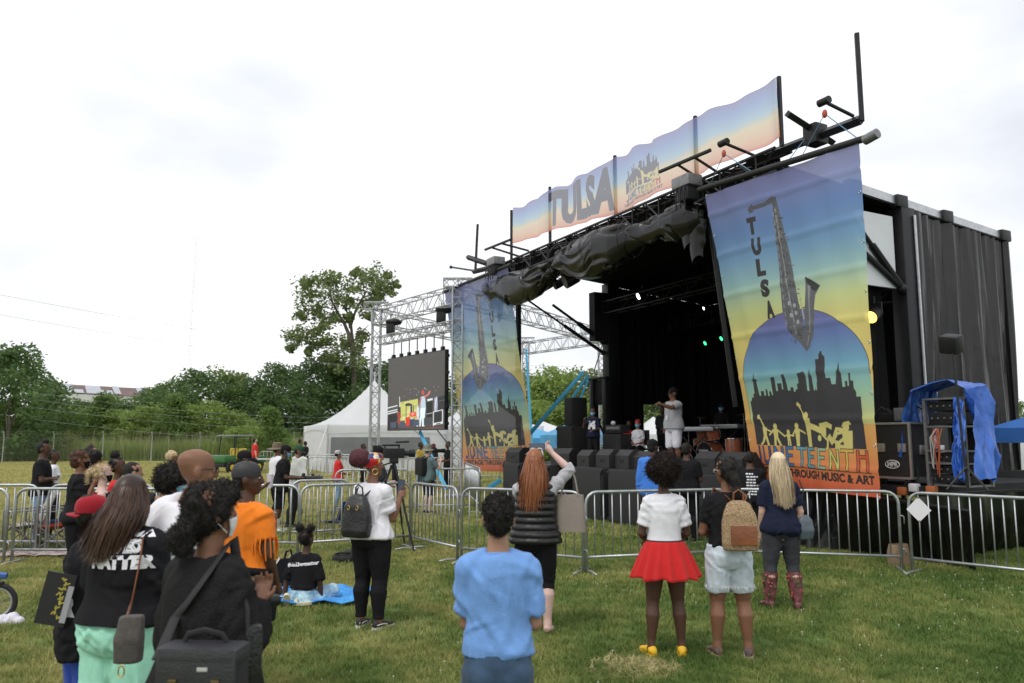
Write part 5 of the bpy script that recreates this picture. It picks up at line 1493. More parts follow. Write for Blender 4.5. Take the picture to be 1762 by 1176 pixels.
for z in (-.15, .16): b = MB(); b.tube([(.012 * math.cos(a), -.008, z + .012 * math.sin(a)) for a in (0, 1.57, 3.14, 4.71)], .004, 4, True); b.build('tie', BLK, sgn)
pb_ = gd(1547, 11.35)
bag = thing('paper_bag', 'brown paper bag standing behind the barrier under the banner', 'bag', pb_, R(20))
b = MB(); b.loft([(0, 0, 0, .14, .09, 5), (0, 0, .18, .145, .095, 5), (0.01, 0, .3, .13, .07, 5)], 20, True, False); b.build('bag_body', mat('kraft_paper', (.24, .165, .10), .85, var=.15, scale=6, bump=.3, bscale=12), bag)
# ------------------------------------------------------------------ people
def skin(name, c):
    return mat(name, c, .5, var=.08, scale=9, bump=.08, bscale=120, spec=.35)
SK_DARK = skin('skin_deep_brown', (.085, .042, .026)); SK_BROWN = skin('skin_brown', (.20, .095, .055)); SK_MID = skin('skin_tan', (.34, .185, .12)); SK_FAIR = skin('skin_fair', (.56, .36, .29)); SK_PINK = skin('skin_pale', (.62, .42, .37))
def hairmat(name, c, c2=None, rough=.55):
    return mat(name, c, rough, var=.35, scale=40, bump=.5, bscale=90, spec=.35, col2=c2 or c)
def strandmat(name, c1, c2):
    m = bpy.data.materials.new(name); m.use_nodes = True; t = m.node_tree; b = t.nodes['Principled BSDF']; g = t.nodes.new('ShaderNodeNewGeometry'); r = t.nodes.new('ShaderNodeValToRGB')
    r.color_ramp.elements[0].color = (*c1, 1); r.color_ramp.elements[1].color = (*c2, 1); t.links.new(g.outputs['Random Per Island'], r.inputs[0]); t.links.new(r.outputs[0], b.inputs['Base Color']); b.inputs['Roughness'].default_value = .42; b.inputs['Specular IOR Level'].default_value = .45
    return m
H_LBROWN = strandmat('long_brown_hair', (.022, .009, .004), (.085, .036, .017)); H_LRED = strandmat('long_red_hair', (.14, .038, .012), (.36, .13, .045)); H_LBLOND = strandmat('long_blonde_hair', (.26, .18, .09), (.66, .54, .36))
H_BLACK = hairmat('black_hair', (.011, .009, .008), rough=.7); H_BROWN = hairmat('brown_hair', (.035, .019, .012), (.06, .032, .02)); H_RED = hairmat('red_hair', (.24, .075, .025), (.33, .12, .045)); H_BLOND = hairmat('blonde_hair', (.38, .28, .15), (.55, .44, .28)); H_DKRED = hairmat('reddish_brown_hair', (.07, .028, .016)); H_STRAW = hairmat('straw_blonde_hair', (.42, .3, .16), (.5, .38, .22))
EYE = mat('eye_dark', (.015, .01, .008), .15); EYEW = mat('eye_white', (.6, .58, .55), .3)
LIP = mat('lips', (.22, .08, .07), .5)
UP = V((0, 0, 1))
HEAD = [(0, .024, .022, .056), (.012, .04, .04, .046), (.045, .060, .066, .029), (.08, .0705, .083, .012), (.115, .0765, .092, .004), (.15, .080, .099, -.004), (.185, .0775, .097, -.008), (.208, .066, .083, -.01), (.226, .044, .054, -.01), (.237, .014, .018, -.01)]
def ringlerp(rs, z):
    for a, b in zip(rs[:-1], rs[1:]):
        if a[0] <= z <= b[0]:
            t = (z - a[0]) / (b[0] - a[0]); return tuple(x + (y - x) * t for x, y in zip(a, b))
    return rs[0] if z < rs[0][0] else rs[-1]
M_T = [(.77, .12, .085, 0), (.84, .162, .115, -.005), (.92, .168, .122, -.006), (1.0, .158, .112, 0), (1.08, .150, .108, .004), (1.18, .158, .112, .004), (1.28, .172, .118, .002), (1.36, .172, .11, -.004), (1.41, .146, .088, -.008), (1.45, .095, .07, -.008), (1.485, .064, .062, -.006), (1.56, .056, .058, .002)]
F_T = [(.77, .125, .09, 0), (.84, .172, .122, -.01), (.91, .182, .128, -.012), (.99, .158, .112, -.004), (1.07, .134, .098, .002), (1.16, .136, .1, .002), (1.26, .15, .11, .006), (1.34, .148, .1, 0), (1.395, .124, .08, -.006), (1.435, .08, .063, -.006), (1.475, .054, .053, -.004), (1.55, .048, .05, .004)]
ARM = {'down': ((.16, -.06, -1), (.03, .16, -1)), 'loose': ((.22, .02, -1), (.02, .3, -1)), 'front': ((.12, .12, -1), (-.35, .85, -.15)), 'fold': ((.2, .22, -1), (-1, .55, .1)), 'text': ((.1, .3, -1), (-.45, .85, .55)), 'view': ((.3, .55, -.75), (-.35, .5, .9)),
       'phone': ((.15, .75, -.6), (-.25, .45, .9)), 'high': ((.25, .6, .55), (-.1, .45, .9)), 'hip': ((.55, -.1, -1), (-.45, .5, -.55)), 'clasp': ((.14, .15, -1), (-.6, .75, -.25)), 'back': ((.2, -.25, -1), (.05, -.05, -1)), 'point': ((.2, .9, -.1), (-.1, 1, .25))}
PEOPLE = []
class Fig:
    pass
def person(label, u, d, H=1.7, yaw=0, sex='m', sk=SK_BROWN, build=1.0, belly=0.0, arms=('down', 'down'), legs=None, lean=(0, 0), look=(0, 0), lod=1, group=None, pelvis=None, base=0.0, pos=None, hands=(.35, .35), handdir=(None, None), hide_legs=False):
    build = build * .97
    f = Fig(); f.k = k = H / 1.75; f.sex = sex; f.lod = lod; f.build = build
    p = V(pos) if pos is not None else V((gx(u, d, base), d, base))
    f.t = t = thing('person', label, 'person', p, R(yaw), group)
    f.M = Matrix.Translation(p) @ Matrix.Rotation(R(yaw), 4, 'Z')
    f.sk = sk; f.seed = len(PEOPLE) + 1; PEOPLE.append(f)
    TR = F_T if sex == 'f' else M_T
    dz = 0.0 if pelvis is None else pelvis - .9     # seated figures lower the whole trunk
    f.dz = dz
    ty, tx = math.tan(R(lean[0])), math.tan(R(lean[1]))
    f.sh = lambda z: V((tx * max(0, z - .95), ty * max(0, z - .95), dz))
    f.rings = []
    for z, rx, ry, cy in TR:
        w = build if z < 1.38 else (1 + (build - 1) * .55 if z < 1.46 else 1 + (build - 1) * .3)
        bl = belly * math.exp(-((z - 1.08) / .13) ** 2)
        f.rings.append((z, rx * w + bl * .5, ry * (1 + (build - 1) * .9) + bl * .5, cy + bl * .45))
    ab = build ** .6
    sx = (.163 if sex == 'm' else .140) * (1 + (build - 1) * .6); sz = 1.385 if sex == 'm' else 1.365
    f.arm, f.hand = [], []
    for i, sg in enumerate((-1, 1)):
        A = ARM[arms[i]] if isinstance(arms[i], str) else arms[i]
        S_ = V((sg * sx, -.005, sz)) + f.sh(sz)
        ud = V((sg * A[0][0], A[0][1], A[0][2])).normalized(); fd = V((sg * A[1][0], A[1][1], A[1][2])).normalized()
        E = S_ + ud * .285; W = E + fd * .245
        f.arm.append((S_, E, W, fd)); 
        hd = handdir[i]; hv = V((sg * hd[0], hd[1], hd[2])).normalized() if hd else fd
        f.hand.append((W, hv, sg, hands[i]))
    if legs is None:
        j = random.Random(f.seed)
        legs = [((-1) * j.uniform(.085, .12), j.uniform(-.03, .05), j.uniform(.0, .04)), (j.uniform(.085, .12), j.uniform(-.05, .04), j.uniform(0, .04))]
    f.leg = []
    for i, sg in enumerate((-1, 1)):
        Lg = legs[i]
        hip = V((sg * .086 * (1 + (build - 1) * .5), 0, .88 + dz))
        if len(Lg) == 2: kn, an = V(Lg[0]), V(Lg[1])       # explicit knee and ankle
        else:
            an = V((Lg[0], Lg[1] - .03, .085)); kn = hip.lerp(an, .5) + V((sg * .004, Lg[2] + .02, .0))
        toe = (an - kn); f.leg.append((hip, kn, an))
    f.lb = build ** .75 * (1.1 if sex == 'f' else 1)
    # ---- body skin
    b = MB(); n = 22
    f.torso_loft(b) if hasattr(f, 'torso_loft') else torso_loft(f, b, -.014, .77, 1.3, n, shrink=.93); torso_loft(f, b, 0, 1.27, 1.56, n, shrink=.95)
    if sex == 'f':
        for s in (-1, 1):
            c = f.sh(1.25); b.ell(V((s * .07, .075, 1.245)) + c, (.062 * build, .06, .06), 12, 8)
    for s in (-1, 1): b.ell(V((s * .08 * build, -.048, .865 + dz)), (.07 * build, .062, .08), 12, 8)
    for (S_, E, W, fd) in f.arm: arm_tube(b, S_, E, W, 0, 1, ab * (.9 if sex == 'f' else 1))
    if not hide_legs:
        for L_ in f.leg: leg_tube(b, L_, 0, 0, 1, f.lb, sex)
        for hip, kn, an in f.leg: foot(b, kn, an)
    for W, hv, sg, cu in f.hand: hand(b, W, hv, sg, cu, lod)
    # head
    hb = V((0, -.005 if sex == 'f' else 0, 1.535 if sex == 'm' else 1.53)) + f.sh(1.54)
    f.HM = Matrix.Translation(hb) @ Matrix.Translation((0, 0, .03)) @ Matrix.Rotation(R(look[0]), 4, 'Z') @ Matrix.Rotation(R(look[1]), 4, 'X') @ Matrix.Translation((0, 0, -.03))
    h = MB(); h.loft([(0, cy, z, rx, ry, 2.2) for z, rx, ry, cy in HEAD], 26)
    h.tube([(0, .1, .135), (0, .106, .11), (0, .116, .088), (0, .102, .076)], [.008, .011, .015, .008], 8)
    h.ell((0, .078, .142), (.046, .02, .011), 12, 6)
    h.ell((0, .09, .052), (.022, .013, .006), 10, 6); h.ell((0, .088, .04), (.019, .013, .007), 10, 6); h.ell((0, .075, .012), (.022, .02, .016), 10, 6)
    for s in (-1, 1):
        h.ell((s * .081, -.012, .108), (.011, .022, .034), 10, 8); h.ell((s * .045, .06, .088), (.024, .026, .022), 10, 6)
    b.add([f.HM @ V(p) for p in h.v], h.f)
    sc = Matrix.Scale(k, 4); b.xf(sc)
    vox = (.0072, .0095, .016)[lod]
    me = bake(b, vox, (3, 3, 2)[lod], (.4, .5, None)[lod])
    f.body = finish(me, 'body', sk, t)
    if lod < 2:
        for s in (-1, 1):
            e = MB(); e.ell((s * .032, .086, .121), (.012, .009, .0055), 10, 6); e.xf(sc @ f.HM); ob = e.build('eye', EYEW, t)
            e = MB(); e.ell((s * .032, .0925, .121), (.0052, .0035, .0054), 8, 6); e.xf(sc @ f.HM); e.build('iris', EYE, ob)
    f.sc = sc; f.ab = ab * (.9 if sex == 'f' else 1)
    return f
def torso_loft(f, b, ease, z0, z1, n=24, shrink=1.0, flare=0.0, straight=0.0, pw=2.25, hemease=0.0):
    rs = []
    zs = sorted(set([z0, z1] + [z0 + (z1 - z0) * i / 14 for i in range(15)]))
    wmin = 0
    for z in zs:
        _, rx, ry, cy = ringlerp(f.rings, z)
        if straight and z < 1.3:
            _, cx_, cyy, c2 = ringlerp(f.rings, 1.28)
            rx = rx + max(0, cx_ - rx) * straight; ry = ry + max(0, cyy - ry) * straight; 
            if f.sex == 'f' and z > .95: ry = max(ry, .115 * straight)
        fl = flare * max(0, (1.25 - z)) + hemease * min(1, max(0, (1.12 - z) / .1))
        c = f.sh(z)
        rs.append((c.x, cy + c.y, z + c.z, rx * shrink + ease + fl, ry * shrink + ease + fl * .7, pw))
    b.loft(rs, n)
def arm_tube(b, S_, E, W, ease, frac, s=1.0, extra=0.0):
    pts = [S_ + V((0, 0, .0)), S_.lerp(E, .3), S_.lerp(E, .7), E, E.lerp(W, .3), E.lerp(W, .65), W]
    rs = [.058, .053, .047, .041, .043, .036, .028]
    tot = 6; q = frac * tot
    P_, R_ = [], []
    for i in range(7):
        if i <= q + 1e-6: P_.append(pts[i]); R_.append(rs[i] * s + ease + extra * i)
        else:
            t = q - (i - 1)
            if t > .02: P_.append(pts[i - 1].lerp(pts[i], t)); R_.append((rs[i - 1] + (rs[i] - rs[i - 1]) * t) * s + ease + extra * q)
            break
    b.tube(P_, R_, 14); b.ell(S_, (.062 * s + ease) * 1.0, 14, 9)
    if frac > .55: b.ell(E, .043 * s + ease, 12, 8)
def leg_tube(b, L_, ease, f0, f1, s=1.0, sex='m', flare=0.0, loose=0.0):
    hip, kn, an = L_
    bk = (kn - hip).normalized().cross(V((1, 0, 0))) * (1 if abs((kn - hip).normalized().x) < .95 else 0)
    th = .092 if sex == 'f' else .088
    nodes = [(hip, th), (hip.lerp(kn, .25), th * .98), (hip.lerp(kn, .6), th * .83), (kn.lerp(hip, .1), .062), (kn, .056), (kn.lerp(an, .12) - V((0, .006, 0)), .0525), (kn.lerp(an, .30) - V((0, .02, 0)), .0605), (kn.lerp(an, .58) - V((0, .010, 0)), .046), (kn.lerp(an, .85), .034), (an, .036)]
    q0, q1 = f0 * 9, f1 * 9
    P_, R_ = [], []
    def node(q):
        i = min(8, int(q)); t = q - i
        return nodes[i][0].lerp(nodes[i + 1][0], t), nodes[i][1] + (nodes[i + 1][1] - nodes[i][1]) * t
    qs = [q0] + [i for i in range(10) if q0 < i < q1] + [q1]
    for q in qs:
        p, r = node(q)
        if loose: r = r + max(0, th * 1.02 - r) * loose
        P_.append(p); R_.append(r * s + ease + flare * q / 9)
    b.tube(P_, R_, 16)
    if f0 <= .44 <= f1 - .05: b.ell(kn, (.056 * s + ease), 12, 8)
def foot(b, kn, an):
    d = V((0, 1, 0)) if abs((kn - an).normalized().z) > .5 else V((0, 0, 1))
    sgn = 1 if an.x >= 0 else -1
    fw = (d + V((sgn * .22, 0, 0))).normalized()
    b.tube([an - fw * .045 + V((0, 0, -.035)), an + V((0, 0, -.02)), an + fw * .07 + V((0, 0, -.045)), an + fw * .14 + V((0, 0, -.062)), an + fw * .185 + V((0, 0, -.066))], [.03, .04, .038, .036, .02], 10, ry=[.03, .045, .034, .02, .014])
def hand(b, W, hv, sg, curl, lod):
    side = hv.cross(V((0, 0, 1)) if abs(hv.z) < .8 else V((0, 1, 0))).normalized() * (sg if abs(hv.z) < .8 else -sg)
    nrm = side.cross(hv).normalized()
    if abs(hv.z) > .8:
        side = V((0, 1, 0)) - hv * hv.y; side.normalize(); nrm = V((-sg, 0, 0)) - hv * (-sg * hv.x); nrm.normalize()
    pc = W + hv * .05
    b.tube([W - hv * .02, W + hv * .02, W + hv * .06, W + hv * .088], [.024, .03, .037, .034], 10)
    # palm flattened by a second slab, four unequal fingers, thumb from the side near the wrist
    fr = .0088 if lod == 0 else .0105
    for j, (o, l) in enumerate(((-.029, .058), (-.010, .074), (.010, .078), (.029, .068))):
        a0 = W + hv * .082 + side * o
        c = curl * (1.0 + .12 * j)
        d1 = (hv * math.cos(c) + nrm * math.sin(c)).normalized(); d2 = (hv * math.cos(c * 2.3) + nrm * math.sin(c * 2.3)).normalized()
        spread = side * o * .25
        p1 = a0 + d1 * l * .5 + spread; p2 = p1 + d2 * l * .5
        b.tube([a0 - hv * .02, a0, p1, p2], [fr * 1.1, fr * 1.1, fr, fr * .8], 7)
    t0 = W + hv * .025 + side * .026
    t1 = t0 + (hv * .6 + side * .75 + nrm * .3).normalized() * .04; t2 = t1 + (hv * .9 + side * .15 + nrm * .45).normalized() * .035
    b.tube([W + hv * .01 + side * .012, t0, t1, t2], [.014, .0135, .011, .009], 7)
# ---- garments
def garment(f, b, name, m, vox=None, wr=.010, freq=10, smooth=4, label=None, seed=0):
    b.xf(f.sc)
    me = bake(b, vox or (.010, .012, .018)[f.lod], smooth, (.6, .7, None)[f.lod])
    if wr: wrinkle(me, wr, freq, f.seed * 7 + seed, (1, 1, .6)); (creases(me, (30, 24, 0)[f.lod], min(.0085, wr * .7), f.seed * 5 + seed) if f.lod < 2 else None)
    return finish(me, name, m, f.t, label)
def tee(f, m, ease=.016, sleeve=.36, hem=.86, straight=.6, flare=.02, neck=1.46, name='shirt', wr=.015, sl_ease=.016, label=None, freq=7.5):
    b = MB(); torso_loft(f, b, ease, hem, neck, 28, 1.0, flare, straight, hemease=.02 if hem < .97 else 0)
    if f.sex == 'f':
        for s in (-1, 1): b.ell(V((s * .07, .075, 1.245)) + f.sh(1.245), (.066 * f.build + ease * .7, .062 + ease * .6, .07), 12, 8)
    if hem < .9:
        for s in (-1, 1): b.ell(V((s * .082 * f.build, -.055, .885 + f.dz)), (.09 * f.build + ease + .01, .086 + ease + .01, .08), 12, 8)
    if sleeve > 0:
        for S_, E, W, fd in f.arm:
            arm_tube(b, S_, E, W, sl_ease, sleeve, f.ab, .003)
            b.tube([V((S_.x * .35, S_.y, S_.z + .03)), S_ + V((0, 0, .008))], [.062 + ease, .06 * f.ab + ease], 12)
    f.top = garment(f, b, name, m, wr=wr, label=label, freq=freq)
    return f.top
def collar(f, m, z=1.467, r=.066):
    c = f.sh(z); b = MB(); b.tube([c + V((r * math.cos(a), -.004 + r * .98 * math.sin(a), z + .012 * math.sin(a) * -1)) for a in [i * PI / 10 for i in range(20)]], .009, 6, True); b.xf(f.sc); return b.build('collar', m, f.t)
def pants(f, m, to=1.0, ease=.012, top=1.0, loose=.0, flare=0.0, name='trousers', wr=.008, label=None):
    b = MB(); torso_loft(f, b, ease * .8, .79, top if top > 1.05 else min(top, .985), 26)
    for s in (-1, 1): b.ell(V((s * .08 * f.build, -.046, .865 + f.dz)), (.082 * f.build + ease, .078 + ease, .096), 14, 9)
    for L_ in f.leg: leg_tube(b, L_, ease, 0, to, f.lb, f.sex, flare, loose)
    f.bottom = garment(f, b, name, m, wr=wr, freq=12, seed=3, label=label)
    return f.bottom
def skirt(f, m, z0, z1=1.03, r1=.3, pleats=15, amp=.018, name='skirt'):
    b = MB(); n = pleats * 8
    def fn(u, v):
        a = u * 2 * PI
        _, rx, ry, cy = ringlerp(f.rings, min(z1, max(.8, z1)))
        t = 1 - v
        z = z0 + (z1 - z0) * v
        _, hx, hy, hc = ringlerp(f.rings, max(.8, min(z1, z)))
        q = t ** .8
        wx, wy = max(hx * min(1, .92 + t), rx + .012 + (r1 - rx) * t ** .85) + .016, max(hy + .022, ry + .022 + (r1 * .86 - ry) * t ** .85)
        o = amp * q * math.sin(a * pleats + .8 * math.sin(a * 3)) 
        return V(((wx + o) * math.cos(a), (wy + o) * math.sin(a) - .012 + .0, z + .012 * t * math.sin(a * pleats * .5)))
    b.grid(fn, n, 14); b.xf(f.sc); o = b.build(name, m, f.t)
    so = o.modifiers.new('s', 'SOLIDIFY'); so.thickness = .004
    return o
def shoes(f, m, sole, name='shoe', high=0.0, label=None, w=1.0):
    for hip, kn, an in f.leg:
        sgn = 1 if an.x >= 0 else -1
        fw = V((sgn * .22, 1, 0)).normalized(); sd = V((fw.y, -fw.x, 0))
        b = MB()
        secs = [(-.065, .022, .05), (-.05, .034, .075), (0, .042, .088), (.05, .042, .075), (.1, .045, .052), (.155, .046, .04), (.195, .036, .03), (.212, .014, .018)]
        vs, fs = [], []; n = 12
        for o, wd, h in secs:
            for i in range(n):
                a = i * 2 * PI / n
                q = an + fw * o + sd * (wd * w * math.cos(a)); zz = .018 + h * .5 + h * .52 * math.sin(a)
                vs.append((q.x, q.y, zz))
        for s_ in range(len(secs) - 1):
            for i in range(n): fs.append((s_ * n + i, s_ * n + (i + 1) % n, (s_ + 1) * n + (i + 1) % n, (s_ + 1) * n + i))
        fs += [tuple(range(n - 1, -1, -1)), tuple((len(secs) - 1) * n + i for i in range(n))]
        b.add(vs, fs)
        if high: b.tube([an + V((0, 0, .0)), an.lerp(kn, .35), an.lerp(kn, high)], [.056, .080, .088], 14)
        b.xf(f.sc); ob = b.build(name, m, f.t, label=label)
        b = MB(); out = []
        for o, wd in [(-.07, .02), (-.05, .038), (0, .046), (.06, .046), (.12, .05), (.17, .048), (.205, .034), (.22, .012)]: out.append((o, wd))
        loop = [an + fw * o + sd * wd * w for o, wd in out] + [an + fw * o - sd * wd * w for o, wd in out[::-1]]
        m_ = len(loop)
        b.add([(p.x, p.y, .0) for p in loop] + [(p.x, p.y, .026) for p in loop], [tuple(range(m_ - 1, -1, -1)), tuple(range(m_, 2 * m_))] + [(i, (i + 1) % m_, (i + 1) % m_ + m_, i + m_) for i in range(m_)])
        b.xf(f.sc); b.build('sole', sole, ob)
# ---- hair and headwear (head frame)
def hp(f, b, name, m, wrk=0, freq=60, fuzz=0, flen=.02, fw=.002, parent=None):
    b.xf(f.sc @ f.HM)
    me = bake(b, (.0085, .011, .016)[f.lod], 2)
    if wrk: wrinkle(me, wrk, freq, f.seed, (1, 1, 1), False)
    if fuzz:
        co, no = mesh_np(me); g = np.random.default_rng(f.seed)
        idx = g.integers(0, len(co), fuzz); vs, fs = [], []
        for i in idx:
            p, nn = co[i], no[i]
            d = nn + g.normal(size=3) * .75; d /= np.linalg.norm(d); e = np.cross(d, g.normal(size=3)); e /= np.linalg.norm(e) + 1e-9
            l = flen * g.uniform(.4, 1.2); c = g.normal(size=3) * l * .45
            o = len(vs); q1 = p + d * l * .5 + c; q2 = p + d * l + c * .3
            vs += [p - e * fw, p + e * fw, q1 + e * fw, q1 - e * fw, q2]; fs += [(o, o + 1, o + 2, o + 3), (o + 3, o + 2, o + 4)]
        v0 = [tuple(x) for x in co]; f0 = [tuple(p.vertices) for p in me.polygons]
        me2 = bpy.data.meshes.new(name); k = len(v0)
        me2.from_pydata(v0 + [tuple(x) for x in vs], [], f0 + [tuple(i + k for i in q) for q in fs]); me = me2
    return finish(me, name, m, parent or f.t)
def hair_short(f, m, thick=1.0, wrk=.004, fuzz=0, back=0.0):
    b = MB(); b.ell((0, -.015, .147), (.087 * thick, .1095 * thick, .107 * thick), 20, 14); b.ell((0, -.05, .10 - back), (.072 * thick, .068 * thick, .07), 16, 10)
    return hp(f, b, 'hair', m, wrk, 70, fuzz, .014)
def hair_afro(f, m, r=.15, c=(0, -.03, .165), fuzz=2500, flen=.03, squash=(1, 1, .92)):
    b = MB(); b.ell(c, (r * squash[0], r * squash[1], r * squash[2]), 22, 14)
    g = random.Random(f.seed)
    for _ in range(26):
        d = V((g.gauss(0, 1), g.gauss(0, 1), g.gauss(.2, 1))).normalized()
        if d.y > .55 and d.z < .35: continue
        b.ell(V(c) + V((d.x * r * squash[0], d.y * r * squash[1], d.z * r * squash[2])) * .86, r * g.uniform(.2, .34), 10, 7)
    return hp(f, b, 'hair', m, .012, 55, fuzz, flen, .0022)
def ribbons(f, name, m, n, end_z, spread, sway, start=(-1.0, 1.0), back_y=-.12, width=.006, segs=9, seed=0, front=.25, wave=.006, taper=.3, zvar=.08):
    """long straight hair: many strands from the scalp falling down the back"""
    g = random.Random(f.seed + seed); vs, fs = [], []
    HMi = f.HM
    for _ in range(n):
        a = g.uniform(-1, 1) * (PI / 2 + front)             # around the head, 0 = back
        el = g.uniform(.0, 1.0) ** .6
        sc_ = V((math.sin(a) * .082 * math.cos(el * 1.45), -.012 - math.cos(a) * .104 * math.cos(el * 1.45), .135 + .108 * math.sin(el * 1.45)))
        p0 = HMi @ sc_
        q = math.sin(a)
        ez = end_z + g.uniform(-zvar, zvar * .6) + abs(q) * .06
        # passes over the shell of the head, then hangs
        sh = HMi @ V((math.sin(a) * .1 * (1 + g.uniform(0, .12)), -.022 - math.cos(a) * .12 * (1 + g.uniform(0, .12)), .06 + g.uniform(-.03, .03)))
        e = V((HMi.translation.x + math.sin(a) * spread + sway[0] + g.gauss(0, .018), HMi.translation.y + back_y * (.55 + .45 * math.cos(a)) + sway[1] + g.gauss(0, .012) - g.uniform(0, .03), ez))
        out = HMi @ (sc_ + (sc_ - V((0, -.012, .12))).normalized() * .012)
        ph = g.uniform(0, 6)
        o = len(vs)
        for k in range(segs + 1):
            t = k / segs
            # cubic through p0, out, sh, e
            if t < .35:
                s = t / .35; m1 = p0.lerp(out.lerp(sh, .45) + (out - HMi @ V((0, -.01, .1))).normalized() * .02, s); m2 = (out).lerp(sh, s); c = m1.lerp(m2, s)
            else:
                s = (t - .35) / .65; c = sh.lerp(e, s) + V((math.sin(a), -math.cos(a), 0)) * .03 * math.sin(PI * min(1, s * 1.2)) * (.6)
            c = c + V((math.sin(t * 9 + ph), math.cos(t * 7 + ph), 0)) * wave * t
            wdt = width * (1 - (1 - taper) * t ** 3)
            tg = V((math.cos(a + .6 * math.sin(ph)), math.sin(a), 0)).normalized()
            vs += [c - tg * wdt, c + tg * wdt]
        for k in range(segs): fs.append((o + 2 * k, o + 2 * k + 1, o + 2 * k + 3, o + 2 * k + 2))
    vs = [tuple(f.k * V(p)) for p in vs]
    return vs, fs
def hair_long(f, m, n=700, end_z=1.15, spread=.12, sway=(0, 0), **kw):
    b = MB(); b.ell((0, -.012, .146), (.0875, .1105, .106), 20, 14); b.ell((0, -.05, .09), (.074, .066, .09), 16, 10); b.xf(f.sc @ f.HM)
    core = bake(b, .012, 2)
    v0 = [tuple(p.co) for p in core.vertices]; f0 = [tuple(p.vertices) for p in core.polygons]
    vs, fs = ribbons(f, 'hair', m, n, end_z, spread, sway, **kw)
    k = len(v0)
    me = bpy.data.meshes.new('hair'); me.from_pydata(v0 + vs, [], f0 + [tuple(i + k for i in q) for q in fs])
    return finish(me, 'hair', m, f.t)
def cap(f, m, brim=0, label=None, name='cap', logo=None):
    """brim: head-frame angle the peak points to (0 front, 180 back); None for a plain skull cap"""
    b = MB(); rs = []
    for z, s in ((.128, 1.0), (.15, 1.02), (.18, 1.0), (.21, .9), (.232, .66), (.246, .3), (.25, .05)):
        rs.append((0, -.012, z, .087 * s, .106 * s, 2.2))
    b.loft(rs, 28)
    b.ell((0, -.012, .251), .008, 8, 5)
    b.xf(f.sc @ f.HM); c = b.build(name, m, f.t, label=label)
    if brim is not None:
        b = MB(); Mz = Matrix.Rotation(R(brim), 4, 'Z')
        def bf(u, v):
            a = (u - .5) * 1.9
            r0 = (.086 + .022 * math.cos(a)); r1 = r0 + .075 * math.cos(a * .82)
            r = r0 + (r1 - r0) * v
            return V((math.sin(a) * r * .93, -.012 + math.cos(a) * r, .135 - .012 * v - .03 * (a / .95) ** 2 * .5))
        b.grid(bf, 14, 4); g2 = MB(); g2.add([V(p) - V((0, 0, .006)) for p in b.v], [tuple(reversed(q)) for q in b.f]); b.add(g2.v, g2.f)
        b.xf(f.sc @ f.HM @ Mz); b.build('brim', m, c)
    return c
def hat(f, m, r=.15, droop=.02, name='hat', crown=1.0):
    b = MB(); rs = []
    for z, s in ((.135, 1.02), (.17, 1.0), (.22 * crown, .93), (.25 * crown, .84), (.262 * crown, .4), (.262 * crown, .02)):
        rs.append((0, -.012, z, .088 * s, .108 * s, 2.3))
    b.loft(rs, 28); b.xf(f.sc @ f.HM); c = b.build(name, m, f.t)
    b = MB()
    b.grid(lambda u, v: V((math.cos(u * 2 * PI) * (.086 + (r - .086) * v), -.012 + math.sin(u * 2 * PI) * (.106 + (r - .086) * v), .138 - droop * v + .012 * math.sin(u * 4 * PI) * v)), 32, 5)
    b.xf(f.sc @ f.HM); o = b.build('brim', m, c); so = o.modifiers.new('s', 'SOLIDIFY'); so.thickness = .004
    return c
def mask(f, m, low=.0, high=.098):
    b = MB()
    def fn(u, v):
        a = (u - .5) * 2.5; z = low + (high - low) * v
        _, rx, ry, cy = ringlerp(HEAD, max(.012, z)); s = 1.1 + .1 * math.exp(-(a / .4) ** 2) * (1 - abs(v - .65))
        return V((math.sin(a) * rx * s, cy + math.cos(a) * ry * s + .004, z + .01 * abs(a) * (v - .5) * -1.5))
    b.grid(fn, 16, 8)
    b.xf(f.sc @ f.HM); o = b.build('face_mask', m, f.t); so = o.modifiers.new('s', 'SOLIDIFY'); so.thickness = .003
    b = MB()
    for s in (-1, 1): b.tube([(s * .069, .04, .085), (s * .082, .0, .13), (s * .086, -.02, .12), (s * .082, -.02, .08), (s * .068, .04, .03)], .0025, 4)
    b.xf(f.sc @ f.HM); b.build('ear_loop', m, o)
    return o
def glasses(f, m):
    b = MB()
    for s in (-1, 1):
        b.tube([(s * .034 + .024 * math.cos(a), .108, .12 + .02 * math.sin(a)) for a in [i * PI / 6 for i in range(12)]], .0022, 4, True)
        b.tube([(s * .058, .104, .125), (s * .084, .03, .128), (s * .084, -.015, .118)], .0025, 4)
    b.bar((-.01, .11, .122), (.01, .11, .122), .0022, 4); b.xf(f.sc @ f.HM); return b.build('glasses', m, f.t)
def lettering(f, target, lines, cx, cz, size, m, front=False, bold=.012, sx=1.0, gap=1.25, rot=0.0, name='lettering', mirror=1):
    """flat print laid on the cloth by dropping it straight onto the surface"""
    me = target.data
    bv = BVHTree.FromPolygons([v.co for v in me.vertices], [tuple(p.vertices) for p in me.polygons])
    b = MB()
    for i, s in enumerate(lines):
        v, t = text_tris(s, size, bold * size / .05, sx, font_res=2)
        vs = []
        for x, y in v:
            xr, yr = x * math.cos(rot) - y * math.sin(rot), x * math.sin(rot) + y * math.cos(rot)
            X, Z = cx + (xr if not front else -xr), cz - i * size * gap + yr
            h = bv.ray_cast(V((X, -2 if not front else 2, Z)), V((0, 1 if not front else -1, 0)))
            vs.append((h[0] + V((0, -.005 if not front else .005, 0))) if h[0] else None)
        t = [q for q in t if all(vs[j] is not None for j in q)]
        vs = [q if q is not None else V((0, 0, 1)) for q in vs]
        b.add(vs, t if not front else [q[::-1] for q in t])
    return b.build(name, m, f.t, smooth=False)
def W_(f, p): return f.M @ (f.k * V(p))
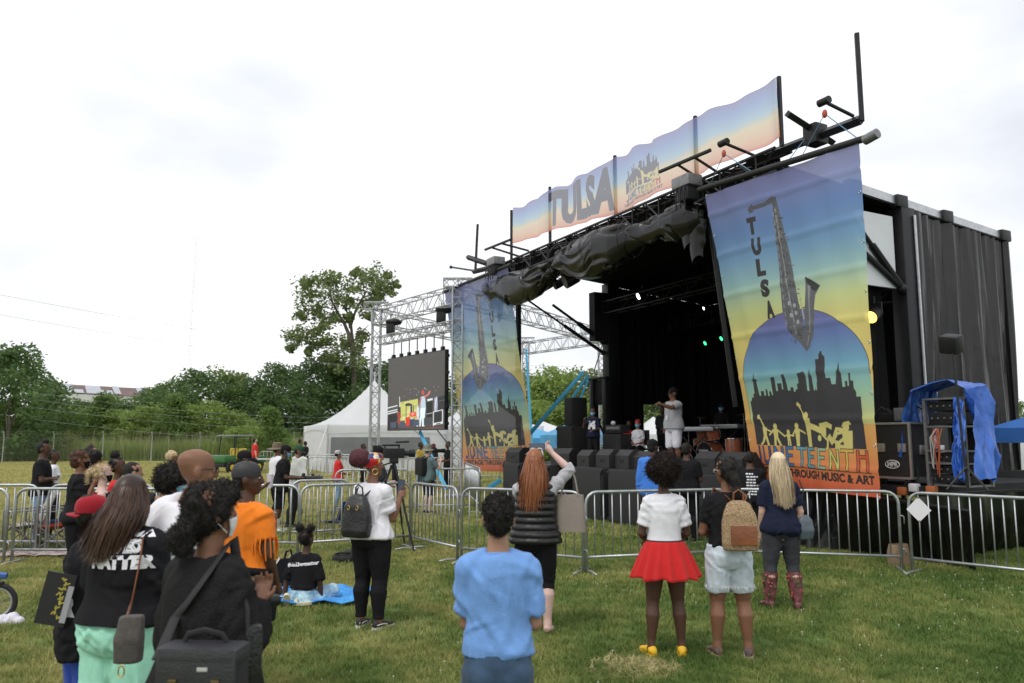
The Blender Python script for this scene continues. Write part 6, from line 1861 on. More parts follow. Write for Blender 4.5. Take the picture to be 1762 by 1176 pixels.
def strap(f, name, pts, m, w=.02, th=.003, parent=None):
    b = MB(); b.tube([f.k * V(p) for p in pts], w, 8, ry=th * 2); return b.build(name, m, parent or f.t)
def held(name, label, cat, f, p, rx=0, rz=0, group=None):
    t = thing(name, label, cat, W_(f, p), 0, group)
    t.rotation_euler = (R(rx), 0, f.t.rotation_euler.z + R(rz))
    return t
PHONE = mat('phone_black', (.012, .012, .014), .2); PHSCR = mat('phone_screen', (.04, .05, .07), .12, emis=.6)
def phone(label, f, p, rx=80, rz=0, land=False):
    t = held('phone', label, 'phone', f, p, rx, rz)
    s = (.15, .074, .009) if land else (.074, .15, .009)
    b = MB(); b.bbox((0, 0, 0), s, .004); b.build('case', PHONE, t)
    b = MB(); b.box((0, 0, .0055), (s[0] - .012, s[1] - .012, .001)); b.build('screen', PHSCR, t, smooth=False)
    return t
# ------------------------------------------------------------------ the people in the photo
C_WHITE = cloth('white_cotton', (.74, .74, .78)); C_BLACK = cloth('black_cotton', (.013, .013, .015)); C_CHAR = cloth('charcoal_knit', (.03, .03, .034)); C_NAVY = cloth('navy_cotton', (.014, .018, .04))
C_BLUE = cloth('blue_tee_cotton', (.16, .32, .66)); C_JEAN = cloth('blue_denim', (.045, .08, .14), var=.3, scale=7); C_LJEAN = cloth('light_blue_denim', (.20, .30, .42), var=.25, scale=8); C_PALE = cloth('bleached_denim', (.52, .60, .66), var=.15, scale=12)
C_RED = cloth('red_cotton', (.52, .02, .02)); C_MINT = cloth('mint_cotton', (.33, .68, .52)); C_ORANGE = cloth('orange_jersey', (.78, .20, .015)); C_KHAKI = cloth('khaki_twill', (.42, .32, .2)); C_GREYT = cloth('grey_marl', (.40, .40, .42), var=.15, scale=60)
C_DKGREY = cloth('dark_grey_denim', (.045, .047, .055), var=.25, scale=7); C_YELLOW = cloth('yellow_cotton', (.6, .42, .09)); C_TEAL = cloth('grey_teal_cotton', (.11, .16, .17)); C_ROYAL = cloth('royal_blue_cotton', (.05, .19, .62)); C_SHORTB = cloth('blue_sport_cloth', (.02, .06, .34))
C_FLORAL = mat('floral_print', (.12, .14, .3), .8, var=.6, scale=16, col2=(.5, .35, .35)); C_MAROON = mat('maroon_velvet', (.06, .008, .014), .75, var=.4, scale=30, bump=.5, bscale=60)
C_SCARF = bpy.data.materials.new('bright_print_scarf'); C_SCARF.use_nodes = True
_t = C_SCARF.node_tree; _vo = _t.nodes.new('ShaderNodeTexVoronoi'); _vo.inputs['Scale'].default_value = 22; _tc = _t.nodes.new('ShaderNodeTexCoord'); _cr = _t.nodes.new('ShaderNodeValToRGB'); _cr.color_ramp.interpolation = 'CONSTANT'
_sx = _t.nodes.new('ShaderNodeSeparateXYZ')
for _p, _c in ((.2, (.75, .4, .02, 1)), (.42, (.02, .03, .12, 1)), (.6, (.6, .03, .02, 1)), (.8, (.7, .7, .65, 1))): _e = _cr.color_ramp.elements.new(_p); _e.color = _c
_cr.color_ramp.elements[0].color = (.55, .02, .02, 1)
_t.links.new(_tc.outputs['Object'], _vo.inputs['Vector']); _t.links.new(_vo.outputs['Color'], _sx.inputs[0]); _t.links.new(_sx.outputs[0], _cr.inputs[0]); _t.links.new(_cr.outputs[0], _t.nodes['Principled BSDF'].inputs['Base Color'])
S_BLACK = mat('black_shoe', (.014, .014, .015), .5); S_WHITE = mat('white_sole', (.62, .61, .58), .6); S_YEL = mat('yellow_shoe', (.78, .46, .015), .5); S_MUST = mat('mustard_shoe', (.38, .2, .03), .7, var=.5, scale=14, col2=(.02, .025, .06)); S_PINK = mat('pink_sole', (.72, .42, .38), .6); S_GREY = mat('grey_shoe', (.2, .2, .21), .7)
M_BLACK = cloth('black_mask', (.012, .012, .013)); M_BLUE = cloth('blue_mask', (.22, .45, .62)); M_WHITE = cloth('white_mask', (.72, .72, .74)); LEATH = mat('black_leather', (.014, .014, .015), .38, var=.2, scale=10, bump=.35, bscale=50, spec=.5); BELT = mat('dark_belt', (.03, .025, .03), .4)
TAN = mat('tan_leather', (.22, .075, .03), .45, var=.25, scale=6, bump=.2, bscale=50); GOLD = mat('gold_metal', (.7, .5, .18), .3, 1.0); TAUPE = mat('taupe_leather', (.24, .205, .17), .5, var=.08, scale=5, bump=.15, bscale=40); STRAW2 = mat('woven_straw', (.36, .25, .14), .9, var=.55, scale=70, bump=.8, bscale=120)
GBAG = mat('grey_canvas_bag', (.018, .018, .019), .8, var=.2, scale=30, bump=.35, bscale=150); TBAG = mat('taupe_canvas_bag', (.085, .075, .07), .85, var=.2, scale=25, bump=.3, bscale=120)
def stand(f, dx=0): pass
def belt(f, z=1.0, m=None):
    _, rx, ry, cy = ringlerp(f.rings, z); c = f.sh(z)
    b = MB(); b.tube([V((c.x + (rx + .022) * math.cos(a), cy + c.y + (ry + .022) * math.sin(a), z)) for a in [i * PI / 16 for i in range(32)]], .006, 6, True, ry=.02); b.xf(f.sc); return b.build('belt', m or BELT, f.t)
# --- front right: the four watching at the barrier, and the boy
f = person('boy in a plain blue t-shirt and jeans with folded arms, seen from behind', 856, 3.68, 1.50, 4, 'm', SK_MID, .97, .0, (((.02, .14, -1), (-.8, .75, .12)), ((.14, .04, -1), (-.8, .85, .22))), lod=0, hands=(.5, .5))
tee(f, C_BLUE, .013, .40, .955, .35, .0, sl_ease=.014); pants(f, C_JEAN, 1.0, .018, loose=.35); hair_short(f, H_BLACK, 1.0, .002, 2600); shoes(f, S_BLACK, S_WHITE); collar(f, C_BLUE, 1.462, .07)
f = person('red-haired woman in a black puffer vest raising a phone beside the boy', 922, 7.5, 1.66, -8, 'f', SK_PINK, 1.16, .0, (((-.05, .9, -.1), (-.25, .25, .95)), ((.68, .3, .72), (-.85, .2, .8))), lod=1, legs=((-.12, .03, .02), (.12, -.02, .03)), look=(-4, 4), hands=(.9, .5), handdir=(None, (-.6, .1, .7)))
f.arm0 = f.arm[1]
tee(f, C_GREYT, .012, .62, 1.0, .4, .0, name='shirt', sl_ease=.016)
b = MB(); torso_loft(f, b, .03, .86, 1.46, 30, 1.0, .06, .8)
for s in (-1, 1): b.ell(V((s * .082 * f.build, -.06, .9)), (.1, .09, .08), 12, 8); b.ell(f.arm[(s + 1) // 2][0] + V((-s * .03, 0, 0)), .08, 12, 8)
b.xf(f.sc); me = bake(b, .01, 3)
co, no = mesh_np(me); co = co + no * (.016 * np.abs(np.sin(co[:, 2] * PI / .062)) - .006)[:, None]; me.vertices.foreach_set('co', co.astype('f').ravel()); wrinkle(me, .006, 26, 3)
finish(me, 'puffer_vest', mat('puffer_nylon', (.009, .009, .01), .4, var=.2, scale=8, bump=.2, bscale=30, spec=.4), f.t)
pants(f, C_BLACK, .60, .008, name='leggings', wr=.004); hair_long(f, H_LRED, 1100, 1.22, .12, (-.02, -.02), back_y=-.11, width=.0036, seed=1, front=.35, wave=.008)
b = MB()
for s in (-1, 1): b.tube([(s * .034 + .026 * math.cos(a), .075 + .01 * s * 0, .225 + .02 * math.sin(a)) for a in [i * PI / 6 for i in range(12)]], .004, 4, True); b.bar((s * .06, .07, .225), (s * .088, -.03, .19), .003, 4)
b.xf(f.sc @ f.HM); b.build('sunglasses', mat('white_frames', (.7, .68, .62), .3), f.t)
S_, E, W, fd = f.arm[1]
W0 = f.arm[0][2]
pm = W + V((-.16, .03, .06))
phone('phone held up sideways by the red-haired woman', f, pm, 80, 0, True)
tb_ = held('tote_bag', 'plain taupe tote bag hanging from the raised elbow of the red-haired woman', 'bag', f, E + V((.0, -.02, -.60)))
b = MB(); b.loft([(0, 0, 0, .15, .06, 4), (0, 0, .18, .14, .05, 4), (0, 0, .34, .13, .028, 4)], 28, True, True); b.build('bag_body', TAUPE, tb_)
for y in (-.03, .03):
    b = MB(); b.tube([(-.08, y, .33), (-.05, y * .7, .5), (0, y * .3, .61), (.05, y * .7, .5), (.08, y, .33)], .007, 6); b.build('handle', TAUPE, tb_)
f = person('woman with a big round afro, white t-shirt and red pleated skirt', 1148, 6.75, 1.585, 2, 'f', SK_DARK, 1.0, 0, (((.28, .05, -1), (-.35, .8, -.35)), ((.28, .05, -1), (-.25, .85, -.3))), lod=0, legs=((-.15, .0, .0), (.13, .0, .0)))
tee(f, C_WHITE, .014, .36, .985, .45, .0, wr=.010, sl_ease=.02); skirt(f, C_RED, .70, 1.03, .285, 15, .023); belt(f, 1.03); hair_afro(f, hairmat('dark_auburn_hair', (.018, .010, .008), rough=.75), .152, (0, -.025, .15), 3400, .034); shoes(f, S_YEL, S_YEL)
phone('phone in the hand of the woman in the red skirt', f, f.arm[1][2] + V((.03, .04, -.06)), 40, 20)
f = person('woman with a straw backpack and pale denim shorts, dark hair tied low', 1260, 6.7, 1.60, -6, 'f', SK_BROWN, 1.12, 0, (((.3, .1, -1), (-.6, .8, -.1)), ((.25, .1, -1), (-.6, .8, -.1))), lod=0, look=(28, -2), legs=((-.13, .02, .0), (.14, -.0, .02)))
tee(f, C_BLACK, .012, .34, .97, .35, .0, sl_ease=.014); pants(f, C_PALE, .29, .014, 1.03, .12, .01, 'denim_shorts', .008)
b = MB(); g = random.Random(2)
for hip, kn, an in f.leg:
    for k in range(90):
        a = k * 2 * PI / 90; c = hip.lerp(kn, .63); r0 = .085 * f.lb + .016
        p = c + V((r0 * math.cos(a), r0 * math.sin(a), 0)); b.tube([p, p + V((g.uniform(-.01, .012), g.uniform(-.01, .01), -g.uniform(.015, .04)))], .0028, 3)
b.xf(f.sc); b.build('frayed_hem', cloth('white_thread', (.7, .7, .72)), f.t)
shoes(f, S_MUST, S_PINK); glasses(f, mat('pale_frame', (.6, .58, .52), .3))
b = MB(); b.ell((0, -.02, .145), (.09, .108, .108), 20, 14); b.ell((0, -.07, .08), (.075, .07, .075), 14, 10); b.ell((.0, -.125, .02), (.05, .05, .08), 12, 8); b.ell((.0, -.135, -.07), (.045, .042, .08), 12, 8); hp(f, b, 'hair', H_BLACK, .006, 60, 900, .022)
def backpack(f, label, m, pocket=None, trim=None, w=.15, h=.44, dz=1.02, dy=-.2, dx=.0, buckle=False):
    t = held('backpack', label, 'backpack', f, (dx, dy, dz))
    b = MB(); b.loft([(0, 0, 0, w * .95, .075, 4), (0, -.01, .06, w * 1.04, .085, 3.6), (0, 0, .2, w, .08, 3.4), (0, .01, h * .75, w * .86, .07, 3), (0, .02, h * .95, w * .62, .045, 2.6), (0, .025, h, w * .35, .02, 2.4)], 30); 
    me = bake(b, .011, 2); wrinkle(me, .012, 11, 5); finish(me, 'pack_body', m, t)
    if pocket: b = MB(); b.bbox((w * .12, -.085, .13), (w * 1.45, .03, .17), .012); b.build('pocket', pocket, t)
    tm = trim or m
    b = MB(); b.tube([(-.045, .04, h - .01), (-.04, .03, h + .07), (0, .02, h + .1), (.04, .03, h + .07), (.045, .04, h - .01)], .009, 6); b.build('handle', tm, t)
    for s in (-1, 1):
        b = MB(); b.tube([(s * .05, .05, h - .02), (s * .085, .11, h + .03), (s * .10 - dx, -dy - .0 + .08, 1.455 - dz + .03), (s * .12 - dx, -dy + .15, 1.30 - dz), (s * .15, .12 - dy * .3, .25), (s * w * .8, .05, .06)], .006, 8, ry=.018); b.build('strap', tm, t)
    if buckle:
        for s in (-1, 1): b = MB(); b.tube([(s * .05 + .014 * math.cos(a), -.078, h * .7 + .02 * math.sin(a)) for a in [i * PI / 5 for i in range(10)]], .004, 5, True); b.build('ring', GOLD, t)
    t.scale = (f.k,) * 3
    return t
backpack(f, 'woven straw backpack with brown leather straps and pocket', STRAW2, TAN, TAN, .155, .42, .97, -.215, .07)
f = person('blonde woman in a navy t-shirt, grey jeans and tall flowered boots', 1349, 8.55, 1.61, -4, 'f', SK_FAIR, 1.1, 0, (((.22, .02, -1), (.0, .35, -1)), ((.3, -.05, -1), (-.05, .3, -1))), lod=1, legs=((-.16, .02, .0), (.14, -.03, .02)))
tee(f, C_NAVY, .018, .38, .86, .5, .02, sl_ease=.02); pants(f, C_DKGREY, .63, .01, 1.0); hair_long(f, H_LBLOND, 1000, 1.17, .08, (.03, -.03), width=.0036, seed=2, back_y=-.12, wave=.006, zvar=.05)
BOOT = mat('flowered_boot', (.06, .022, .02), .5, var=.6, scale=16, col2=(.16, .05, .05)); shoes(f, BOOT, S_BLACK, 'boot', .8)
g = random.Random(8)
for li, (hip, kn, an) in enumerate(f.leg):
    b = MB(); b2 = MB()
    for _ in range(16):
        a = g.uniform(-PI, 0); z = g.uniform(.12, .74); c = an.lerp(kn, z); r0 = .066 + .022 * min(1, z * 2)
        (b if _ % 2 else b2).ell(c + V((r0 * math.cos(a), r0 * math.sin(a), 0)), (.011, .011, .011) if _ % 2 else (.010, .008, .02), 7, 5)
    b.xf(f.sc); b2.xf(f.sc); b.build('flower', mat('boot_flower', (.45, .08, .09), .6), f.t); b2.build('leaf', mat('boot_leaf', (.06, .11, .03), .6), f.t)
hb_ = held('hand_bag', 'grey blue soft handbag at the right hip of the blonde woman', 'bag', f, (.27, -.02, .78))
b = MB(); b.loft([(0, 0, 0, .08, .07, 3), (0, 0, .1, .10, .085, 2.6), (0, 0, .2, .085, .06, 2.6), (0, 0, .25, .04, .03, 2.4)], 22); me = bake(b, .012, 2); wrinkle(me, .016, 14, 3); finish(me, 'bag_body', mat('blue_grey_leather', (.07, .095, .115), .45, var=.2, scale=8), hb_); b = MB(); b.tube([(-.05, 0, .22), (-.04, 0, .36), (.0, 0, .52), (-.03, .03, .62)], .007, 6); b.build('strap', LEATH, hb_)
# --- woman with the head wrap, and the girl on the blanket
f = person('woman in a white t-shirt and black leggings with a colourful head wrap and black backpack', 636, 7.72, 1.62, -22, 'f', SK_BROWN, 1.2, 0, (((.2, .25, -1), (-.4, .9, .3)), ((.22, .25, -1), (-.05, .75, .95))), lod=0, look=(-38, 0), legs=((-.09, .0, .0), (.13, -.02, .0)))
tee(f, C_WHITE, .014, .36, .90, .3, .0, sl_ease=.018); pants(f, C_BLACK, .97, .013, name='leggings', wr=.004); shoes(f, S_BLACK, S_WHITE)
for hip, kn, an in f.leg:
    sg = 1 if an.x > 0 else -1; fw = V((sg * .22, 1, 0)).normalized(); sd = V((fw.y, -fw.x, 0)); b = MB()
    for q in (-1, 1): b.tube([an + fw * -.05 + sd * q * .038 + V((0, 0, -.035)), an + fw * .03 + sd * q * .046 + V((0, 0, -.03)), an + fw * .09 + sd * q * .044 + V((0, 0, -.045))], .006, 5)
    b.xf(f.sc); b.build('shoe_stripe', S_WHITE, f.t)
b = MB(); b.ell((0, -.012, .165), (.098, .118, .09), 20, 14); b.ell((0, .0, .20), (.09, .11, .055), 16, 10); b.xf(f.sc @ f.HM); me = bake(b, .011, 2); wrinkle(me, .02, 18, 3); finish(me, 'head_wrap', C_SCARF, f.t)
b = MB(); b.ell((0, -.14, .19), (.115, .105, .105), 20, 14); b.xf(f.sc @ f.HM); me = bake(b, .012, 2); wrinkle(me, .02, 16, 6); finish(me, 'hair_bonnet', C_MAROON, f.t)
b = MB()
for s in (-1, 1): b.tube([(s * .088, -.005 + .03 * math.cos(a), .05 + .03 * math.sin(a)) for a in [i * PI / 6 for i in range(12)]], .004, 5, True)
b.xf(f.sc @ f.HM); b.build('hoop_earring', GOLD, f.t)
backpack(f, 'black leather backpack on the woman with the head wrap', LEATH, None, LEATH, .15, .42, .93, -.21, -.05, True)
phone('phone held upright by the woman with the head wrap', f, f.arm[1][2] + V((-.02, .06, .12)), 78, 0)
f = person('girl sitting on a blue blanket with two hair puffs, black t-shirt lettered across the back', 521, 8.75, 1.42, -14, 'f', SK_DARK, 1.05, 0, (((.42, -.12, -1), (.12, .0, -1)), ((.32, -.05, -1), (-.02, .25, -1))), lod=0, pelvis=.10, legs=(((-.28, .34, .14), (-.08, .52, .07)), ((.28, .34, .14), (.1, .5, .07))), look=(-8, 6), lean=(6, 0))
tee(f, C_BLACK, .022, .46, 1.02, .5, .03, sl_ease=.026)
TIED = mat('tie_dye_blue', (.12, .34, .58), .8, var=.4, scale=9, col2=(.45, .62, .75)); pants(f, TIED, .46, .014, 1.0, .3, 0, 'tie_dye_shorts')
lettering(f, f.top, ['#blacklivesmatter'], .0, .43, .052, C_WHITE, sx=.95, rot=.10, bold=.003)
b = MB(); b.ell((0, -.018, .145), (.088, .107, .105), 18, 12); b.ell((-.09, -.02, .268), .058, 14, 10); b.ell((.09, -.02, .268), .058, 14, 10); hp(f, b, 'hair', H_BLACK, .006, 60, 1400, .02)
for s in (-1, 1):
    b = MB(); b.loft([(s * .1, -.02, -.0, .006, .006), (s * .1, -.02, .05, .004, .004)], 8); b.xf(f.sc @ f.HM); b.build('earring', mat('lime_earring', (.6, .68, .1), .5), f.t)
for i, (x, y, rz, l) in enumerate(((-.14, -.17, 24, 'cream shoe standing on its toe behind the girl on the left'), (.06, -.14, 80, 'cream shoe sole lying flat behind the girl on the right'))):
    t = held('sandal', l, 'shoe', f, (x, y, .04), -60 if i == 0 else -6, rz); b = MB()
    b.loft([(0, 0, 0, .03, .012, 3)] if False else [(0, 0, -.015, .042, .125, 2.4), (0, 0, .015, .045, .128, 2.4)], 20); b.build('sole', mat('cream_rubber', (.66, .6, .44), .7), t); b = MB(); b.tube([(-.045, .04, .01), (-.03, .05, .05), (.03, .05, .05), (.045, .04, .01)], .006, 6, ry=.025); b.build('toe_strap', mat('cream_rubber', (.66, .6, .44)), t)
# --- near group on the left
f = person('woman in a black cardigan with a curly ponytail and camera bag, nearest on the left', 332, 3.12, 1.59, -30, 'f', SK_BROWN, 1.2, .0, (((.22, -.02, -1), (.0, .35, -1)), ((.25, .0, -1), (-.35, .6, .6))), lod=0, look=(-10, 0))
tee(f, cloth('black_knit', (.016, .015, .016), bump=.5, bscale=110), .03, .97, .84, .6, .03, name='cardigan', sl_ease=.02, wr=.016, freq=8); pants(f, mat('spotted_leggings', (.04, .04, .045), .8, var=.8, scale=30, col2=(.6, .6, .6)), 1.0, .008, name='leggings'); shoes(f, S_BLACK, S_WHITE); mask(f, M_WHITE)
b = MB(); b.ell((0, -.018, .15), (.094, .112, .1), 22, 14); b.ell((.0, -.06, .085), (.083, .075, .085), 16, 10); b.ell((0, .03, .185), (.096, .084, .07), 14, 9); b.ell((.05, -.01, .12), (.052, .075, .075), 12, 8); b.ell((-.05, -.01, .12), (.052, .075, .075), 12, 8); b.ell((0, -.125, .01), (.068, .062, .07), 16, 10)
for _ in range(16): b.ell((random.uniform(-.08, .08), -.03 + random.uniform(-.09, .05), .175 + random.uniform(-.04, .04)), random.uniform(.022, .034), 10, 7); b.ell((random.uniform(-.05, .05), -.125 + random.uniform(-.05, .04), .01 + random.uniform(-.06, .05)), random.uniform(.024, .034), 10, 7)
hp(f, b, 'hair', H_BLACK, .010, 60, 5600, .014, .0012)
def placed(name, label, cat, u, v, y, rz=0): return thing(name, label, cat, at(u, v, y), R(rz))
cb_ = placed('camera_bag', 'grey camera bag with flap and two brass buckles slung behind the woman in black', 'bag', 352, 1162, 2.85, -4)
cb_.scale = (.88, .8, .9)
b = MB(); b.bbox((0, 0, -.02), (.32, .15, .23), .03); me_ = b.build('bag_body', GBAG, cb_)
b = MB(); b.bbox((0, -.015, .085), (.335, .165, .075), .028); b.bbox((0, -.086, .035), (.32, .02, .12), .009); b.build('flap', mat('grey_flap', (.024, .025, .029), .5, var=.15, scale=20, bump=.25, bscale=120), cb_)
for s in (-1, 1): b = MB(); b.bbox((s * .085, -.1, -.03), (.022, .012, .05), .004); b.bbox((s * .085, -.1, -.0), (.034, .016, .018), .004); b.build('buckle', mat('dull_brass', (.16, .12, .05), .4, .8), cb_)
b = MB(); b.bbox((.03, -.0985, .045), (.042, .004, .015), .0015); b.build('badge', mat('badge_silver', (.5, .5, .5), .4, .3), cb_)
b = MB(); b.tube([(-.09, 0, .115), (-.07, -.01, .155), (0, -.015, .172), (.07, -.01, .155), (.09, 0, .115)], .012, 6, ry=.006); b.build('handle', GBAG, cb_)
loc = V(cb_.location)
def on_cloth(f, u, v, off=.012):
    iv = f.M.inverted(); o = V((0, 0, CAM_H)); r = ray(u, v).normalized()
    bv = BVHTree.FromPolygons([q.co for q in f.top.data.vertices], [tuple(q.vertices) for q in f.top.data.polygons])
    h = bv.ray_cast(iv @ o, iv.to_3x3() @ r)
    return (f.M @ h[0]) - r * off if h[0] else at(u, v, f.M.translation.y)
iv = cb_.matrix_basis.inverted()
bp_ = [iv @ q for q in [loc + V((-.16, -.02, .06))] + [on_cloth(f, u, v) for u, v in ((302, 1062), (320, 1040), (340, 1012), (360, 984), (378, 958), (392, 938), (402, 927))] + [f.M @ (f.k * (f.arm[1][0] + V((-.05, .06, .07))))]]
b = MB(); b.tube(bp_, .024, 10, ry=.005); b.build('strap', GBAG, cb_)
bl_ = placed('shoulder_bag', 'black pouch hanging at the right side of the woman in black', 'bag', 432, 1125, 3.0, 30); bl_.scale = (.7, .7, .9)
b = MB(); b.bbox((0, 0, 0), (.1, .12, .24), .03); b.build('bag_body', LEATH, bl_); b = MB(); b.tube([(-.03, -.04, .1), (-.03, -.02, .18), (-.05, .02, .24)], .011, 6, ry=.005); b.build('strap', GBAG, bl_)
hc = held('camera', 'camera held in the right hand of the woman in black', 'camera', f, f.arm[1][2] + V((-.05, .07, -.01))); hc.scale = (.62,) * 3
b = MB(); b.bbox((0, 0, 0), (.12, .05, .085), .01); b.build('camera_body', BLKP, hc); b = MB(); b.cyl((0, .02, 0), (0, .13, -.01), .038, 16); b.build('lens', BLK, hc)
f = person('woman with very long brown hair, black slogan t-shirt and mint green shorts', 195, 4.15, 1.57, -12, 'f', SK_MID, 1.28, .03, (((.22, .1, -1), (-.15, .7, -.6)), ((.2, .15, -1), (-.5, .9, -.1))), lod=0, look=(4, -3))
tee(f, C_BLACK, .036, .42, .955, .7, .02, sl_ease=.03, wr=.013); brun = f; pants(f, C_MINT, .40, .014, .98, 1.0, .01, 'mint_shorts', .016); shoes(f, S_BLACK, S_WHITE)
hair_long(f, H_LBROWN, 2400, 1.35, .13, (-.07, -.02), width=.0026, seed=3, back_y=-.14, wave=.005, segs=11, front=.75)
lettering(f, f.top, ['BLACK', 'LIVES', 'MATTER'], .05, 1.315, .08, C_WHITE, sx=1.0, bold=.004, gap=.95)
f = person('child in a red cap and black t-shirt half hidden by the long-haired woman', 133, 4.5, 1.44, -48, 'm', SK_BROWN, 1.05, 0, ('down', 'front'), lod=0)
kid = f
tee(f, C_BLACK, .026, .44, .74, .9, .03, sl_ease=.03); pants(f, C_SHORTB, .45, .03, 1.0, .9, .02, 'shorts'); shoes(f, S_BLACK, S_WHITE); hair_short(f, H_BLACK); CAPR = cloth('crimson_cap_cloth', (.30, .012, .022)); cap(f, CAPR, 150)
lettering(f, f.top, ['LIVES', 'MATTER'], .0, .99, .085, C_WHITE, sx=.8, gap=1.3)
po = placed('poster', 'black poster board with gold lettering held low beside the red-capped child', 'poster', 96, 1031, 4.28, 8)
b = MB(); b.box((0, 0, 0), (.15, .008, .27), (0, .2, 0)); b.build('board', mat('poster_black', (.012, .012, .014), .5), po, smooth=False)
g = random.Random(4); b = MB()
for k in range(9):
    z = .1 - .024 * k; x = .025 + .03 * math.sin(k * 1.7) * .4 - z * .2 * -1 * .0
    for _ in range(3): a = g.uniform(0, 3.1); b.box((x + z * .2 + g.uniform(-.012, .012), -.007, z), (.022, .003, .006), (0, a, 0))
b.build('brush_lettering', mat('poster_gold', (.5, .42, .08), .6), po, smooth=False)
b = MB(); b.box((.058, -.007, -.03), (.03, .003, .19), (0, .2, 0)); b.build('grey_band', mat('poster_grey', (.35, .35, .38), .6), po, smooth=False)
f = person('bald man in glasses and a loose white shirt', 276, 4.3, 1.70, -38, 'm', SK_BROWN, 1.2, .03, ('down', 'down'), lod=0, look=(-16, -2), lean=(11, 0))
tee(f, C_WHITE, .035, .6, .82, .7, .03, sl_ease=.045, wr=.018, freq=7); pants(f, C_DKGREY, 1.0, .018); shoes(f, S_BLACK, S_WHITE); glasses(f, BLK)
sb = placed('canvas_bag', 'taupe canvas shoulder bag between the mint shorts and the camera bag', 'bag', 222, 1098, 3.45, 10); sb.scale = (.66, .66, .78)
b = MB(); b.loft([(0, 0, -.13, .085, .05, 4), (0, 0, .0, .088, .055, 4), (.01, 0, .12, .075, .035, 4)], 24); me = bake(b, .011, 2); wrinkle(me, .012, 12, 5); finish(me, 'bag_body', TBAG, sb)
iv = (Matrix.Translation(sb.location) @ sb.rotation_euler.to_matrix().to_4x4() @ Matrix.Diagonal((*sb.scale, 1))).inverted(); b = MB(); b.tube([V((-.02, -.02, .1))] + [iv @ on_cloth(brun, u, v, .014) for u, v in ((227, 1035), (232, 1010), (238, 980), (243, 950), (246, 925))], .014, 6, ry=.007); b.build('strap', TAN, sb); b = MB(); b.tube([(-.02 + .018 * math.cos(a), -.055, -.16 + .03 * math.sin(a)) for a in [i * PI / 5 for i in range(10)]], .005, 5, True); b.build('ring', GOLD, sb)
f = person('woman with a round afro and light blue mask behind the bald man', 279, 5.7, 1.56, -82, 'f', SK_BROWN, 1.0, 0, ('down', 'front'), lod=1)
tee(f, C_CHAR); pants(f, C_BLACK); shoes(f, S_BLACK, S_WHITE); hair_afro(f, H_BLACK, .135, (0, -.02, .15), 1800, .026); mask(f, M_BLUE)
f = person('woman in an orange fringed top and black skull cap, khaki trousers', 411, 5.5, 1.60, -24, 'f', SK_DARK, 1.22, .02, (((.25, .05, -1), (-.3, .8, -.2)), ((.3, -.05, -1), (-.05, .45, -.9))), lod=0, look=(-52, 0))
tee(f, C_ORANGE, .016, .30, .96, .4, .0, sl_ease=.022); pants(f, C_KHAKI, 1.0, .014); shoes(f, S_BLACK, S_WHITE); cap(f, mat('black_skull_cap', (.02, .02, .022), .6), None, name='skull_cap'); hair_short(f, H_BLACK, .97)
b = MB(); b.tube([f.HM @ V(p) for p in ((-.085, -.03, .1), (-.1, -.05, .0), (-.11, -.06, -.1), (-.105, -.05, -.22))], .011, 6); b.xf(f.sc); b.build('braid', H_BLACK, f.t)
b = MB(); g = random.Random(3)
for s, (S_, E, W, fd) in zip((-1, 1), f.arm):
    for k in range(15):
        a = k * 2 * PI / 15; c = S_.lerp(E, .5); p = c + V((.082 * math.cos(a), .082 * math.sin(a), 0)); b.tube([p, p + V((.012 * math.cos(a), .012 * math.sin(a), -.07)), p + V((.008 * math.cos(a), g.uniform(-.01, .01), -g.uniform(.12, .17)))], .0065, 5, ry=.002)
for k in range(34):
    a = k * 2 * PI / 34; _, rx, ry, cy = ringlerp(f.rings, .96); p = V(((rx + .024) * math.cos(a), cy + (ry + .024) * math.sin(a), .975)); b.tube([p, p + V((.01 * math.cos(a), .01 * math.sin(a), -.09)), p + V((g.uniform(-.01, .01), .01 * math.sin(a), -g.uniform(.16, .22)))], .0075, 5, ry=.002)
b.xf(f.sc); b.build('fringe', C_ORANGE, f.t)
b = MB(); _, rx, ry, cy = ringlerp(f.rings, .98); b.tube([V(((rx + .04) * math.cos(a), cy + (ry + .04) * math.sin(a), 1.0 - .02 * math.cos(a))) for a in [i * PI / 12 for i in range(24)]], .028, 8, True); b.loft([(.2, .03, .62, .05, .07), (.215, .02, .8, .055, .075), (.2, .0, .98, .035, .05)], 14); b.xf(f.sc); me = bake(b, .011, 2); wrinkle(me, .016, 14, 2); finish(me, 'tied_jacket', C_BLACK, f.t)
jr = held('drink_jar', 'amber drink jar carried by the woman in the orange top', 'jar', f, (-.02, .3, 1.22)); b = MB(); b.cyl((0, 0, 0), (0, 0, .11), .04, 14); b.build('jar_glass', mat('amber_glass', (.3, .1, .03), .15), jr); b = MB(); b.cyl((0, 0, .11), (0, 0, .135), .036, 14); b.build('lid', GREYM, jr)
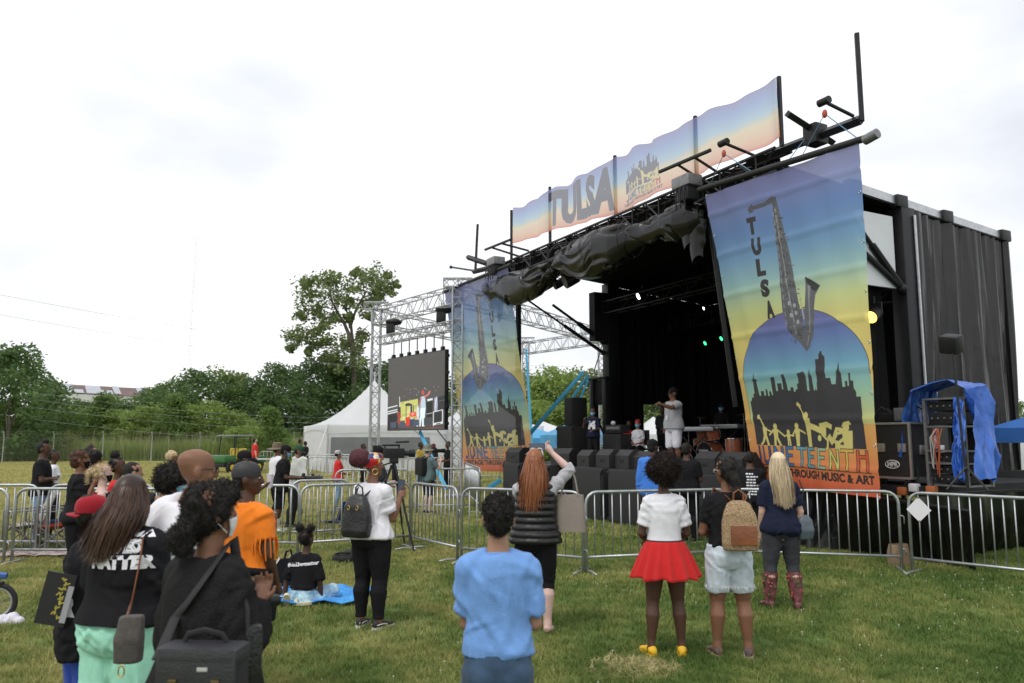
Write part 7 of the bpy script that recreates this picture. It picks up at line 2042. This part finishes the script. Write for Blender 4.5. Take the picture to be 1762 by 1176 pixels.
# --- left middle group
def quick(label, u, d, H, yaw, sex, sk, top, bottom, hair, arms=('down', 'front'), build=1.0, lod=2, shortsto=None, group=None, face=None, tk={}, lk=(0, 0), lean=(0, 0), pos=None, base=0.0, pelvis=None, legs=None, shoe=None):
    f = person(label, u, d, H, yaw, sex, sk, build, 0, arms, legs, lean, lk, lod, group, pelvis, base, pos)
    tee(f, top, **tk); pants(f, bottom, shortsto or 1.0, .014, loose=.4 if shortsto else .1, name='shorts' if shortsto else 'trousers')
    shoes(f, shoe or S_BLACK, S_WHITE)
    if face: mask(f, face)
    if hair == 'short': hair_short(f, H_BLACK)
    elif hair == 'afro': hair_afro(f, H_BLACK, .13, (0, -.02, .15), 500, .025)
    return f
f = quick('woman in all black with a printed black mask and cropped auburn hair', 124, 9.6, 1.62, -62, 'f', SK_BROWN, C_BLACK, C_BLACK, None, (((.3, .05, -1), (-.3, .6, -.6)), ((.25, .3, -1), (-.3, .4, 1.0))), 1.2, 1, face=M_BLACK)
hair_short(f, H_DKRED, 1.05, .006, 900, .03)
f = quick('man in a black shirt and blue jeans with arms folded behind the left barriers', 63, 13.5, 1.70, -72, 'm', SK_DARK, C_BLACK, C_LJEAN, 'short', ('fold', 'fold'), 1.15)
b = MB(); b.ell((0, .02, .25), (.06, .07, .05), 12, 8); hp(f, b, 'hair', H_BLACK, .004)
quick('woman in a light top close behind the man with folded arms', 83, 14.3, 1.56, -70, 'f', SK_DARK, C_WHITE, C_BLACK, 'short', ('front', 'front'))
f = quick('dark curly haired woman standing behind the woman in black', 153, 12.0, 1.57, -68, 'f', SK_BROWN, C_BLACK, C_BLACK, 'afro')
f = quick('woman with a reddish top bun glimpsed behind the dark curly hair', 147, 13.2, 1.63, -60, 'f', SK_MID, C_CHAR, C_JEAN, 'short')
b = MB(); b.ell((0, -.02, .245), .05, 12, 8); hp(f, b, 'hair', H_DKRED)
f = quick('blonde woman with a ponytail and black mask', 163, 8.7, 1.49, -64, 'f', SK_PINK, C_BLACK, C_BLACK, None, ('down', 'front'), 1.1, 1, face=M_BLACK, tk=dict(sleeve=0, neck=1.40))
b = MB(); b.ell((0, -.017, .147), (.0875, .107, .103), 20, 14); b.ell((0, -.06, .1), (.07, .06, .06), 12, 8); b.ell((0, -.13, .15), (.04, .045, .045), 12, 8); b.ell((0, -.165, .10), (.04, .035, .07), 12, 8); b.ell((0, -.165, .03), (.03, .028, .06), 10, 8); hp(f, b, 'hair', H_STRAW, .005, 70, 900, .025)
f = quick('woman with braids piled in a bun and a red top', 190, 9.5, 1.54, -74, 'f', SK_DARK, C_RED, C_BLACK, 'short', ('down', 'front'), 1.0, 1); glasses(f, BLK)
b = MB(); b.ell((0, -.04, .27), (.07, .065, .055), 14, 9)
for k in range(14): b.ell((.09 * math.cos(k * 1.3), -.05 + .03 * math.sin(k * 2.1), .12 + .012 * (k % 9)), .022, 8, 6)
hp(f, b, 'hair', H_BLACK, .006, 60, 400, .025)
f = quick('dark haired woman holding a phone high above the crowd on the left', 216, 8.4, 1.51, -50, 'f', SK_MID, C_CHAR, C_BLACK, 'short', ('down', ((.25, .6, -.1), (.05, .35, .95))), 1.0, 1)
phone('phone raised above the crowd on the left', f, f.arm[1][2] + V((0, .03, .14)), 80)
f = quick('woman with blonde braids stretching out an arm with a phone', 289, 13.5, 1.55, -58, 'f', SK_BROWN, C_CHAR, C_BLACK, None, ('down', ((.1, .9, .1), (.0, 1, .25))))
hair_short(f, H_STRAW, 1.08, .006); phone('phone at the end of the outstretched arm', f, f.arm[1][2] + V((0, .1, .06)), 80)
f = quick('dark haired woman whose head shows just above the bald man', 309, 7.0, 1.58, -50, 'f', SK_BROWN, C_CHAR, C_BLACK, None, ('down', 'front'), 1.0, 1); hair_short(f, H_DKRED, 1.1, .006, 600, .02)
f = quick('man in a black cap holding a pale cup', 414, 11, 1.59, -70, 'm', SK_DARK, C_BLACK, C_CHAR, 'short', ('down', ((.2, .35, -1), (-.05, .9, .55)))); cap(f, C_BLACK, 0)
cu = held('cup', 'pale tall cup in the hand of the man in the black cap', 'cup', f, f.arm[1][2] + V((0, .07, .0))); b = MB(); b.cyl((0, 0, -.02), (0, 0, .15), .035, 14, .048); b.build('cup_body', mat('pale_pink_cup', (.66, .58, .64), .5), cu); b = MB(); b.cyl((0, 0, .15), (0, 0, .16), .05, 14); b.build('lid', WHITEP, cu)
f = quick('man in a white t-shirt and wide brown hat', 473, 16.5, 1.66, -58, 'm', SK_BROWN, C_WHITE, C_BLACK, 'short', build=1.15, tk=dict(ease=.03, hem=.78)); hat(f, cloth('brown_felt', (.16, .125, .085)), .2, .03)
f = quick('man in black with white socks and a backwards cap holding a long camera', 479, 15.3, 1.63, -78, 'm', SK_DARK, C_BLACK, C_BLACK, 'short', (((.2, .25, -1), (-.15, .95, -.05)), ((.2, .3, -1), (-.15, .95, -.05))), 1.1, 1, .42, face=M_BLUE, lean=(7, 0), lk=(0, -14), tk=dict(ease=.028, hem=.8), shoe=S_WHITE); cap(f, C_BLACK, 180)
for hip, kn, an in f.leg: b = MB(); b.tube([an, an.lerp(kn, .2), an.lerp(kn, .5)], [.046, .045, .06], 12); b.xf(f.sc); b.build('sock', C_WHITE, f.t)
def camera(label, f, p, L_=.22, rx=0, rz=0):
    t = held('camera', label, 'camera', f, p, rx, rz)
    b = MB(); b.bbox((0, 0, 0), (.15, .07, .11), .015); b.bbox((0, 0, .065), (.06, .06, .04), .012); b.build('camera_body', BLKP, t)
    b = MB(); b.tube([(0, .03, -.01), (0, .05, -.01), (0, L_ * .6, -.01), (0, L_, -.01)], [.038, .042, .044, .055], 16); b.build('lens', BLK, t); return t
camera('camera with a long lens held at the waist by the man with white socks', f, (f.arm[0][2] + f.arm[1][2]) / 2 + V((0, .1, 0)), .32)
f = quick('man in a green cap and grey mask looking down at his camera', 501, 16.0, 1.62, -78, 'm', SK_BROWN, C_WHITE, C_CHAR, 'short', ('front', 'front'), 1.05, 2, face=cloth('grey_mask', (.06, .065, .07)), lean=(9, 0), lk=(0, -16)); cap(f, cloth('green_cap_cloth', (.03, .075, .045)), 0)
strap(f, 'camera_strap', [(-.13, .12, 1.42), (-.02, .16, 1.3), (.08, .16, 1.18), (.14, .14, 1.05)], C_BLACK, .02)
camera('camera in the hands of the man in the green cap', f, (f.arm[0][2] + f.arm[1][2]) / 2 + V((0, .1, 0)), .2)
wb = placed('white_bag', 'crisp white plastic bag held up beside the green-capped man', 'bag', 514, 806, 15.8, 12); b = MB(); b.grid(lambda u, v: V(((u - .5) * (.33 - .05 * v) + .01 * math.sin(v * 9), .03 * math.sin(u * 7 + v * 3), (v - .5) * .42 + .02 * math.sin(u * 11) * (v > .9))), 14, 14); o = b.build('bag_sheet', cloth('white_plastic', (.72, .74, .7), rough=.4), wb); so = o.modifiers.new('s', 'SOLIDIFY'); so.thickness = .03
f = quick('man in a red t-shirt and black shorts far off beside the utility cart', 437, 40, 1.76, -58, 'm', SK_FAIR, C_RED, C_BLACK, 'short', ('down', 'down'), 1.1, 2, .45, face=M_BLACK)
quick('person in a floral shirt standing at the corner of the white tent', 515, 39, 1.72, -40, 'f', SK_BROWN, C_FLORAL, C_JEAN, 'short', ('down', 'down'))
quick('person in black beside the floral shirt at the tent corner', 524, 40, 1.62, -30, 'm', SK_DARK, C_BLACK, C_BLACK, 'short', ('down', 'down'))
f = quick('woman in a red top and patterned cap with a pale mask and jeans', 580, 20.2, 1.47, -62, 'f', SK_BROWN, C_RED, C_LJEAN, 'short', ('front', 'front'), 1.05, 2, face=cloth('pale_mask', (.62, .66, .55))); cap(f, mat('patterned_cap', (.1, .1, .13), .8, var=.8, scale=40, col2=(.4, .4, .42)), 0)
f = quick('videographer in a black cap standing at a tripod camera', 649, 13.4, 1.62, -72, 'm', SK_PINK, cloth('dark_grey_tee', (.05, .055, .065)), C_BLACK, 'short', ('front', ((.1, .45, -1), (-.05, 1, .05))), 1.0, 2); cap(f, C_BLACK, 0)
tv = thing('video_camera', 'video camera on a tripod in front of the videographer', 'video camera', gd(675, 13.0), R(-72))
zc = 1.40
b = MB(); b.bbox((0, 0, zc + .14), (.12, .34, .16), .02); b.bbox((0, -.05, zc + .27), (.03, .3, .03), .01); b.bar((0, -.15, zc + .2), (0, -.15, zc + .27), .012, 6); b.bar((0, .08, zc + .2), (0, .08, zc + .27), .012, 6); b.build('camera_body', BLKP, tv)
b = MB(); b.tube([(0, .16, zc + .14), (0, .24, zc + .14), (0, .26, zc + .14), (0, .34, zc + .14)], [.045, .045, .065, .07], 14); b.build('lens', BLK, tv); b = MB(); b.bbox((-.02, -.28, zc + .24), (.06, .14, .06), .01); b.build('viewfinder', BLKP, tv); b = MB(); b.cyl((.03, .02, zc + .32), (.03, .24, zc + .33), .016, 10); b.build('microphone', BLK, tv)
b = MB(); b.bbox((0, 0, zc + .02), (.1, .14, .1), .015); b.bar((0, 0, zc - .3), (0, 0, zc), .03, 8); b.bar((0, 0, zc), (.02, -.4, zc - .12), .012, 6); b.build('tripod_head', BLK, tv)
for k in range(3):
    a = k * 2 * PI / 3 + .5; b = MB(); b.tube([(.03 * math.cos(a), .03 * math.sin(a), zc - .05), (.28 * math.cos(a), .28 * math.sin(a), zc * .5), (.55 * math.cos(a), .55 * math.sin(a), .01)], [.022, .019, .014], 6); b.build('leg', BLK, tv)
f = quick('photographer in a bucket hat shooting towards the stage behind the barriers', 736, 19.0, 1.60, -48, 'm', SK_FAIR, C_TEAL, C_CHAR, 'short', (((.3, .5, -.75), (-.45, .55, .9)), ((.3, .5, -.75), (-.45, .6, .9))), 1.05, 1, .47); hat(f, cloth('olive_bucket', (.2, .2, .15)), .155, .045)
camera('camera with a long lens raised to the face of the bucket-hat photographer', f, f.HM @ V((0, .19, .1)), .3)
bpk = held('camera_backpack', 'black camera backpack on the photographer in the bucket hat', 'backpack', f, (-.05, -.2, 1.0)); b = MB(); b.bbox((0, 0, .2), (.3, .18, .42), .05); b.build('pack_body', BLKP, bpk)
for s in (-1, 1): b = MB(); b.tube([(s * .1, .06, .4), (s * .11, .2, .44), (s * .12, .33, .3), (s * .13, .2, .05), (s * .12, .08, .05)], .016, 6); b.build('strap', BLK, bpk)
quick('man in a yellow shirt standing before the tent behind the photographer', 723, 29.5, 1.62, -120, 'm', SK_DARK, C_YELLOW, C_JEAN, 'short', ('down', 'front'))
f = quick('person in a dark red cap behind the photographer near the blue strap', 745, 31, 1.56, 150, 'm', SK_MID, C_CHAR, C_JEAN, 'short', ('down', 'down')); cap(f, mat('dark_red_cap', (.16, .02, .04), .8), 0)
quick('person in dark clothes beside the foot of the near truss tower', 770, 27.5, 1.66, 120, 'f', SK_BROWN, C_CHAR, C_BLACK, 'short', ('front', 'front'))
f = quick('person in a red shirt far behind the head wrap near the tent', 624, 29, 1.57, -100, 'm', SK_DARK, C_RED, C_BLACK, 'short', ('down', 'front'), 1.1)
f = quick('man in a black t-shirt with white writing down the back, just behind the barrier', 1296, 12.9, 1.55, -22, 'm', SK_DARK, C_BLACK, C_BLACK, 'short', ('fold', 'fold'), 1.35, 1)
g = random.Random(6); bv = BVHTree.FromPolygons([v.co for v in f.top.data.vertices], [tuple(p.vertices) for p in f.top.data.polygons]); b = MB()
for r_ in range(8):
    z = (1.36 - .052 * r_) * f.k; x = -.02 - g.uniform(0, .05)
    for k in range(g.randint(3, 5)):
        w_ = g.uniform(.025, .05); vs = []
        for dx, dz in ((0, 0), (w_, 0), (w_, .022), (0, .022)):
            h = bv.ray_cast(V((x + dx, -2, z + dz)), V((0, 1, 0))); vs.append(h[0] + V((0, -.005, 0)) if h[0] else None)
        if all(vs): b.add(vs, [(0, 1, 2, 3)])
        x += w_ + .01
b.build('print', C_WHITE, f.t, smooth=False)
f = quick('man in a bright blue shirt and black cap standing at the stage behind the afro', 1127, 13.3, 1.74, -20, 'm', SK_DARK, C_ROYAL, C_JEAN, 'short', ('down', ((.3, .3, -1), (-.3, .9, .2))), 1.15, 1, lk=(-30, 0), tk=dict(sleeve=.9)); cap(f, C_BLACK, 0)
f = quick('man in black beside the blue-shirted man at the stage front', 1186, 13.8, 1.68, -40, 'm', SK_DARK, C_BLACK, C_BLACK, 'short', ('fold', 'fold'), 1.15, 1)
# --- on the stage
def on(u, yl, z=DZ): p = S(u, 760, yl); return SW(p.x, yl, z)
pp = on(1160, 1.25)
f = quick('singer in a grey t-shirt, white shorts and black cap with an outstretched arm', 0, 0, 1.84, 118, 'm', SK_BROWN, C_GREYT, C_WHITE, 'short', (((.25, .95, -.25), (-.25, 1, .3)), ((.25, -.1, -1), (-.05, .35, -1))), 1.22, 1, .5, pos=pp, tk=dict(ease=.022), shoe=S_WHITE, lk=(-12, 0)); cap(f, C_BLACK, 0)
strap(f, 'lanyard', [(-.09, .09, 1.45), (-.06, .16, 1.3), (0, .17, 1.15), (.06, .16, 1.3), (.09, .09, 1.45)], M_WHITE, .006); b = MB(); b.bbox(f.k * V((0, .19, 1.1)), (.075, .006, .11), .003); b.build('pass_card', C_WHITE, f.t)
mc = held('microphone', 'microphone held out in the singer\'s hand', 'microphone', f, f.arm[0][2] + V((.0, .08, -.02)), 35); b = MB(); b.cyl((0, 0, -.14), (0, 0, .04), .014, 10, .02); b.build('handle', BLK, mc); b = MB(); b.ell((0, 0, .065), (.028, .028, .032), 12, 8); b.build('mic_head', GREYM, mc)
f = quick('boy on stage in a dark shirt with a white print and blue mask', 0, 0, 1.46, 150, 'm', SK_DARK, C_NAVY, C_BLACK, 'short', ('front', 'view'), 1.05, 1, pos=on(1021, .9), face=M_BLUE)
lettering(f, f.top, ['M'], 0, 1.02, .26, C_WHITE, True, .004)
def stool(name, label, pos, h=.42):
    t = thing(name, label, 'chair', pos, SR); b = MB(); b.bbox((0, 0, h - .02), (.42, .42, .05), .015); b.build('seat', BLKP, t); b = MB(); b.bbox((0, .2, h + .28), (.42, .04, .4), .012); b.build('backrest', BLKP, t)
    for x in (-.18, .18):
        for y in (-.18, .18): b = MB(); b.bar((x, y, 0), (x, y, h), .014, 6); b.build('leg', GREYM, t)
    return t
SIT = (((-.12, .42, .47), (-.12, .44, .09)), ((.12, .42, .47), (.12, .44, .09)))
p1 = on(1098, 1.9); stool('folding_chair', 'black chair under the girl with the red hair', p1)
f = quick('girl with bright red hair seated on stage in a white t-shirt and blue mask', 0, 0, 1.5, 150, 'f', SK_MID, C_WHITE, C_BLACK, None, ('front', 'front'), 1.0, 1, pos=p1, pelvis=.50, legs=SIT, face=M_BLUE); hair_short(f, hairmat('bright_red_hair', (.35, .02, .02)), 1.1, .006)
p2 = on(1083, 2.5); stool('folding_chair', 'black chair under the person in red', p2)
f = quick('person in red seated behind the red-haired girl on stage', 0, 0, 1.5, 160, 'f', SK_DARK, C_RED, C_BLACK, 'short', ('front', 'front'), 1.0, 2, pos=p2, pelvis=.50, legs=SIT)
f = quick('person in dark clothes standing behind the singer by the doorway', 0, 0, 1.6, 150, 'm', SK_DARK, C_CHAR, C_BLACK, 'short', ('front', 'front'), 1.0, 2, pos=on(1141, 4.0))
f = quick('musician in black with a pale blue mask in the dark behind the drums', 0, 0, 1.7, 152, 'm', SK_DARK, C_BLACK, C_BLACK, 'short', ('front', 'front'), 1.0, 2, pos=on(1243, 5.6), face=M_BLUE); cap(f, C_BLACK, 0)
# ------------------------------------------------------------------ things lying about
BLK_T = mat('beach_towel', (.03, .20, .62), .9, var=.25, scale=5, col2=(.06, .33, .72), bump=.4, bscale=120)
q = [ground(u, v) for u, v in ((440, 1040), (480, 1060), (560, 1050), (634, 1030), (600, 1012), (545, 1002), (455, 1004))]
o0 = ground(530, 1030)
blk = thing('blanket', 'rumpled bright blue blanket under the sitting girl', 'blanket', o0, R(-3))
bw, bd = 1.32, 1.05
def bf(u, v):
    x, y = (u - .5) * bw + .1 * (v - .5), (v - .5) * bd * (1 - .35 * abs(u - .25) * (u > .25)) 
    e = max(abs(u - .5), abs(v - .5)) * 2
    z = .055 + .035 * noise.noise(V((x * 5, y * 5, 2))) + .03 * math.sin(x * 17 + 4 * math.sin(y * 5)) * (e ** 2) * (1 - v * .6) + .012 * noise.noise(V((x * 14, y * 14, 1)))
    return V((x, y, max(.035, z)))
b = MB(); b.grid(bf, 70, 50); o = b.build('blanket_cloth', BLK_T, blk); so = o.modifiers.new('s', 'SOLIDIFY'); so.thickness = .012
for nm, m, sp in (('pale_print', mat('towel_pale', (.45, .68, .82), .9, var=.2, scale=12), [(.16, .18, .12, .06), (.3, .22, .08, .05), (.12, .75, .1, .06), (.36, .3, .06, .04)]), ('pink_print', mat('towel_pink', (.5, .28, .62), .9, var=.3, scale=12), [(.56, .3, .08, .07), (.62, .4, .06, .06), (.14, .62, .05, .06)])):
    b = MB()
    for cu_, cv_, ru, rv in sp:
        n0 = len(b.v); b.add([bf(cu_ + ru * rr * math.cos(a) * (1 + .2 * math.sin(3 * a)), cv_ + rv * rr * math.sin(a)) + V((0, 0, .012)) for rr in (0.01, .35, .7, 1) for a in [i * PI / 12 for i in range(24)]], [(j * 24 + i, j * 24 + (i + 1) % 24, (j + 1) * 24 + (i + 1) % 24, (j + 1) * 24 + i) for j in range(3) for i in range(24)])
    b.build(nm, m, blk)
tt_ = thing('tote_bag', 'black tote bag with a pink and white side standing on the blanket', 'bag', ground(478, 1020) + V((0, .15, .06)), R(25))
b = MB(); b.add([(-.2, -.08, 0), (.2, -.08, 0), (.16, -.04, .3), (-.02, -.04, .3), (-.2, .08, 0), (.2, .08, 0), (.16, .04, .3), (-.02, .04, .3)], [(0, 1, 2, 3), (7, 6, 5, 4), (0, 4, 5, 1), (1, 5, 6, 2), (3, 7, 4, 0), (2, 6, 7, 3)]); b.build('bag_body', C_BLACK, tt_, smooth=False)
b = MB(); b.add([(-.215, -.07, .02), (-.035, -.03, .31), (-.035, .05, .31), (-.215, .09, .02)], [(0, 1, 2, 3)]); b.build('side_panel', mat('pink_print_bag', (.55, .4, .48), .7, var=.5, scale=14, col2=(.7, .68, .7)), tt_, smooth=False)
for y in (-.03, .03): b = MB(); b.tube([(.02, y, .29), (.04, y, .38), (.09, y, .4), (.12, y, .29)], .008, 6); b.build('handle', C_BLACK, tt_)
gbag = thing('duffel_bag', 'crumpled black bag lying on the grass left of the leggings', 'bag', ground(592, 968), R(-15))
b = MB(); b.ell((0, 0, .07), (.17, .12, .08), 18, 10); b.ell((.08, .02, .09), (.11, .1, .07), 14, 8); b.ell((-.1, 0, .06), (.09, .09, .06), 14, 8); me = bake(b, .014, 2); wrinkle(me, .03, 14, 4); finish(me, 'bag_body', GBAG, gbag)
b = MB(); b.tube([(-.12, -.05, .12), (-.05, -.12, .14), (.06, -.1, .15), (.12, -.04, .14)], .01, 6); b.build('strap', C_BLACK, gbag)
def camp_chair(label, p, rz, m, folded=False, s=1.0):
    t = thing('camp_chair', label, 'chair', p, R(rz)); t.scale = (s,) * 3
    b = MB(); b.grid(lambda u, v: V(((u - .5) * .5, -.22 + .44 * v, .42 - .07 * math.sin(PI * u) - .03 * (1 - v))), 12, 6); o = b.build('seat', m, t); so = o.modifiers.new('s', 'SOLIDIFY'); so.thickness = .008
    b = MB(); b.grid(lambda u, v: V(((u - .5) * .54, .22 + .16 * v + .07 * math.sin(PI * u), .42 + .45 * v)), 12, 6); o = b.build('backrest', m, t); so = o.modifiers.new('s', 'SOLIDIFY'); so.thickness = .008
    for s_ in (-1, 1):
        for a, c in (((s_ * .27, -.24, 0), (s_ * .25, .24, .44)), ((s_ * .27, .26, 0), (s_ * .25, -.22, .44)), ((s_ * .26, .22, .3), (s_ * .27, .4, .88)), ((s_ * .27, -.24, .62), (s_ * .27, .3, .64)), ((s_ * .26, -.24, 0), (s_ * .27, -.24, .62))):
            b = MB(); b.bar(a, c, .011, 6); b.build('leg', GREYM, t)
    return t
REDC = cloth('red_chair_canvas', (.36, .03, .02)); camp_chair('red folding camp chair behind the left barriers', gd(92, 12.9), -70, REDC); camp_chair('dark blue folding camp chair beside the red one', gd(70, 13.3), -60, cloth('blue_chair_canvas', (.02, .04, .16))); camp_chair('patterned folding chair at the left behind the barriers', gd(36, 12.95), -50, mat('camo_canvas', (.12, .11, .1), .9, var=.8, scale=12, col2=(.35, .33, .3)))
camp_chair('low dark blue camp chair on the grass behind the head wrap woman', gd(574, 14.6), -110, MATS['blue_chair_canvas'], s=.75)
rg = thing('picnic_blanket', 'red and white blanket spread under the camp chairs on the left', 'blanket', gd(72, 12.2) + V((0, 0, .035)), R(4)); b = MB(); b.grid(lambda u, v: V(((u - .5) * 1.3, (v - .5) * .5, .02 * noise.noise(V((u * 9, v * 5, 0))) + .02)), 30, 10); b.build('blanket_cloth', mat('red_plaid', (.3, .04, .04), .9, var=.8, scale=9, col2=(.3, .26, .26)), rg)
# bicycle wheel at the left edge
bk = thing('kids_bicycle', 'small child bicycle with a blue frame cut off by the left edge', 'bicycle', V((gx(-8, 7.9), 7.9, 0)), R(10))
TY = mat('tyre_rubber', (.014, .014, .015), .8)
for i, x in enumerate((0, -.62)):
    b = MB(); b.tube([(x + .165 * math.cos(a), 0, .19 + .165 * math.sin(a)) for a in [k * PI / 16 for k in range(32)]], .024, 8, True); w_ = b.build('tyre', TY, bk)
    b = MB(); b.tube([(x + .135 * math.cos(a), 0, .19 + .135 * math.sin(a)) for a in [k * PI / 16 for k in range(32)]], .012, 6, True)
    for k in range(14): b.bar((x, 0, .19), (x + .135 * math.cos(k * PI / 7), 0, .19 + .135 * math.sin(k * PI / 7)), .002, 3)
    b.cyl((x, -.03, .19), (x, .03, .19), .016, 10); b.build('rim', ALU, w_)
b = MB(); b.tube([(0, 0, .19), (-.08, 0, .46), (-.5, 0, .5), (-.62, 0, .19), (-.34, 0, .2), (-.08, 0, .46)], .018, 8); b.tube([(.07, 0, .44), (-.08, 0, .46)], .03, 6); b.build('bike_frame', mat('blue_bike_paint', (.03, .1, .34), .3, coat=.4), bk)
b = MB(); b.bbox((.0, 0, .37), (.1, .05, .04), .012); b.build('guard', BLK, bk); b = MB(); b.tube([(-.08, 0, .46), (-.12, 0, .62), (-.14, -.2, .66)], .012, 6); b.tube([(-.12, 0, .62), (-.14, .2, .66)], .012, 6); b.build('handlebar', BLK, bk)
b = MB(); b.bbox((-.5, 0, .56), (.2, .11, .05), .02); b.build('saddle', BLK, bk)
ck = thing('cloth_heap', 'crumpled white cloth lying on the grass by the bicycle', 'cloth', ground(12, 1074), R(8)); b = MB(); b.ell((0, 0, .03), (.1, .06, .045), 16, 9); b.ell((-.09, .0, .03), (.08, .05, .05), 14, 8); b.ell((.08, -.01, .02), (.06, .03, .025), 12, 7); me = bake(b, .008, 1); wrinkle(me, .03, 30, 4); finish(me, 'heap', cloth('white_rag', (.66, .64, .72)), ck)
# utility cart far left of the tent
ut = thing('utility_cart', 'green utility cart with yellow seats and a black roof frame', 'vehicle', gd(408, 42), R(-30))
GRN_ = mat('cart_green', (.03, .13, .03), .4, var=.1, scale=3); YEL_ = mat('cart_yellow', (.7, .5, .03), .5)
b = MB(); b.bbox((0, .6, .68), (1.35, 1.5, .35), .06); b.build('cargo_bed', GRN_, ut); b = MB(); b.bbox((0, -1.0, .72), (1.3, .8, .4), .12); b.build('hood', GRN_, ut); b = MB(); b.bbox((0, -.1, .42), (1.3, 2.7, .2), .05); b.build('chassis', BLK, ut)
for s in (-1, 1):
    b = MB(); b.bbox((s * .33, -.2, .75), (.5, .45, .12), .04); b.bbox((s * .33, .02, 1.02), (.5, .12, .5), .05); b.build('seat', YEL_, ut)
    for y in (-1.0, .75): b = MB(); b.tube([(s * .62, y, .3), (s * .8, y, .3)], .3, 18); w_ = b.build('wheel', TY, ut); b = MB(); b.cyl((s * .79, y, .3), (s * .815, y, .3), .15, 14); b.build('rim', YEL_, w_)
    for y in (-.75, .3): b = MB(); b.bar((s * .62, y, .7), (s * .6, y * .85, 1.9), .03, 6); b.build('roof_post', BLK, ut)
b = MB(); b.bbox((0, -.2, 1.93), (1.4, 1.3, .08), .03); b.build('roof', mat('cart_roof', (.2, .21, .2), .6), ut); b = MB(); b.tube([(.3 + .16 * math.cos(a), -.55, 1.05 + .16 * math.sin(a)) for a in [k * PI / 8 for k in range(16)]], .015, 5, True); b.build('steering_wheel', BLK, ut)
tbl = thing('folding_table', 'white folding table beside the utility cart', 'table', gd(455, 41), R(5)); b = MB(); b.bbox((0, 0, .72), (1.5, .7, .05), .01); b.build('top', WHITEP, tbl)
for x in (-.65, .65):
    for y in (-.28, .28): b = MB(); b.bar((x, y, 0), (x, y, .7), .02, 5); b.build('leg', BLK, tbl)
